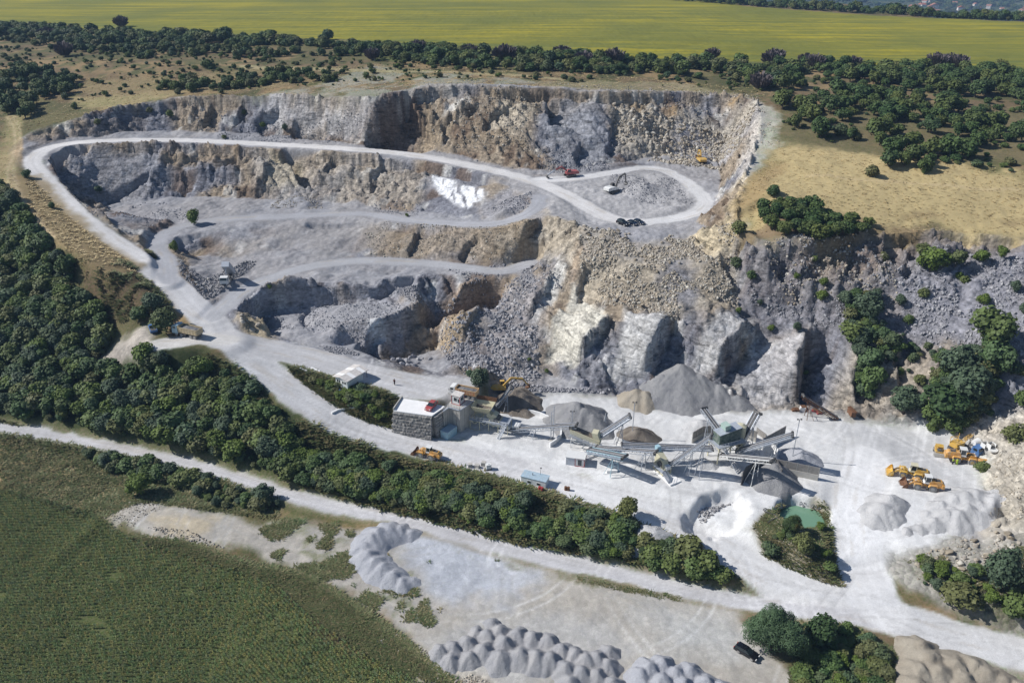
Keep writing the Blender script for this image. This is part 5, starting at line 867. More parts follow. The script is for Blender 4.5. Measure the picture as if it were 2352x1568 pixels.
def loader(loc, rz, label, paint, cab, rim, sc=1.0, group=None, bucket_m=None, z_b=.0, name='wheel_loader', tool='bucket'):
    e = empty(name, loc, rz, label, 'wheel loader', group, sc)
    for x in (1.55, -1.55):
        for y in (-1.0, 1.0): wheel(e, x, y, .78, .62, rim)
    m = MB(); m.prism([(-3.6,1.15),(-3.7,1.9),(-3.3,2.35),(-1.1,2.45),(-.75,1.9),(-.75,1.0),(-3.0,.8)], -.68, .68); m.build('rear_body', paint, e)
    m = MB().box((-3.62, 0, 1.35), (.5, 1.9, .9)); m.build('counterweight', paint, e)
    for s in (-1, 1):
        MB().prism([(-2.5,1.2),(-2.3,1.72),(-.9,1.72),(-.55,1.2),(-.75,1.2),(-1.0,1.58),(-2.2,1.58),(-2.35,1.2)], s*.75, s*1.35).build('mudguard', paint, e); MB().prism([(.75,1.2),(.9,1.68),(2.2,1.68),(2.3,1.25),(2.15,1.25),(2.05,1.58),(1.0,1.58),(.9,1.2)], s*.72, s*1.32).build('mudguard', paint, e)
        MB().box((-.55, s*1.05, .8), (.6, .35, .06)).box((-.55, s*1.05, 1.1), (.5, .3, .06)).box((-.55, s*1.02, .5), (.6, .3, .06)).build('steps', m_dk, e)
    MB().prism([(2.2,.75),(2.35,1.9),(1.5,2.1),(.6,1.7),(.4,.8)], -.5, .5).box((0, 0, .95), (1.2, .6, .5)).build('front_frame', paint, e)
    c = MB().prism([(-1.0,1.6),(-1.05,2.0),(.15,2.0),(.35,1.6)], -.66, .66).box((-.45, 0, 3.32), (1.45, 1.42, .14)); c = c.bar((-1.0,-.62,2),(-.95,-.62,3.3),.08).bar((-1,.62,2),(-.95,.62,3.3),.08).bar((.15,-.62,2),(.05,-.62,3.3),.08).bar((.15,.62,2),(.05,.62,3.3),.08).build('cab', cab, e)
    MB().prism([(-.97,2.0),(-.93,3.25),(.03,3.25),(.12,2.0)], -.60, .60).build('window', m_glass, c)
    MB().cyl((-1.9,.3,2.4),(-1.9,.3,3.05),.09).build('exhaust', m_dk, e); MB().box((-2.4, 0, 2.42), (1.1, .9, .08)).build('grille', m_dk, e)
    for s in (-1, 1): MB().prism([(1.1,1.75),(1.3,2.1),(2.6,1.55),(3.6,.75),(3.5,.45),(2.5,1.15)], s*.5-.1, s*.5+.1).build('lift_arm', paint, e)
    MB().bar((1.7,0,1.9),(2.9,0,1.65),.14).bar((2.9,0,1.65),(3.5,0,1.1),.12).build('tilt_link', m_dk, e)
    if tool == 'bucket':
        b = MB(); o = [(3.45,.35),(3.5,1.25),(3.75,1.5),(3.68,1.2),(3.65,.55),(3.9,.22),(4.75,.12),(4.75,.04),(3.8,.05)]; b.prism([(x, z+z_b) for x, z in o], -1.45, 1.45)
        for s in (-1.45, 1.4): b.prism([(x, z+z_b) for x, z in [(3.45,.35),(3.75,1.5),(4.2,1.1),(4.75,.1),(3.8,.05)]], s, s+.05)
        for k in range(8): b.box((4.85, -1.3+k*.37, .08+z_b), (.25, .1, .06))
        b.build('bucket', bucket_m or paint, e)
    else: MB().box((3.9, 0, .5), (.4, 2.2, .5)).bar((3.9,-.8,.3),(5.2,-.8,.12),.14).bar((3.9,.8,.3),(5.2,.8,.12),.14).build('fork', m_rust, e)
    for s in (-1, 1): MB().box((2.05, s*.55, 2.15), (.18, .22, .16)).build('headlight', m_wht, e)
    return e
def arm(e, A, B, Cc, D_, paint, stick=None, boom=None):
    m = MB(); m.bar(A, B, .42, .55).bar(B, Cc, .38, .5).build('boom', boom or paint, e); MB().bar(Cc, D_, .30, .38).build('stick', stick or paint, e)
    a, b = Vector(A), Vector(B); MB().cyl(a+Vector((.5, .0, -.45)), (b+Vector(Cc))/2+Vector((0, 0, -.25)), .09).cyl((b+Vector(Cc))/2+Vector((0, 0, .3)), Vector(Cc)*.8+Vector(D_)*.2+Vector((0, 0, .35)), .08).build('hydraulic_ram', m_dk, e)
    x, y, z_ = D_; MB().prism([(x-.15,z_+.1),(x+.35,z_+.05),(x+.75,z_-.45),(x+.45,z_-.95),(x-.25,z_-1.05),(x-.65,z_-.8),(x+.05,z_-.7),(x+.3,z_-.4)], -.55, .55).build('bucket', m_dk if stick else m_rust, e)
def excavator(loc, rz, tilt, label, paint, cw, pose, sc=1.0, stick=None, cabm=None, name='excavator', boom=None):
    e = empty(name, loc, rz, label, 'excavator', None, sc); ct, st = math.cos(tilt), math.sin(tilt)
    for s in (-1, 1):
        m = MB(); P = [(-2.2,.45),(-2.0,.12),(-1.7,0),(1.7,0),(2.0,.12),(2.2,.45),(2.0,.78),(1.7,.9),(-1.7,.9),(-2.0,.78)]; V = []
        for yy in (s*1.35-.3, s*1.35+.3):
            for x, z_ in P: V.append((x*ct-yy*st, x*st+yy*ct, z_))
        n = len(P); m.add(V, [tuple(range(n)), tuple(range(n, 2*n))[::-1]]+[(k, n+k, n+(k+1) % n, (k+1) % n) for k in range(n)]).build('track', m_dk, e)
    MB().cyl((0,0,.6),(0,0,1.1),.9).box((0,0,.55),(1.6,1.8,.4)).build('undercarriage', m_dk, e)
    MB().prism([(-2.6,1.1),(-2.75,1.9),(-2.3,2.25),(-.2,2.2),(1.6,1.7),(1.7,1.1)], -1.35, 1.35).build('upper_body', paint, e); MB().prism([(-3.1,1.15),(-3.15,2.0),(-2.5,2.2),(-2.4,1.1)], -1.3, 1.3).build('counterweight', cw, e)
    c = MB().prism([(.1,1.2),(.1,3.0),(1.3,3.0),(1.75,2.1),(1.75,1.2)], .45, 1.38).build('cab', cabm or paint, e); MB().prism([(.25,2.05),(.25,2.88),(1.25,2.88),(1.6,2.1)], .42, 1.41).build('window', m_glass, c)
    arm(e, *pose, paint, stick, boom); return e
def tipper(loc, rz, label, bedm, cabm, raised=0.0, stripes=None, load=True, axles=(2.9, 1.2, -1.9, -3.2), sc=1.0):
    e = empty('tipper_truck', loc, rz, label, 'dump truck', None, sc)
    for x in axles:
        for y in (-1.02, 1.02): wheel(e, x, y, .52, .4, m_rimg)
    MB().box((-.2, 0, .95), (8.2, .9, .3)).box((.4, .95, .75), (1.1, .4, .5)).build('chassis', m_dk, e)
    c = MB().prism([(2.3,.75),(2.3,3.05),(2.6,3.15),(3.9,2.95),(4.15,2.0),(4.2,.7)], -1.22, 1.22).build('cab', cabm, e); MB().prism([(3.93,2.85),(4.14,2.05),(4.19,2.05),(3.98,2.85)], -1.05, 1.05).build('windscreen', m_glass, c); MB().box((3.25, 0, 2.45), (.9, 2.47, .6)).build('side_window', m_glass, c)
    MB().box((4.2, 0, .75), (.2, 2.3, .4)).build('bumper', m_dk, c)
    for s in (-1, 1): MB().box((4.05, s*1.42, 2.2), (.1, .2, .6)).build('mirror', m_dk, c)
    for s in (-1, 1): MB().box((4.32, s*.9, .85), (.06, .35, .2)).build('headlight', m_wht, c)
    b = bpy.data.objects.new('tipping_body', None)
    m = MB(); x0, x1, z0, z1 = -4.2, 2.05, 1.25, 2.75
    m.box(((x0+x1)/2, 0, z0), (x1-x0, 2.4, .12)); m.box((x1, 0, (z0+z1)/2+.1), (.1, 2.4, z1-z0+.3)); m.box((x0, 0, (z0+z1)/2), (.1, 2.4, z1-z0))
    for s in (-1, 1):
        m.box(((x0+x1)/2, s*1.2, (z0+z1)/2), (x1-x0, .08, z1-z0)); m.box(((x0+x1)/2, s*1.22, z1), (x1-x0+.1, .14, .12))
        for k in range(7): m.box((x0+.3+k*(x1-x0-.5)/6, s*1.25, (z0+z1)/2), (.1, .06, z1-z0))
    piv = Vector((x0+.3, 0, z0)); R_ = Matrix.Translation(piv)@Matrix.Rotation(-raised, 4, 'Y')@Matrix.Translation(-piv) if raised else Matrix()
    bo = m.build('tipping_body', bedm, e); bo.matrix_local = R_
    if load:
        l = MB(); n = 9; V = [(x0+.2+(x1-x0-.4)*i/n, -1.12+2.24*j/4, z1-.45+.35*math.sin(i/n*3.14)*math.sin(j/4*3.14)+rnd.uniform(0, .22)) for i in range(n+1) for j in range(5)]
        l.add(V, [(i*5+j, (i+1)*5+j, (i+1)*5+j+1, i*5+j+1) for i in range(n) for j in range(4)]).build('load', m_load, e)
    if stripes:
        for s in (-1, 1):
            for row in (0, 1):
                for k in range(7): MB().box((x0+.65+k*.86, s*1.265, 1.7+row*.6), (.42, .02, .25)).build('board_marking', stripes, bo)
    if raised: MB().cyl((1.2, 0, 1.1), R_@Vector((1.6, 0, 1.3)), .14).build('hydraulic_ram', m_steel, e)
    return e
def car(loc, rz, label, paint, kind='hatch', sc=1.0, group=None, name='parked_car'):
    e = empty(name, loc, rz, label, 'car', group, sc); L = 2.15 if kind != 'wagon' else 2.35; hh = .12 if kind == 'suv' else 0
    for x in (1.3, -1.35):
        for y in (-.78, .78): wheel(e, x, y, .33, .2, m_rimg)
    low = [(-L,.35),(-L-.02,.8+hh),(-L+.25,.95+hh),(1.0,.95+hh),(1.9,.78+hh),(2.12,.6),(2.12,.3)]; MB().prism(low, -.87, .87).build('body', paint, e)
    top = {'hatch': [(-1.95,.95),(-1.5,1.42),(-.1,1.46),(.95,.93)], 'wagon': [(-2.2,.95),(-1.95,1.42),(-.1,1.5),(.95,.93)], 'suv': [(-2.0,1.07),(-1.75,1.62),(-.1,1.68),(.9,1.05)], 'sedan': [(-1.75,.95),(-1.1,1.42),(-.1,1.45),(.85,.93)]}[kind]
    n = 4; V = [(x, -.80, z) if z < 1.2 else (x, -.64, z) for x, z in top]+[(x, .80, z) if z < 1.2 else (x, .64, z) for x, z in top]; g_ = MB().add(V, [(0,1,2,3), (7,6,5,4), (0,4,5,1), (2,6,7,3), (3,7,4,0), (1,5,6,2)]).build('window', m_glass, e)
    MB().add([(top[1][0]-.03, -.66, top[1][1]+.02), (top[2][0]+.05, -.66, top[2][1]+.02), (top[2][0]+.05, .66, top[2][1]+.02), (top[1][0]-.03, .66, top[1][1]+.02), (top[1][0]-.03, -.66, top[1][1]-.03), (top[2][0]+.05, -.66, top[2][1]-.03), (top[2][0]+.05, .66, top[2][1]-.03), (top[1][0]-.03, .66, top[1][1]-.03)], [(0,1,2,3), (7,6,5,4), (0,4,5,1), (1,5,6,2), (2,6,7,3), (3,7,4,0)]).build('roof', paint, e)
    for s in (-1, 1):
        MB().box((2.08, s*.62, .68+hh), (.14, .36, .16)).build('headlight', m_wht, e); MB().box((-L-.01, s*.7, .82+hh), (.08, .26, .2)).build('tail_light', m_lightr, e); MB().box((.75, s*.95, 1.0+hh), (.12, .18, .12)).build('mirror', paint, e)
        MB().bar((-.45, s*.73, .95+hh), (-.45, s*.68, 1.42+hh), .07).build('pillar', paint, e)
    return e
def person(loc, rz, label, top, bottom, hat=None, step=.16):
    e = empty('person', loc, rz, label, 'person')
    V = [(0,0,.95),(0,0,1.15),(0,0,1.38),(0,0,1.5),(0,0,1.6),(0,0,1.68),(0,.1,.88),(step,.11,.48),(step*.9,.11,.06),(step*.9+.16,.11,.03),(0,-.1,.88),(-step*.3,-.11,.48),(-step,-.11,.08),(-step+.14,-.11,.03),(0,.19,1.4),(-.05,.24,1.14),(.06,.25,.9),(0,-.19,1.4),(.08,-.24,1.15),(.2,-.22,.95)]
    E = [(0,1),(1,2),(2,3),(3,4),(4,5),(0,6),(6,7),(7,8),(8,9),(0,10),(10,11),(11,12),(12,13),(2,14),(14,15),(15,16),(2,17),(17,18),(18,19)]; Rr = [.14,.13,.15,.06,.10,.09,.09,.065,.05,.04,.09,.065,.05,.04,.06,.045,.035,.06,.045,.035]
    me = bpy.data.meshes.new('body'); me.from_pydata(V, E, []); o = bpy.data.objects.new('body', me); C.objects.link(o); o.parent = e; me.materials.append(m_skin)
    o.modifiers.new('skin', 'SKIN'); 
    for v, r in zip(me.skin_vertices[0].data, Rr): v.radius = (r, r)
    me.skin_vertices[0].data[0].use_root = True; sb = o.modifiers.new('sub', 'SUBSURF'); sb.levels = sb.render_levels = 1
    MB().cyl((0,0,.9),(0,0,1.2),.175,.165,10).cyl((0,0,1.2),(0,0,1.47),.165,.13,10).bar((0,.19,1.42),(-.05,.245,1.14),.12).bar((0,-.19,1.42),(.08,-.245,1.15),.12).build('jacket', top, e)
    MB().cyl((0,0,.8),(0,0,.95),.16,.17,10).bar((0,.1,.88),(step,.11,.48),.17).bar((step,.11,.48),(step*.9,.11,.1),.13).bar((0,-.1,.88),(-step*.3,-.11,.48),.17).bar((-step*.3,-.11,.48),(-step,-.11,.12),.13).build('trousers', bottom, e)
    MB().cyl((0,0,1.66),(0,0,1.78),.115,.07,10).build('cap' if hat else 'hair', hat or m_cloth, e); return e
# ------------------------------------------------------------ heaps of tipped stone
def heap(name, lobes, mat, label, T_=.66, step=.35, src=True, cat='gravel heap', noise=.12, group=None, flat=None):
    Lb = []
    for l in lobes:
        if l[0] == 'w': p = W(l[1], l[2], flat); h = l[3]
        else: sx_, sy_, h = l; p = pick([S(sx_, sy_) if src else (sx_, sy_)])[0]
        Lb.append((p[0], p[1], h))
    r = max(h for _, _, h in Lb)/T_+2.5; x0, x1 = min(a[0] for a in Lb)-r, max(a[0] for a in Lb)+r; y0, y1 = min(a[1] for a in Lb)-r, max(a[1] for a in Lb)+r
    xs = np.arange(x0, x1, step); ys = np.arange(y0, y1, step); X, Y = np.meshgrid(xs, ys); Hh = np.full(X.shape, -9.0)
    Xw = X+.35*fbm(X/2.5, Y/2.5, 401, 3); Yw = Y+.35*fbm(X/2.5, Y/2.5, 402, 3)
    for a, b, h in Lb:
        dx, dy = Xw-a, Yw-b; an = np.arctan2(dy, dx); d = np.hypot(dx, dy)*(1+.07*np.sin(an*3+a)+.05*np.sin(an*7+b)); Hh = np.maximum(Hh, h-T_*(np.sqrt(d*d+.12)-.35))
    Hh = Hh+noise*fbm(X/1.1, Y/1.1, 403, 3)+noise*.4*fbm(X/.5, Y/.5, 404, 2); cx, cy = np.mean([a[0] for a in Lb]), np.mean([a[1] for a in Lb]); lean = hgt(X.ravel(), Y.ravel()).reshape(X.shape); base = blur(lean, 2)
    Hh = Hh+.10*ridged(X/1.6, Y/1.6, 405, 3)
    Z = base+Hh; k = Hh > -.22
    if flat is not None: Z = flat+Hh; k = (Z > lean-.35)&(Hh > -.5)
    k = k.copy(); kk = k[:-1, :-1]|k[:-1, 1:]|k[1:, :-1]|k[1:, 1:]; id_ = np.arange(X.size).reshape(X.shape); Q = np.stack([id_[:-1, :-1], id_[:-1, 1:], id_[1:, 1:], id_[1:, :-1]], -1)[kk]
    us, inv = np.unique(Q.ravel(), return_inverse=True); V = np.stack([X, Y, np.maximum(Z, lean-.35)], -1).reshape(-1, 3)[us]
    o = bpy.data.objects.new(name, np_mesh(name, V, inv.reshape(-1, 4), mat, True)); C.objects.link(o); return tag(o, label, cat, group)
# ------------------------------------------------------------ heaps
heap('gravel_heap', [('w',1697,974,7.7),('w',1652,982,5.4),('w',1745,983,5.8),('w',1795,994,4.0),('w',1842,1007,2.3)], M['gr_mid'], 'huge grey gravel heap leaning against the foot of the quarry wall', noise=.16, flat=6.0, T_=.6)
heap('gravel_heap', [('w',1590,1000,3.2),('w',1612,1003,3.0),('w',1570,996,2.0)], M['gr_tan'], 'low brownish gravel heap at the left foot of the huge grey heap', flat=6.0)
heap('gravel_heap', [(1290,1007,3.9),(1304,1012,3.4),(1318,1019,2.4)], M['gr_dark'], 'dark brown gravel heap beside the crusher, under the steep conveyor')
heap('gravel_heap', [(1440,1050,5.2),(1460,1060,4.6),(1480,1068,3.6)], M['gr_mid'], 'two-peaked grey gravel heap behind the first long conveyor')
heap('gravel_heap', [(1594,1096,3.2)], M['gr_dark'], 'small dark gravel heap behind the long level conveyor')
heap('gravel_heap', [(1752,1070,2.4),(1765,1072,2.1)], M['gr_white'], 'small pale heap outside the left end of the storage bay wall')
heap('gravel_heap', [(1932,1198,3.9)], M['gr_mid'], 'grey cone of gravel in front of the shaded curved bay wall')
heap('gravel_heap', [(2000,1150,2.8),(2012,1153,2.4)], M['gr_blue'], 'small grey heap behind the long straight panel wall')
heap('gravel_heap', [(1762,1160,1.3),(1772,1162,1.1)], M['gr_white'], 'tiny pale heap under the big diagonal conveyor')
heap('gravel_heap', [(2386,1262,2.6),(2408,1262,3.2),(2430,1256,3.4),(2450,1252,2.4),(2362,1296,2.2),(2388,1300,2.6),(2335,1312,1.4),(2415,1290,2.8),(2300,1322,.9),(2350,1270,1.6),(2270,1328,.6),(2320,1290,.9),(2440,1276,2.4)], M['gr_white'], 'large pale heap with wheel-worn ramp, right of the two parked loaders', noise=.2)
heap('gravel_heap', [(2203,1284,2.5),(2216,1264,2.6),(2190,1302,1.5),(2225,1292,1.8),(2180,1290,1.2)], M['gr_white'], 'pale heap with a tracked right flank, left of the larger ramped heap', noise=.16)
heap('gravel_heap', [(840,1262,2.0),(855,1248,2.6),(872,1238,2.7),(893,1230,2.4),(918,1226,1.8),(945,1228,1.2),(848,1285,2.3),(862,1300,2.3),(880,1316,2.2),(902,1330,1.9),(926,1342,1.4),(950,1338,.8)], M['gr_blue'], 'crescent-shaped blue-grey gravel heap beside the lower track', src=False)
LB = [(1010,1500,2.0),(1040,1490,2.0),(1035,1520,2.0),(1075,1480,2.0),(1078,1515,2.2),(1110,1500,2.4),(1120,1462,2.0),(1150,1452,2.0),(1095,1455,1.5),(1130,1432,1.3),(1190,1462,2.2),(1225,1470,2.2),(1260,1478,2.2),(1160,1480,2.3),(1150,1520,2.9),(1195,1515,2.9),(1232,1520,3),(1265,1525,3),(1290,1500,2.4),(1320,1510,2.4),(1345,1525,2.7),(1300,1545,3),(1335,1555,2.8),(1370,1520,2.6),(1395,1535,2.4),(1370,1560,2.6),(1400,1500,1.9),(1310,1575,2.6),(1405,1575,2.2)]
heap('gravel_heap', [(a, b, h*.84) for a, b, h in LB], M['gr_grey'], 'big group of overlapping tipped gravel mounds at the lower middle of the yard', src=False, T_=.9, step=.24, noise=.04)
heap('gravel_heap', [(1472,1560,2.4),(1490,1545,2.6),(1520,1535,2.4),(1550,1555,2.4),(1585,1550,2.2),(1520,1575,2.6),(1570,1585,2.6),(1620,1580,2.5),(1655,1590,2.4),(1480,1590,2.2)], M['gr_blue'], 'second group of tipped mounds, right of the big group', src=False, T_=.9, step=.24, noise=.04)
heap('gravel_heap', [(2110,1500,2.6),(2130,1530,3),(2150,1560,3.2),(2190,1545,3.0),(2235,1545,2.8),(2262,1565,3),(2210,1580,3),(2300,1580,2.6),(2330,1590,2.4),(2110,1560,3),(2100,1590,3),(2350,1610,2.4)], M['gr_tan'], 'brown sandy heap with furrowed ramp at the lower right edge', src=False, T_=.7, step=.3, noise=.16)
heap('gravel_heap', [(1478,1250,2.2),(1500,1245,2.4),(1465,1262,1.4)], M['gr_white'], 'pale heap tipped into the trees between the lower roads', src=False)
# ------------------------------------------------------------ pond
pm = NT('pond_water'); pm.b.inputs['Base Color'].default_value = (.16,.29,.19,1); pm.b.inputs['Roughness'].default_value = .18; pm.bump(pm.noise(3, 3, .5, pos(pm)), .1, .03)
V = []; 
for k in range(40):
    a = k*math.pi/20; V.append((PD[0]+6.0*math.cos(a), PD[1]+4.9*math.sin(a), 3.35))
o = mesh_obj('pond_water', V, [tuple(range(40))], pm.m); o['kind'] = 'structure'
pp = MB(); q0 = Vector((PD[0]-6.2, PD[1]+.5, 5.0)); pr = q0
for k in range(1, 15):
    a = k*.42; q = Vector((PD[0]-7.0-1.3*math.sin(a*1.3), PD[1]+1.5-k*.33, 4.9+.5*math.sin(a))); q.z = gz(q.x, q.y)+.25; pp.cyl(pr, q, .09, n=6); pr = q
tag(pp.build('water_hose', m_dk), 'black hose curling on the bank left of the green pond', 'hose')
# ------------------------------------------------------------ stone block wall and crusher foundation
A_, B_, C_, D_ = [W(*p, 12.5) for p in ((983.6,1025.6),(1080,1038.6),(1113,1015.7),(1006.6,990.4))]
e = empty('retaining_wall', (A_.x, A_.y, 6), 0, 'retaining wall of rough stone blocks under the white deck with the red car', 'wall'); off = Vector((A_.x, A_.y, 6))
def loc(p): return Vector(p)-off
m = MB(); n_ = Vector((B_.y-A_.y, A_.x-B_.x, 0)).normalized()*-1
if n_.y > 0: n_ = -n_
ct = [A_+n_*.15, B_+n_*.15, C_, D_]; m.poly([(p.x-off.x, p.y-off.y) for p in ct], 6.25, 6.55).build('deck', m_concw, e)
MB().poly([(loc(p).x, loc(p).y) for p in (A_-n_*.5, B_-n_*.5, C_-n_*.2, D_)], -.6, 6.24).build('core', m_conc, e)
MB().bar(loc(A_)+Vector((0,0,.4)), loc(D_)+Vector((0,0,.2)), .22, .5).build('kerb', m_conc, e)
NB, NR = 13, 8; u_ = (B_-A_); 
for r in range(NR):
    zb = .1+r*6.1/NR; bat = (1-r/NR)*1.1
    for k in range(NB+1):
        t0 = (k-(.5 if r % 2 else 0))/NB; t1 = t0+1/NB; t0, t1 = max(-.08*(1-r/NR), t0), min(1, t1)
        if t1-t0 < .02: continue
        c = loc(A_)+u_*((t0+t1)/2)+n_*(bat+rnd.uniform(-.06, .1)); c.z = zb+.36
        b = MB().box((0,0,0), ((t1-t0)*u_.length-.07, .9, 6.1/NR-.07), taper=1.0); b.V = [v+Vector((rnd.uniform(-.05,.05), rnd.uniform(-.09,.09), rnd.uniform(-.04,.04))) for v in b.V]; o = b.build('block', m_block, e); o.location = c; o.rotation_euler = (0, 0, math.atan2(u_.y, u_.x))
    s_ = C_-B_; L = s_.length
    for k in range(4):
        if k/4 > .85: continue
        c = loc(B_)+s_*((k+.5)/4)+Vector((.25+bat*.5, 0, 0)); c.z = zb+.36; b = MB().box((0,0,0), (L/4-.07, .9, 6.1/NR-.07)); b.V = [v+Vector((rnd.uniform(-.05,.05), rnd.uniform(-.09,.09), rnd.uniform(-.04,.04))) for v in b.V]; o = b.build('block', m_block, e); o.location = c; o.rotation_euler = (0, 0, math.atan2(s_.y, s_.x))
T_s = [W(*p, 12.5) for p in ((1107.6,1028),(1122,1018.5),(1149,1026),(1184,1002),(1184,985),(1125,1004))]
e = empty('crusher_foundation', (T_s[2].x, T_s[2].y, 6), 0, 'tall concrete foundation block carrying the red-trimmed control cabin', 'concrete block'); o2 = Vector((T_s[2].x, T_s[2].y, 6))
MB().poly([(p.x-o2.x, p.y-o2.y) for p in T_s], -.6, 6.5).build('wall', m_conc, e)
for p, q in zip(T_s[:3], T_s[1:4]): MB().bar((p.x-o2.x, p.y-o2.y, 6.55), (q.x-o2.x, q.y-o2.y, 6.55), .35, .14).build('coping', m_steel, e)
for p, q in zip(T_s[:3], T_s[1:4]):
    for k in (1, 2):
        a = p.lerp(q, k/3)-o2; MB().bar((a.x, a.y-.01, -.2), (a.x, a.y-.01, 6.4), .05).build('formwork_joint', m_dk, e)
rl = MB()
for p, q in zip(T_s[:3], T_s[1:4]):
    for k in range(5): a = p.lerp(q, k/4)-o2; rl.bar((a.x, a.y, 6.6), (a.x, a.y, 7.6), .05)
    for h in (7.1, 7.6): rl.bar((p.x-o2.x, p.y-o2.y, h), (q.x-o2.x, q.y-o2.y, h), .05)
rl.build('handrail', m_steel, e)
def cabin(sx_, sy_, z_, rz, d, label, wall, trim, roof, name='site_cabin', wins=(), cat='cabin', over=.15, flat=True, loc_=None):
    p = loc_ or W(sx_, sy_, z_); e = empty(name, (p.x, p.y, z_), rz, label, cat); L, B, H = d
    w0 = MB().box((0,0,H/2), (L, B, H)).build('wall', wall, e); MB().box((0,0,H+.07), (L+2*over, B+2*over, .14)).build('roof', roof, e)
    if trim:
        t = MB()
        for a in (-1, 1):
            for b in (-1, 1): t.box((a*L/2, b*B/2, H/2), (.14, .14, H+.02))
        for b in (-1, 1): t.box((0, b*(B/2), .07), (L, .13, .14)).box((0, b*(B/2), H-.05), (L+.05, .15, .12))
        for a in (-1, 1): t.box((a*L/2, 0, .07), (.13, B, .14)).box((a*L/2, 0, H-.05), (.15, B+.05, .12))
        t.build('trim', trim, e)
    for (side, u, zz, ww, hh) in wins:
        if side == 'f': f = MB().box((u, -B/2-.02, zz), (ww+.14, .06, hh+.14)).build('window', m_wht, e); MB().box((u, -B/2-.05, zz), (ww, .04, hh)).build('pane', m_glass, f)
        else: s = 1 if side == 'r' else -1; f = MB().box((s*(L/2+.02), u, zz), (.06, ww+.14, hh+.14)).build('window', m_wht, e); MB().box((s*(L/2+.05), u, zz), (.04, ww, hh)).build('pane', m_glass, f)
    return e
a_ = math.atan2((T_s[2]-T_s[1]).y, (T_s[2]-T_s[1]).x)
cb = cabin(1145, 1006, 12.5, a_, (2.3, 2.1, 2.4), 'small white control cabin with red corner posts on top of the concrete block', m_wht, m_red, m_roof, 'control_cabin', (('f', -.1, 1.5, .8, .9), ('f', .8, 1.3, .35, 1.0), ('r', 0, 1.5, 1.1, .8)))
e = cabin(1121.5, 1071, 8.0, math.radians(55), (3.7, 2.2, 2.0), 'light blue steel container at the foot of the concrete block', m_cont, None, m_contb, 'container', cat='container', over=.02)
for s in (-1, 1): e.location.z = 6.0; MB().box((-1.87, s*.5, .95), (.05, .9, 1.7)).build('door', m_cont, e)
# site hut
H0 = W(853, 943, 16.1); H1 = W(868, 949, 16.1); H2 = W(903, 929, 16.1); a_ = math.atan2((H2-H1).y, (H2-H1).x); gz_ = gz(H1.x, H1.y)
pc = (H0*0+H1+H2)/2; nn = Vector((-math.sin(a_), math.cos(a_), 0)); pc = pc+nn*1.8; zb = 13.55
e = empty('site_hut', (pc.x, pc.y, zb), a_, 'pale site hut with shallow weathered roof beside the platform road', 'hut'); L, B, H = 5.6, 4.0, 2.4
MB().box((0,0,H/2-.5), (L, B, H+1)).build('wall', m_wall, e)
rf = MB(); 
for s in (-1, 1): rf.add([(-L/2-.5, 0, H+.55), (L/2+1.6, 0, H+.55), (L/2+1.6, s*(B/2+.6), H+.02), (-L/2-.5, s*(B/2+.6), H+.02), (-L/2-.5, 0, H+.67), (L/2+1.6, 0, H+.67), (L/2+1.6, s*(B/2+.6), H+.14), (-L/2-.5, s*(B/2+.6), H+.14)], [(0,1,2,3), (7,6,5,4), (0,4,5,1), (1,5,6,2), (2,6,7,3), (3,7,4,0)])
ro = rf.build('roof', m_roof, e)
for k in range(7):
    for s in (-1, 1): MB().add([(-L/2-.5+k*1.1+j, s*y, H+.675-y*.205) for j in (.02, 1.06) for y in (.05, B/2+.55)]+[(-L/2-.5+k*1.1+j, s*y, H+.70-y*.205) for j in (.02, 1.06) for y in (.05, B/2+.55)], [(0,1,3,2), (4,6,7,5), (0,4,5,1), (2,3,7,6), (0,2,6,4), (1,5,7,3)]).build('roof_sheet', [m_roof, m_concw, m_steel][0 if (k*2+s) % 3 else 1], ro)
for y in (-1.3, -.55, .6, 1.3): f = MB().box((-L/2-.02, y, 1.55), (.06, .68, .8)).build('window', m_wht, e); MB().box((-L/2-.05, y, 1.55), (.04, .52, .62)).build('pane', m_glass, f)
MB().box((-L/2-.03, 0.02, 1.0), (.05, .5, 1.95)).build('door', m_wht, e)
for x in (L/2+1.3,):
    for y in (-2, 2): MB().bar((x, y, -.6), (x, y, H+.1), .1).build('post', m_dk, e)
p = pc-Vector((math.cos(a_), math.sin(a_), 0))*3.3+nn*.3; tag(MB().cyl((0,0,0), (0,0,.8), .5, n=14).build('blue_barrel', m_blue), 'blue barrel at the front wall of the pale site hut', 'barrel').location = (p.x, p.y, gz(p.x, p.y)); 
p = pc-Vector((math.cos(a_), math.sin(a_), 0))*1.2-nn*2.9; tag(MB().box((0,0,.25), (1.4,.8,.5), (0,.1,.3)).box((.4,.3,.5), (.7,.6,.4), (.2,0,.8)).build('scrap_pile', m_rust), 'scrap lying by the near corner of the site hut', 'scrap').location = (p.x, p.y, gz(p.x, p.y))
for i, (sa, sb_) in enumerate((((750,924),(795,940)), ((778,922),(800,932)))):
    p, q = W(*sa, 14.4), W(*sb_, 14.1); p.z = gz(p.x, p.y)+.1; q.z = gz(q.x, q.y)+.1; tag(MB().bar(p, q, .5, .16).build('concrete_beam', m_concw), 'pale concrete strip left of the site hut, '+('longer lower one' if i == 0 else 'shorter upper one'), 'concrete strip')
pr = None; cu = MB()
for sx_, sy_ in ((829,1034),(845,1026),(868,1022),(885,1021),(905,1013),(935,1010),(945,1007)):
    q = G(sx_, sy_)+Vector((0, 0, .15))
    if pr: cu.bar(pr, q, .45, .5)
    pr = q
tag(cu.build('stone_kerb', m_concw), 'winding pale kerb running down the weedy bank to the haul road', 'kerb')
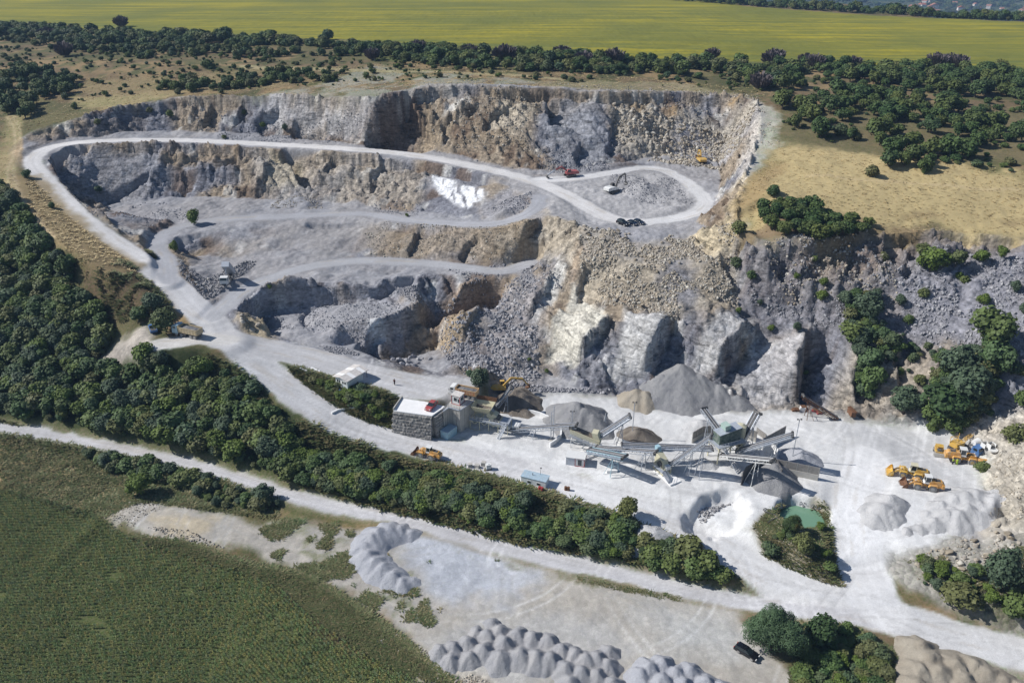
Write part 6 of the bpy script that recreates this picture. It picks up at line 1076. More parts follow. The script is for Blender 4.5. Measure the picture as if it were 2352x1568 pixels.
# cabins and caravan by the road
e = cabin(1441, 1136, 7.9, math.radians(-14), (2.5, 2.6, 2.1), 'grey half of the pair of site cabins beside the screening plant', m_steel, None, m_wht, loc_=W(1431, 1136, 7.9)); e.location.z = 5.8
e = cabin(1441, 1136, 7.9, math.radians(-14), (2.1, 2.6, 2.15), 'white cabin with red edges, right half of the pair of site cabins', m_wht, m_red, m_wht, wins=(('f', 0, 1.1, .9, 1.5),), loc_=W(1452, 1139, 7.9)); e.location.z = 5.8
e = cabin(1338, 1187, 7.2, math.radians(-22), (5.8, 2.5, 2.0), 'light blue caravan-like hut on the verge above the bushes', m_wall, None, m_contb, 'caravan_hut', (('f', 1.2, 1.1, .7, .5), ('f', -1.0, 1.1, .7, .5)), 'hut', .1, loc_=W(1338, 1189, 7.3)); e.location.z = 5.2
MB().cyl((-.6,0,2.0), (-.6,0,2.7), .08).build('chimney', m_dk, e); MB().bar((.9,.9,2.1), (1.0,.9,3.9), .06).box((1.0,.9,3.9), (.3,.3,.15)).build('antenna', m_dk, e)
for i, (sx_, sy_, mt, lb) in enumerate(((1349,1224,m_red,'red barrel left of two below the light blue hut'),(1355,1226,m_red,'red barrel right of two below the light blue hut'),(1414,1224,m_rust,'rusty barrel left of two beside the road'),(1421,1225,m_rust,'rusty barrel right of two beside the road'))):
    p = G(sx_, sy_); tag(MB().cyl((0,0,0), (0,0,.9), .32, n=12).cyl((0,0,.9), (0,0,.93), .28, n=12).build('barrel', mt), lb, 'barrel').location = (p.x, p.y, gz(p.x, p.y)-.02)
for i, (sx_, sy_, d, mt, lb) in enumerate(((1176,1166,(1,.9,.9),m_conc,'leftmost concrete block on the verge right of the yellow loader'),(1193,1168,(1,.8,.8),m_conc,'middle concrete block on the verge right of the yellow loader'),(1209,1163,(1,.9,1),m_conc,'rightmost concrete block on the verge, beside the white tank'),(1530,1180,(2.4,.6,.7),m_concw,'single pale concrete beam lying below the first screen'))):
    p = G(sx_, sy_); b = MB().box((0,0,d[2]/2), d, (0,0,rnd.uniform(-.4,.4))); b.V = [v+Vector([rnd.uniform(-.05,.05) for _ in range(3)]) for v in b.V]; tag(b.build('concrete_block', mt), lb, 'concrete block').location = (p.x, p.y, gz(p.x, p.y)-.03)
p = G(1221, 1172); e = empty('water_tank', p, .3, 'white plastic tank on a dark pallet at the roadside', 'tank'); MB().box((0,0,.15), (1.3,1.2,.3)).build('pallet', m_dk, e); MB().box((0,0,.85), (1.15,1.0,1.1)).build('tank', m_wht, e); MB().cyl((0,0,1.4), (0,0,1.5), .2).build('lid', m_wht, e)
# ------------------------------------------------------------ conveyors
def conveyor(tail, head, label, wd=.95, dep=.75, legs=(.75,), hand=False, frame=None, ghead=None, belt=True, name='conveyor', spread=1.6):
    a, b = W(*tail[:2], 6+tail[2]) if len(tail) == 3 else Vector(tail[0]), W(*head[:2], 6+head[2]) if len(head) == 3 else Vector(head[0])
    gz0 = gz(a.x, a.y); base = Vector((a.x, a.y, gz0)); e = empty(name, base, 0, label, 'conveyor'); a, b = a-base, b-base; wd *= 1.35; fr = frame or m_steel; d = (b-a); L = d.length; d.normalize(); s = d.cross(Vector((0,0,1))).normalized(); up = s.cross(d).normalized(); h = wd/2
    bl = MB(); P = [a-s*h*.8+up*.1, a+s*h*.8+up*.1, b+s*h*.8+up*.1, b-s*h*.8+up*.1]; bl.hexa([p-up*.05 for p in P], P).build('belt', m_belt_shade, e)
    md = MB(); md.hexa([p-up*.001 for p in (a-s*h*.16+up*.12, a+s*h*.16+up*.12, b+s*h*.16+up*.12, b-s*h*.16+up*.12)], [p for p in (a-s*h*.1+up*.17, a+s*h*.1+up*.17, b+s*h*.1+up*.17, b-s*h*.1+up*.17)]).build('carried_stone', M['gr_grey'], e)
    n = max(3, int(L/1.3))
    for k in (-1, 1):
        t = MB(); t.bar(a+s*h*k, b+s*h*k, .17, .24); t.bar(a+s*h*k-up*dep, b+s*h*k-up*dep, .10, .14)
        for j in range(n): p, q = a.lerp(b, j/n)+s*h*k, a.lerp(b, (j+1)/n)+s*h*k; t.bar(p, p-up*dep, .07); t.bar(p-up*dep, q, .07)
        t.bar(b+s*h*k, b+s*h*k-up*dep, .08); t.build('truss', fr, e)
    it = MB()
    for j in range(int(L/1.0)): p = a.lerp(b, (j+.5)/int(L/1.0))-up*.12; it.bar(p-s*(h+.14), p+s*(h+.14), .16, .16)
    it.build('rollers', m_dk, e)
    MB().cyl(b-s*h*1.05, b+s*h*1.05, .32, n=12).build('head_drum', m_dk, e); MB().cyl(a-s*h*1.05, a+s*h*1.05, .28, n=12).build('tail_drum', m_dk, e); MB().box(b+s*(h+.35)-up*.1, (.6,.5,.5)).build('motor', m_dk, e)
    for tt in legs:
        p = a.lerp(b, tt)-up*dep; zz = gz(p.x+base.x, p.y+base.y)-base.z-.1
        for k in (-1, 1): f = p+s*h*k; g2 = f+s*k*spread*.35; g2.z = zz; g3 = f+s*k*spread*.35-d*2.0; g3.z = zz; MB().bar(f, g2, .12).bar(f-d*.1, g3, .09).bar(f.lerp(g2, .5), f.lerp(g3, .5), .07).build('support_leg', fr, e)
        q0 = p+s*h; q1 = p-s*h; q0.z = q1.z = (p.z+zz)/2; MB().bar(q0+s*.25, q1-s*.25, .08).build('cross_brace', fr, e)
    if hand:
        r = MB(); w2 = s*(h+.55); r.bar(a+w2-up*.1, b+w2-up*.1, .5, .05)
        for j in range(n+1): p = a.lerp(b, j/n)+w2+s*.25; r.bar(p, p+Vector((0,0,1.0)), .045)
        for hh in (.55, 1.0): r.bar(a+w2+s*.25+Vector((0,0,hh)), b+w2+s*.25+Vector((0,0,hh)), .04)
        r.build('walkway', m_steel, e)
    return e
conveyor((1240,1013,2), (1277,966,7.4), 'steep conveyor beside the crusher dropping onto the dark brown heap', legs=(.62,))
conveyor((1278,1072,1), (1442,1060,6), 'first long conveyor from the crusher to the first screen, low on the left', legs=(.35,))
conveyor((1497,1087,3.4), (1574,1037,8.8), 'conveyor rising to the upper right over the small dark heap', legs=(.72,), hand=True)
conveyor((1473,1122,3), (1563,1140,6.2), 'blue-grey covered gallery conveyor sloping right below the first screen', wd=1.3, legs=(.72,), hand=True, frame=m_cont)
conveyor((1491,1116,2.2), (1641,1128,6.8), 'conveyor between the first screen and the small cream crusher', legs=(.3, .8))
conveyor((1555,1110,5.2), (1779,1118,4.0), 'long nearly level conveyor with handrail running towards the big hopper', legs=(.35, .7), hand=True)
conveyor((1673,1160,1.4), (1779,1088,11.5), 'big diagonal conveyor climbing from the small crusher to the top of the screening tower', wd=1.1, legs=(.5, .78), hand=True)
conveyor((1806,1085,7.0), (1758,1020,9.2), 'conveyor pointing away up left from the screening tower', legs=(.6,))
conveyor((1846,1113,2.6), (1892,1029,10), 'steep conveyor pointing away right of the screening tower', wd=1.2, legs=(.6,))
conveyor((1841,1126,2.4), (1981,1084,9.5), 'long conveyor reaching out to the right over the walled bays', wd=1.1, legs=(.42, .72), hand=True)
conveyor((1803,1136,3), (1933,1149,8), 'pale conveyor ending over the grey cone in the shaded curved bay', wd=1.0, legs=(.7,), frame=m_wht)
conveyor((2093,1043,.6), (2010,990,6.4), 'old disused conveyor lying against the foot of the cliff', legs=(.8,), frame=m_rust)
# ------------------------------------------------------------ crusher line and screens
def frame_tower(mb, x0, x1, y0, y1, z0, z1, w_=.16, nx=2):
    for i in range(nx+1):
        x = x0+(x1-x0)*i/nx
        for y in (y0, y1): mb.bar((x, y, z0), (x, y, z1), w_)
        mb.bar((x, y0, z1), (x, y1, z1), w_)
    for y in (y0, y1):
        mb.bar((x0, y, z1), (x1, y, z1), w_); mb.bar((x0, y, z0+.2), (x1, y, z0+.2), w_)
        for i in range(nx): xa, xb = x0+(x1-x0)*i/nx, x0+(x1-x0)*(i+1)/nx; mb.bar((xa, y, z1-.2), ((xa+xb)/2, y, (z0+z1)/2+.4), w_*.7); mb.bar((xb, y, z1-.2), ((xa+xb)/2, y, (z0+z1)/2+.4), w_*.7)
    return mb
def stairs(e, p, q, n=11, wd=.8):
    m = MB(); p, q = Vector(p), Vector(q); d = q-p; s = Vector((-d.y, d.x, 0)).normalized()*wd/2
    for k in (-1, 1): m.bar(p+s*k, q+s*k, .08, .2); m.bar(p+s*k+Vector((0,0,.9)), q+s*k+Vector((0,0,.9)), .05)
    for j in range(n): c = p.lerp(q, (j+.5)/n); m.bar(c-s, c+s, .28, .05)
    m.build('stairs', m_steel, e)
HP = W(1208, 1012, 12.2); ah = math.atan2((W(1200,1045,9)-W(1190,1010,9)).y*0-1.6, 4.2)
e = empty('crusher_hopper', (HP.x, HP.y, 12.2-6.2), math.radians(-17), 'cream steel feed hopper and jaw crusher on its frame right of the concrete block', 'crusher'); zb = 0
hp = MB(); 
for sgn in (-1, 1): hp.add([(-2.6, sgn*1.9, 6.4), (2.6, sgn*1.9, 6.4), (1.8, sgn*1.0, 4.6), (-1.8, sgn*1.0, 4.6), (-2.6, sgn*1.8, 6.4), (2.6, sgn*1.8, 6.4), (1.8, sgn*.9, 4.6), (-1.8, sgn*.9, 4.6)], [(0,1,2,3), (7,6,5,4), (0,4,5,1), (1,5,6,2), (2,6,7,3), (3,7,4,0)])
for sgn in (-1, 1): hp.add([(sgn*2.6, -1.9, 6.4), (sgn*2.6, 1.9, 6.4), (sgn*1.8, 1.0, 4.6), (sgn*1.8, -1.0, 4.6), (sgn*2.5, -1.9, 6.4), (sgn*2.5, 1.9, 6.4), (sgn*1.7, 1.0, 4.6), (sgn*1.7, -1.0, 4.6)], [(0,1,2,3), (7,6,5,4), (0,4,5,1), (1,5,6,2), (2,6,7,3), (3,7,4,0)])
hp.build('hopper', m_cream, e)
for k in range(9): MB().bar((-2.4+k*.6, -1.95, 6.4), (-1.7+k*.42, -1.05, 4.6), .1, .12).build('rib', m_cream, e)
MB().add([(-1.9,-1.1,5.0),(1.9,-1.1,5.0),(1.9,1.1,5.3),(-1.9,1.1,5.6)], [(0,1,2,3)]).build('feed_stone', M['gr_dark'], e)
MB().prism([(1.4,4.7),(3.4,3.6),(4.4,2.4),(3.6,1.9),(2.2,2.6),(1.0,3.8)], -.8, .8).box((3.0,0,3.9), (1.2,1.9,1.2), (0,.5,0)).build('feeder', m_cream, e); MB().cyl((3.6,-1.15,2.9), (3.6,1.15,2.9), .75, n=16).build('flywheel', m_dk, e)
frame_tower(MB(), -2.8, 6.8, -2.0, 1.2, -.2, 2.9, .16, 4).build('frame', m_cream, e); MB().box((2.0,-2.1,2.95), (9.8,.9,.08)).box((5.9,-.4,2.95), (2.2,3.2,.08)).build('walkway', m_steel, e)
hr = MB()
for k in range(11): hr.bar((-2.8+k*.96, -2.5, 2.95), (-2.8+k*.96, -2.5, 4.0), .05)
for h in (3.5, 4.0): hr.bar((-2.8,-2.5,h), (6.8,-2.5,h), .05); hr.bar((6.9,-2.5,h), (6.9,1.2,h), .05)
hr.build('handrail', m_steel, e); stairs(e, (6.4,-2.6,2.9), (5.2,-4.6,.1)); MB().box((4.6,0,1.2), (6.0,1.0,.7), (0,.08,0)).build('vibrating_feeder', m_wht, e); MB().box((8.4,.2,1.3), (1.8,1.8,1.6)).build('drive_housing', m_wht, e)
MB().bar((2.6,1.9,6.4),(3.2,2.2,8.2),.08).bar((-2.6,1.9,6.4),(-2.2,2.2,8.0),.08).box((.3,2.0,7.0),(5.2,.08,1.1)).build('splash_board', m_rust, e)
# first screen
SC1 = W(1468, 1096, 8.5); e = empty('first_screen', (SC1.x, SC1.y, 6-.1), math.radians(-20), 'first inclined vibrating screen on steel legs at the end of the long conveyor', 'screen')
frame_tower(MB(), -3.6, 2.6, -1.3, 1.3, -.1, 2.4, .16, 2).build('frame', m_wht, e); MB().prism([(-4.0,4.9),(-4.0,3.9),(3.2,1.9),(3.2,3.1)], -1.1, 1.1).build('screen_box', m_cream, e); MB().prism([(-3.9,4.95),(3.1,3.15),(3.1,3.2),(-3.9,5.0)], -.9, .9).build('screen_deck', M['gr_dark'], e)
MB().prism([(1.2,5.0),(2.6,5.0),(3.4,2.9),(2.6,2.0),(1.6,3.4)], -.9, 1.0).build('chute', m_cream, e); MB().box((-.6,-1.75,2.9), (6.8,.8,.07), (0,.27,0)).build('walkway', m_steel, e); stairs(e, (2.0,-1.8,2.3), (1.2,-4.6,.1)); MB().box((-3.9,0,5.2),(.8,2.0,1.0)).build('feed_box', m_dk, e)
hr = MB()
for k in range(8): hr.bar((-3.9+k*.95,-2.1,3.9-k*.27), (-3.9+k*.95,-2.1,4.9-k*.27), .05)
hr.bar((-3.9,-2.1,4.9), (2.75,-2.1,3.0), .05).build('handrail', m_steel, e)
# small cream crusher
SC2 = W(1655, 1165, 7.5); e = empty('impact_crusher', (SC2.x, SC2.y, 5.5), math.radians(-62), 'small cream crusher on a concrete plinth between two conveyors', 'crusher')
MB().box((1.9,0,.35), (6.5,3.0,.9)).build('plinth', m_concw, e); frame_tower(MB(), -1.6, 1.8, -1.1, 1.1, .8, 2.4, .18, 1).build('frame', m_cream, e); MB().prism([(-1.8,2.4),(-2.1,4.9),(-1.2,5.2),(.8,4.2),(1.4,2.4)], -.75, .75).build('housing', m_cream, e); MB().cyl((.2,-1.1,3.1), (.2,1.1,3.1), .7, n=16).build('flywheel', m_dk, e); MB().box((1.6,.2,2.7), (1.0,1.2,.9)).build('motor', m_wht, e)
MB().box((.3,-1.6,2.45), (4.2,.8,.07)).build('walkway', m_steel, e); stairs(e, (2.3,-1.4,2.4), (4.6,-1.2,.8), 9); MB().prism([(-2.4,5.2),(-2.6,6.3),(-1.6,6.3),(-1.2,5.1)], -.5, .5).build('chute', m_cont, e)
# screening tower
TW = W(1812, 1125, 8.0); e = empty('screening_tower', (TW.x, TW.y, 5.8), math.radians(22), 'tall green and cream screening tower with hoppers in the middle of the conveyors', 'screening tower')
frame_tower(MB(), -3.2, 3.2, -1.9, 1.9, -.1, 4.6, .2, 2).build('frame', m_cream, e); MB().box((0,-.2,5.1), (7.6,4.6,.12)).build('platform', m_steel, e); MB().prism([(-2.9,5.15),(-2.9,7.6),(2.9,8.4),(2.9,5.15)], -1.3, 1.3).build('screen_box', m_dgrn, e); MB().prism([(-2.95,7.65),(2.95,8.45),(2.95,8.55),(-2.95,7.75)], -1.4, 1.4).build('rim', m_steel, e); MB().box((-.6,.1,8.9), (1.5,1.9,1.2), (0,-.14,0)).build('feed_box', m_green, e)
for x in (-1.8, 0, 1.8): MB().add([(x-.85,-1.2,5.0),(x+.85,-1.2,5.0),(x+.85,1.2,5.0),(x-.85,1.2,5.0),(x-.25,-.35,2.9),(x+.25,-.35,2.9),(x+.25,.35,2.9),(x-.25,.35,2.9)], [(0,1,2,3), (7,6,5,4), (0,4,5,1), (1,5,6,2), (2,6,7,3), (3,7,4,0)]).build('hopper', m_cream, e)
MB().cyl((4.1,.6,3.2), (4.1,.6,7.6), 1.3, n=18).cyl((4.1,.6,7.6), (4.1,.6,8.1), 1.3, .5, 18).cyl((4.1,.6,1.6), (4.1,.6,3.2), .35, 1.3, 18).build('silo', m_cream, e); frame_tower(MB(), 3.0, 5.2, -.5, 1.7, 0, 3.3, .12, 1).build('silo_stand', m_cream, e)
hr = MB()
for k in range(10): hr.bar((-3.8+k*.84,-2.5,5.1), (-3.8+k*.84,-2.5,6.1), .05)
for h in (5.6, 6.1): hr.bar((-3.8,-2.5,h), (3.8,-2.5,h), .05)
hr.build('handrail', m_steel, e); stairs(e, (-2.4,-2.6,5.0), (-.6,-6.6,.1), 14)
# mast, antennas
e = empty('conveyor_mast', (*W(1380, 1098, 6)[:2], 5.9), .5, 'tall double steel mast standing through the first long conveyor', 'mast')
for x in (-.35, .35): MB().bar((x,0,0), (x,0,8.6+x*2), .14).build('post', m_steel, e)
lad = MB()
for k in range(9): lad.bar((-.35,0,.8+k*.9), (.35,0,.8+k*.9+(.4 if k % 2 else 0)), .06)
lad.build('rungs', m_steel, e); MB().box((0,0,.15), (1.4,1.2,.3)).build('base', m_conc, e)
for sx_, sy_, h0, h1, lb in ((1584,1042,.0,10.5,'thin floodlight mast at the head of the upper right conveyor'),(1991,1090,0,11.5,'thin floodlight mast at the outer end of the long right conveyor'),(1430,1058,0,8.5,'thin floodlight mast behind the end of the first long conveyor')):
    p = W(sx_, sy_, 6+h1*.6); e = empty('floodlight_mast', (p.x, p.y, gz(p.x, p.y)), 0, lb, 'mast'); MB().cyl((0,0,0), (0,0,h1), .09, n=6).build('pole', m_steel, e); MB().bar((-.4,0,h1), (.4,0,h1), .06).box((.4,0,h1), (.35,.2,.25)).box((-.4,0,h1), (.35,.2,.25)).build('floodlight', m_dk, e)
# ------------------------------------------------------------ bay walls
def baywall(tops, label, H=3.3, mat=m_panel, base=m_conc, fr=.42, dz=0, cat='wall', pw=2.4, name='bay_wall'):
    P = [W(x, y, 6+H+dz) for x, y in tops]; o_ = Vector((P[0].x, P[0].y, 6+dz)); e = empty(name, o_, 0, label, cat)
    for p, q in zip(P[:-1], P[1:]):
        a, b = p-o_, q-o_; a.z = b.z = 0; L = (b-a).length; n = max(1, round(L/pw)); MB().bar(a+Vector((0,0,H*fr/2-.1)), b+Vector((0,0,H*fr/2-.1)), .35, H*fr+.2).build('concrete_base', base, e)
        for k in range(n):
            c, d = a.lerp(b, k/n), a.lerp(b, (k+1)/n); g = (d-c).normalized()*.08; zc = H*(fr+1)/2; MB().bar(c+g+Vector((0,0,zc)), d-g+Vector((0,0,zc)), .12, H*(1-fr)-.02).build('panel', mat, e); MB().bar(c, c+Vector((0,0,H+.05)), .16).build('post', base, e)
    MB().bar(P[-1]-o_-Vector((0,0,H)), P[-1]-o_+Vector((0,0,.05)), .16).build('post', base, e); return e
baywall([(1733,1080),(1757,1066),(1799,1061),(1830,1063),(1860,1067),(1893,1078)], 'long curved bay wall of grey panels behind the screening tower', 3.2)
baywall([(1908,1095),(1936,1080),(1965,1064)], 'panel wall rising to a point under the long right conveyor', 3.0, fr=.1)
baywall([(1893,1068),(1915,1084)], 'short loose panel wall leaning behind the right bays', 2.0, fr=.05)
baywall([(1908,1096),(1938,1112),(1945,1124),(1936,1142)], 'pale concrete wing wall between the two right bays', 3.0, mat=m_concw, base=m_concw)
baywall([(1941,1147),(2050,1169)], 'long straight wall of six grey panels on a pale base at the right of the plant', 3.3, pw=2.1)
baywall([(1858,1179),(1866,1166),(1887,1155),(1912,1150),(1942,1148),(1956,1172)], 'curved bay wall painted dark for its shade around the grey cone of gravel', 3.4, mat=m_belt_shade, base=m_belt_shade, fr=.05)  # shade inside the bay is put into the wall's near-black colour
baywall([(1540,1092),(1590,1110)], 'pale low wall at the foot of the upper right conveyor', 1.8, mat=m_concw, base=m_concw)
P = [G(*p) for p in ((1312,1030),(1350,1040),(1385,1055),(1403,1078),(1402,1094),(1388,1108),(1374,1117))]; cw_ = MB()
for p, q in zip(P[:-1], P[1:]): cw_.bar(p+Vector((0,0,.3)), q+Vector((0,0,.3)), .4, 1.7)
tag(cw_.build('curved_kerb_wall', m_concw), 'low curved concrete wall around the pad under the first long conveyor', 'wall')
sp_ = W(1512, 1060, 7); tag(MB().add([(-.5,0,0),(.5,0,0),(.5,.3,0),(-.5,.3,0),(.02,.05,4.2),(.1,.05,4.2),(.1,.2,4.2),(.02,.2,4.2)], [(0,1,2,3), (7,6,5,4), (0,4,5,1), (1,5,6,2), (2,6,7,3), (3,7,4,0)]).build('splash_plate', m_concw), 'narrow pointed plate standing behind the first screen', 'plate').location = (sp_.x, sp_.y, 5.9)
# ------------------------------------------------------------ vehicles
def on(sx_, sy_): p = G(sx_, sy_); return Vector((p.x, p.y, gz(p.x, p.y)))
rad = math.radians
loader(on(2273,1190), rad(160), 'yellow wheel loader with tan cab roof, upper one of the two parked side by side', m_yel, m_cream, m_rim)
loader(on(2308,1219), rad(166), 'yellow wheel loader with white cab, lower one of the two parked side by side', m_yel2, m_wht, m_rimg, bucket_m=m_rust)
loader(on(2406,1153), rad(-16), 'old orange-yellow wheel loader with fork, beside the two workers', m_yel2, m_wht, m_rim, 1.05, tool='fork')
loader(on(1070,1141), rad(157), 'yellow wheel loader driving on the haul road below the stone block wall', m_yel2, m_wht, m_rimg, .88, bucket_m=m_rust)
p = on(2345,1133); e = empty('dumper', p, rad(-110), 'small yellow machine with open engine bay, left of the crane', 'machine'); MB().box((0,0,.9), (2.6,1.7,.7)).box((-.5,0,1.9), (1.4,1.7,.12)).bar((-1.1,-.75,1.2), (-1.1,-.75,1.9), .1).bar((-1.1,.75,1.2), (-1.1,.75,1.9), .1).bar((.15,-.75,1.2), (.15,-.75,1.9), .1).bar((.15,.75,1.2), (.15,.75,1.9), .1).build('body', m_yel, e); MB().box((.7,0,1.35), (1.0,1.0,.4)).build('engine', m_dk, e); MB().box((1.55,0,.55), (.25,2.3,.8)).build('blade', m_conc, e)
for x in (-.9, .9):
    for y in (-.9, .9): wheel(e, x, y, .5, .4, m_rimg)
p = on(2392,1124); e = empty('crane', p, rad(28), 'yellow mobile crane with lattice jib lowered to the right', 'crane'); MB().box((0,0,1.0), (4.2,2.3,.6)).build('chassis', m_dk, e); MB().box((-.6,0,1.9), (2.8,2.0,1.1)).build('upper_body', m_yel, e)
fr_ = MB(); 
for x in (-2.2, .8):
    for y in (-.9, .9): fr_.bar((x,y,2.4), (x,y,3.9), .1)
for y in (-.9, .9): fr_.bar((-2.2,y,3.9), (.8,y,3.2), .1).bar((-2.2,y,2.4), (.8,y,3.2), .08)
fr_.bar((-2.2,-.9,3.9), (-2.2,.9,3.9), .1).build('gantry', m_yel, e)
jb = MB(); a, b = Vector((.8,0,2.0)), Vector((12.0,0,4.6)); 
for y, z_ in ((-.35,-.3), (.35,-.3), (-.35,.3), (.35,.3)): jb.bar(a+Vector((0,y,z_)), b+Vector((0,y*.4,z_*.4)), .09)
for k in range(12):
    c, d = a.lerp(b, k/12), a.lerp(b, (k+1)/12); f = 1-.6*k/12; s = 1 if k % 2 else -1
    for zz in (-.3, .3): jb.bar(c+Vector((0,-.35*f*s,zz*f)), d+Vector((0,.35*f*s,zz*f)), .06)
    for y in (-.35, .35): jb.bar(c+Vector((0,y*f,-.3*f*s)), d+Vector((0,y*f,.3*f*s)), .06)
jb.build('jib', m_yel, e)
for x in (-1.5, 1.5):
    for y in (-1.05, 1.05): wheel(e, x, y, .55, .4, m_rimg)
p = on(2441,1134); e = empty('truck_cab', p, rad(-60), 'bright blue detached truck cab behind the old loader', 'truck cab'); MB().prism([(-.9,.1),(-.9,1.5),(-.7,2.1),(.7,2.1),(1.0,1.2),(1.05,.1)], -1.1, 1.1).build('body', m_blue, e); MB().prism([(.72,2.0),(.98,1.25),(1.03,1.25),(.77,2.0)], -.95, .95).box((0,0,1.55), (.9,2.24,.6)).build('window', m_glass, e)
p = on(2440,1113); e = empty('mixer_drum', p, rad(20), 'white drum-shaped tank lying behind the blue truck cab', 'tank'); MB().cyl((-1.1,0,1.0), (.4,0,1.0), .65, .95, 16).cyl((.4,0,1.0), (1.3,0,1.0), .95, .45, 16).build('drum', m_wht, e); MB().box((0,0,.2), (2,1.2,.4)).build('stand', m_dk, e)
for sx_, sy_, lb, mt in ((2462,1117,'open white crate right of the white drum tank','w'),(2476,1118,'smaller open white crate at the far right of the scrap',''),):
    p = on(sx_, sy_); e = empty('open_crate', p, .3, lb, 'crate'); MB().box((0,0,.05), (1.5,1.3,.1)).box((-.72,0,.6), (.06,1.3,1.1)).box((.72,0,.6), (.06,1.3,1.1)).box((0,.62,.6), (1.5,.06,1.1)).build('body', m_wht, e); MB().box((0,-.1,.35), (1.0,.8,.5)).build('contents', m_dk, e)
p = on(2481,1128); e = empty('round_basin', p, 0, 'white round basin lying at the right edge of the machine park', 'basin'); MB().cyl((0,0,.25), (0,0,.6), .95, 1.05, 24).build('basin', m_wht, e); MB().cyl((0,0,.6), (0,0,.63), .1, n=8).build('hub', m_dk, e)
p = on(2460,1153); tag(MB().box((0,0,.3), (1.6,.7,.5), (0,.1,.3)).box((1.2,.3,.25), (1.2,.5,.4), (0,0,-.4)).box((-.9,-.2,.4), (.8,.9,.6), (.2,0,0)).build('machine_part', m_yel2), 'orange machine parts lying right of the old loader', 'scrap').location = p
person(on(2380.5,1160), rad(-80), 'worker in yellow-green vest, left one of the two by the old loader', m_vest, m_cloth, step=.04); person(on(2390.7,1161), rad(-100), 'worker in yellow-green vest and trousers, right one of the two', m_vest, m_vest, step=.05)
person(on(986.5,961.5), rad(-100), 'person in dark clothes walking alone on the platform road', plain('dark_red_cloth', (.09,.025,.025), .9), m_cloth)
excavator(on(1250,978), rad(6), rad(8), 'large yellow excavator behind the dark brown heap', m_yel, m_yel, ((1.0,-.2,1.9), (3.2,-.2,4.3), (6.4,-.2,3.9), (7.9,-.2,1.8)), .92)
excavator(on(1531,481), rad(38), rad(10), 'white excavator with dark boom on the quarry bench', m_wht, m_wht, ((1.0,-.2,1.9), (2.6,-.2,4.9), (5.4,-.2,5.8), (6.1,-.2,2.6)), 1.0, stick=m_dk, cabm=m_dk, boom=m_dk)
excavator(on(1425,441), rad(196), rad(5), 'red excavator with its arm stretched to the left on the upper bench', m_redd, m_redd, ((1.0,-.2,1.9), (3.4,-.2,3.9), (5.8,-.2,3.0), (8.9,-.2,1.1)), .95, stick=m_steel)
excavator(on(1752,407), rad(95), rad(0), 'yellow excavator facing the broken rock at the right end of the upper bench', m_yel, m_yel, ((1.0,-.2,1.9), (2.8,-.2,4.3), (4.6,-.2,3.9), (5.6,-.2,1.6)), .95)
tipper(on(471,839), rad(158), 'sand-coloured tipper truck loaded with stone beside the dark tree', m_sand, plain('pale_blue_cab', (.40,.55,.62), .4), load=True)
tipper(on(570,704), rad(-88), 'white tipper truck with its body raised, tipping rubble on the bench', m_steel, m_wht, raised=rad(44), load=False, sc=.92)
tipper(Vector((*W(1160, 989, 12.6)[:2], 12.55)), rad(160), 'tipper truck with orange side boards backed up to the crusher hopper', m_orange, m_wht, stripes=m_red, load=True, sc=.86)
p = on(383,826); e = empty('pickup', p, rad(120), 'blue pickup parked left of the dark tree', 'pickup'); MB().prism([(-2.4,.4),(-2.4,1.0),(-.6,1.0),(-.5,1.1),(.9,1.1),(1.0,1.0),(2.2,.95),(2.35,.5),(2.3,.4)], -.9, .9).build('body', m_blue, e); MB().prism([(-.5,1.1),(-.4,1.75),(.5,1.75),(.95,1.1)], -.78, .78).build('window', m_glass, e); MB().box((.05,0,1.78), (1.0,1.5,.06)).build('roof', m_blue, e); MB().box((-1.45,0,.98), (1.6,1.5,.1)).build('load_bed', m_dk, e)
for x in (1.4,-1.4):
    for y in (-.82,.82): wheel(e, x, y, .38, .25, m_rimg)
car(on(1867,1635), rad(-43), 'black estate car parked beside the largest tree in the yard', m_blk, 'wagon', .97)
rc = W(1078, 1016, 12.85); car(Vector((rc.x, rc.y, 12.56)), rad(-112), 'red hatchback parked on the white deck above the stone block wall', m_red, 'hatch', .95)
car(on(1557,562), rad(-50), 'black off-road car, leftmost and largest of the three on the bench', m_blk, 'suv', 1.0, 'three dark cars parked on the bench'); car(on(1580,561), rad(-45), 'dark blue car in the middle of the three on the bench', m_navy, 'sedan', .92, 'three dark cars parked on the bench'); car(on(1597,559), rad(-45), 'dark car rightmost of the three on the bench', m_navy, 'hatch', .92, 'three dark cars parked on the bench')
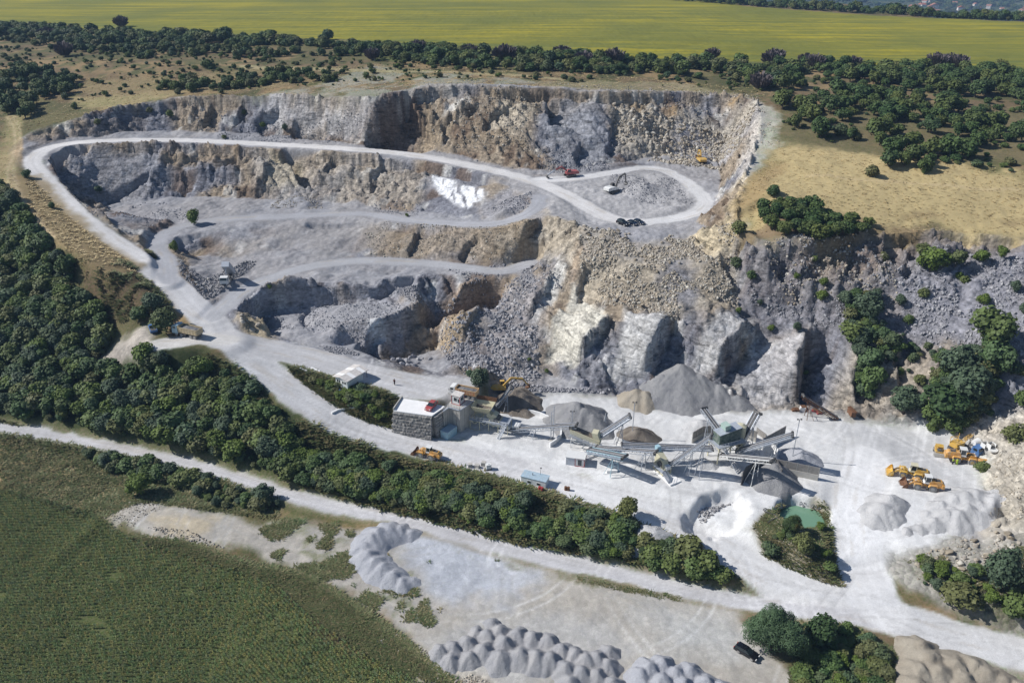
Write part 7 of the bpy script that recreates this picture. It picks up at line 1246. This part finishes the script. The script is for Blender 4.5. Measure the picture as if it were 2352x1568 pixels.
# scrap by the cliff foot
for sx_, sy_, d, mt, lb in ((2005,1030,(1.4,1.0,1.6),m_concw,'pale concrete box with rusty lid by the old conveyor'),(2037,1028,(1.6,.7,.4),m_red,'upper red scrap piece under the old conveyor'),(2048,1034,(1.3,.6,.3),m_redd,'lower red scrap piece under the old conveyor'),(1988,1027,(1.8,.9,.5),m_rust,'brown rusty scrap left of the pale concrete box'),(2128,1036,(1.2,2.4,1.3),m_rust,'striped rusty bin beside the boulders at the cliff foot')):
    p = on(sx_, sy_); e = empty('scrap', p, rnd.uniform(-.5,.5), lb, 'scrap'); MB().box((0,0,d[2]/2), d).build('body', mt, e); MB().box((.1,.1,d[2]+.1), (d[0]*.9,d[1]*1.1,.15), (.15,.1,.3)).build('lid', m_rust, e)
# ------------------------------------------------------------ village in the valley
m_tile = stone_mat('red_tile_roof', [(.33,.12,.07), (.42,.18,.11), (.36,.20,.15)], .2); m_rend = stone_mat('rendered_wall', [(.70,.66,.60), (.55,.48,.42), (.78,.76,.72)], .2)
hw = MB().box((0,0,2.6), (11,8,5.4)); hwm = None; Rv = np.random.RandomState(77); first = None
for k in range(150):
    px, py = Rv.uniform(1830, 2400), Rv.uniform(-20, 36); p = pick([(px, py)])[0]
    if p[1] < 1150 or p[1] > 4200: continue
    if fbm(p[0]/170, p[1]/170, 88, 2) < -.05: continue
    e = empty('village_house', (p[0], p[1], p[2]), Rv.uniform(0, 3.1), 'pale red-roofed house of the distant village beyond the far wood', 'house', 'houses of the distant village', Rv.uniform(.9, 1.7))
    if first is None:
        w_ = hw.build('wall', m_rend, e); r_ = MB().prism([(-6,5.3),(0,8),(6,5.3)], -4.6, 4.6).build('roof', m_tile, e); first = (w_.data, r_.data)
    else:
        for nm, d in zip(('wall', 'roof'), first): o = bpy.data.objects.new(nm, d); C.objects.link(o); o.parent = e
# ------------------------------------------------------------ air
hz = MB().box((0, 3900, -20), (9000, 8800, 300)); o = hz.build('haze', None or bpy.data.materials.new('haze_air')); hm = o.data.materials[0]; hm.use_nodes = True; t = hm.node_tree; t.nodes.remove(t.nodes['Principled BSDF']); pv = t.nodes.new('ShaderNodeVolumePrincipled'); pv.inputs['Density'].default_value = 0.00012; pv.inputs['Color'].default_value = (.42,.64,1.0,1); t.links.new(pv.outputs[0], t.nodes['Material Output'].inputs['Volume']); o['kind'] = 'stuff'
tag(o, 'thin bluish air over the whole landscape', 'haze')
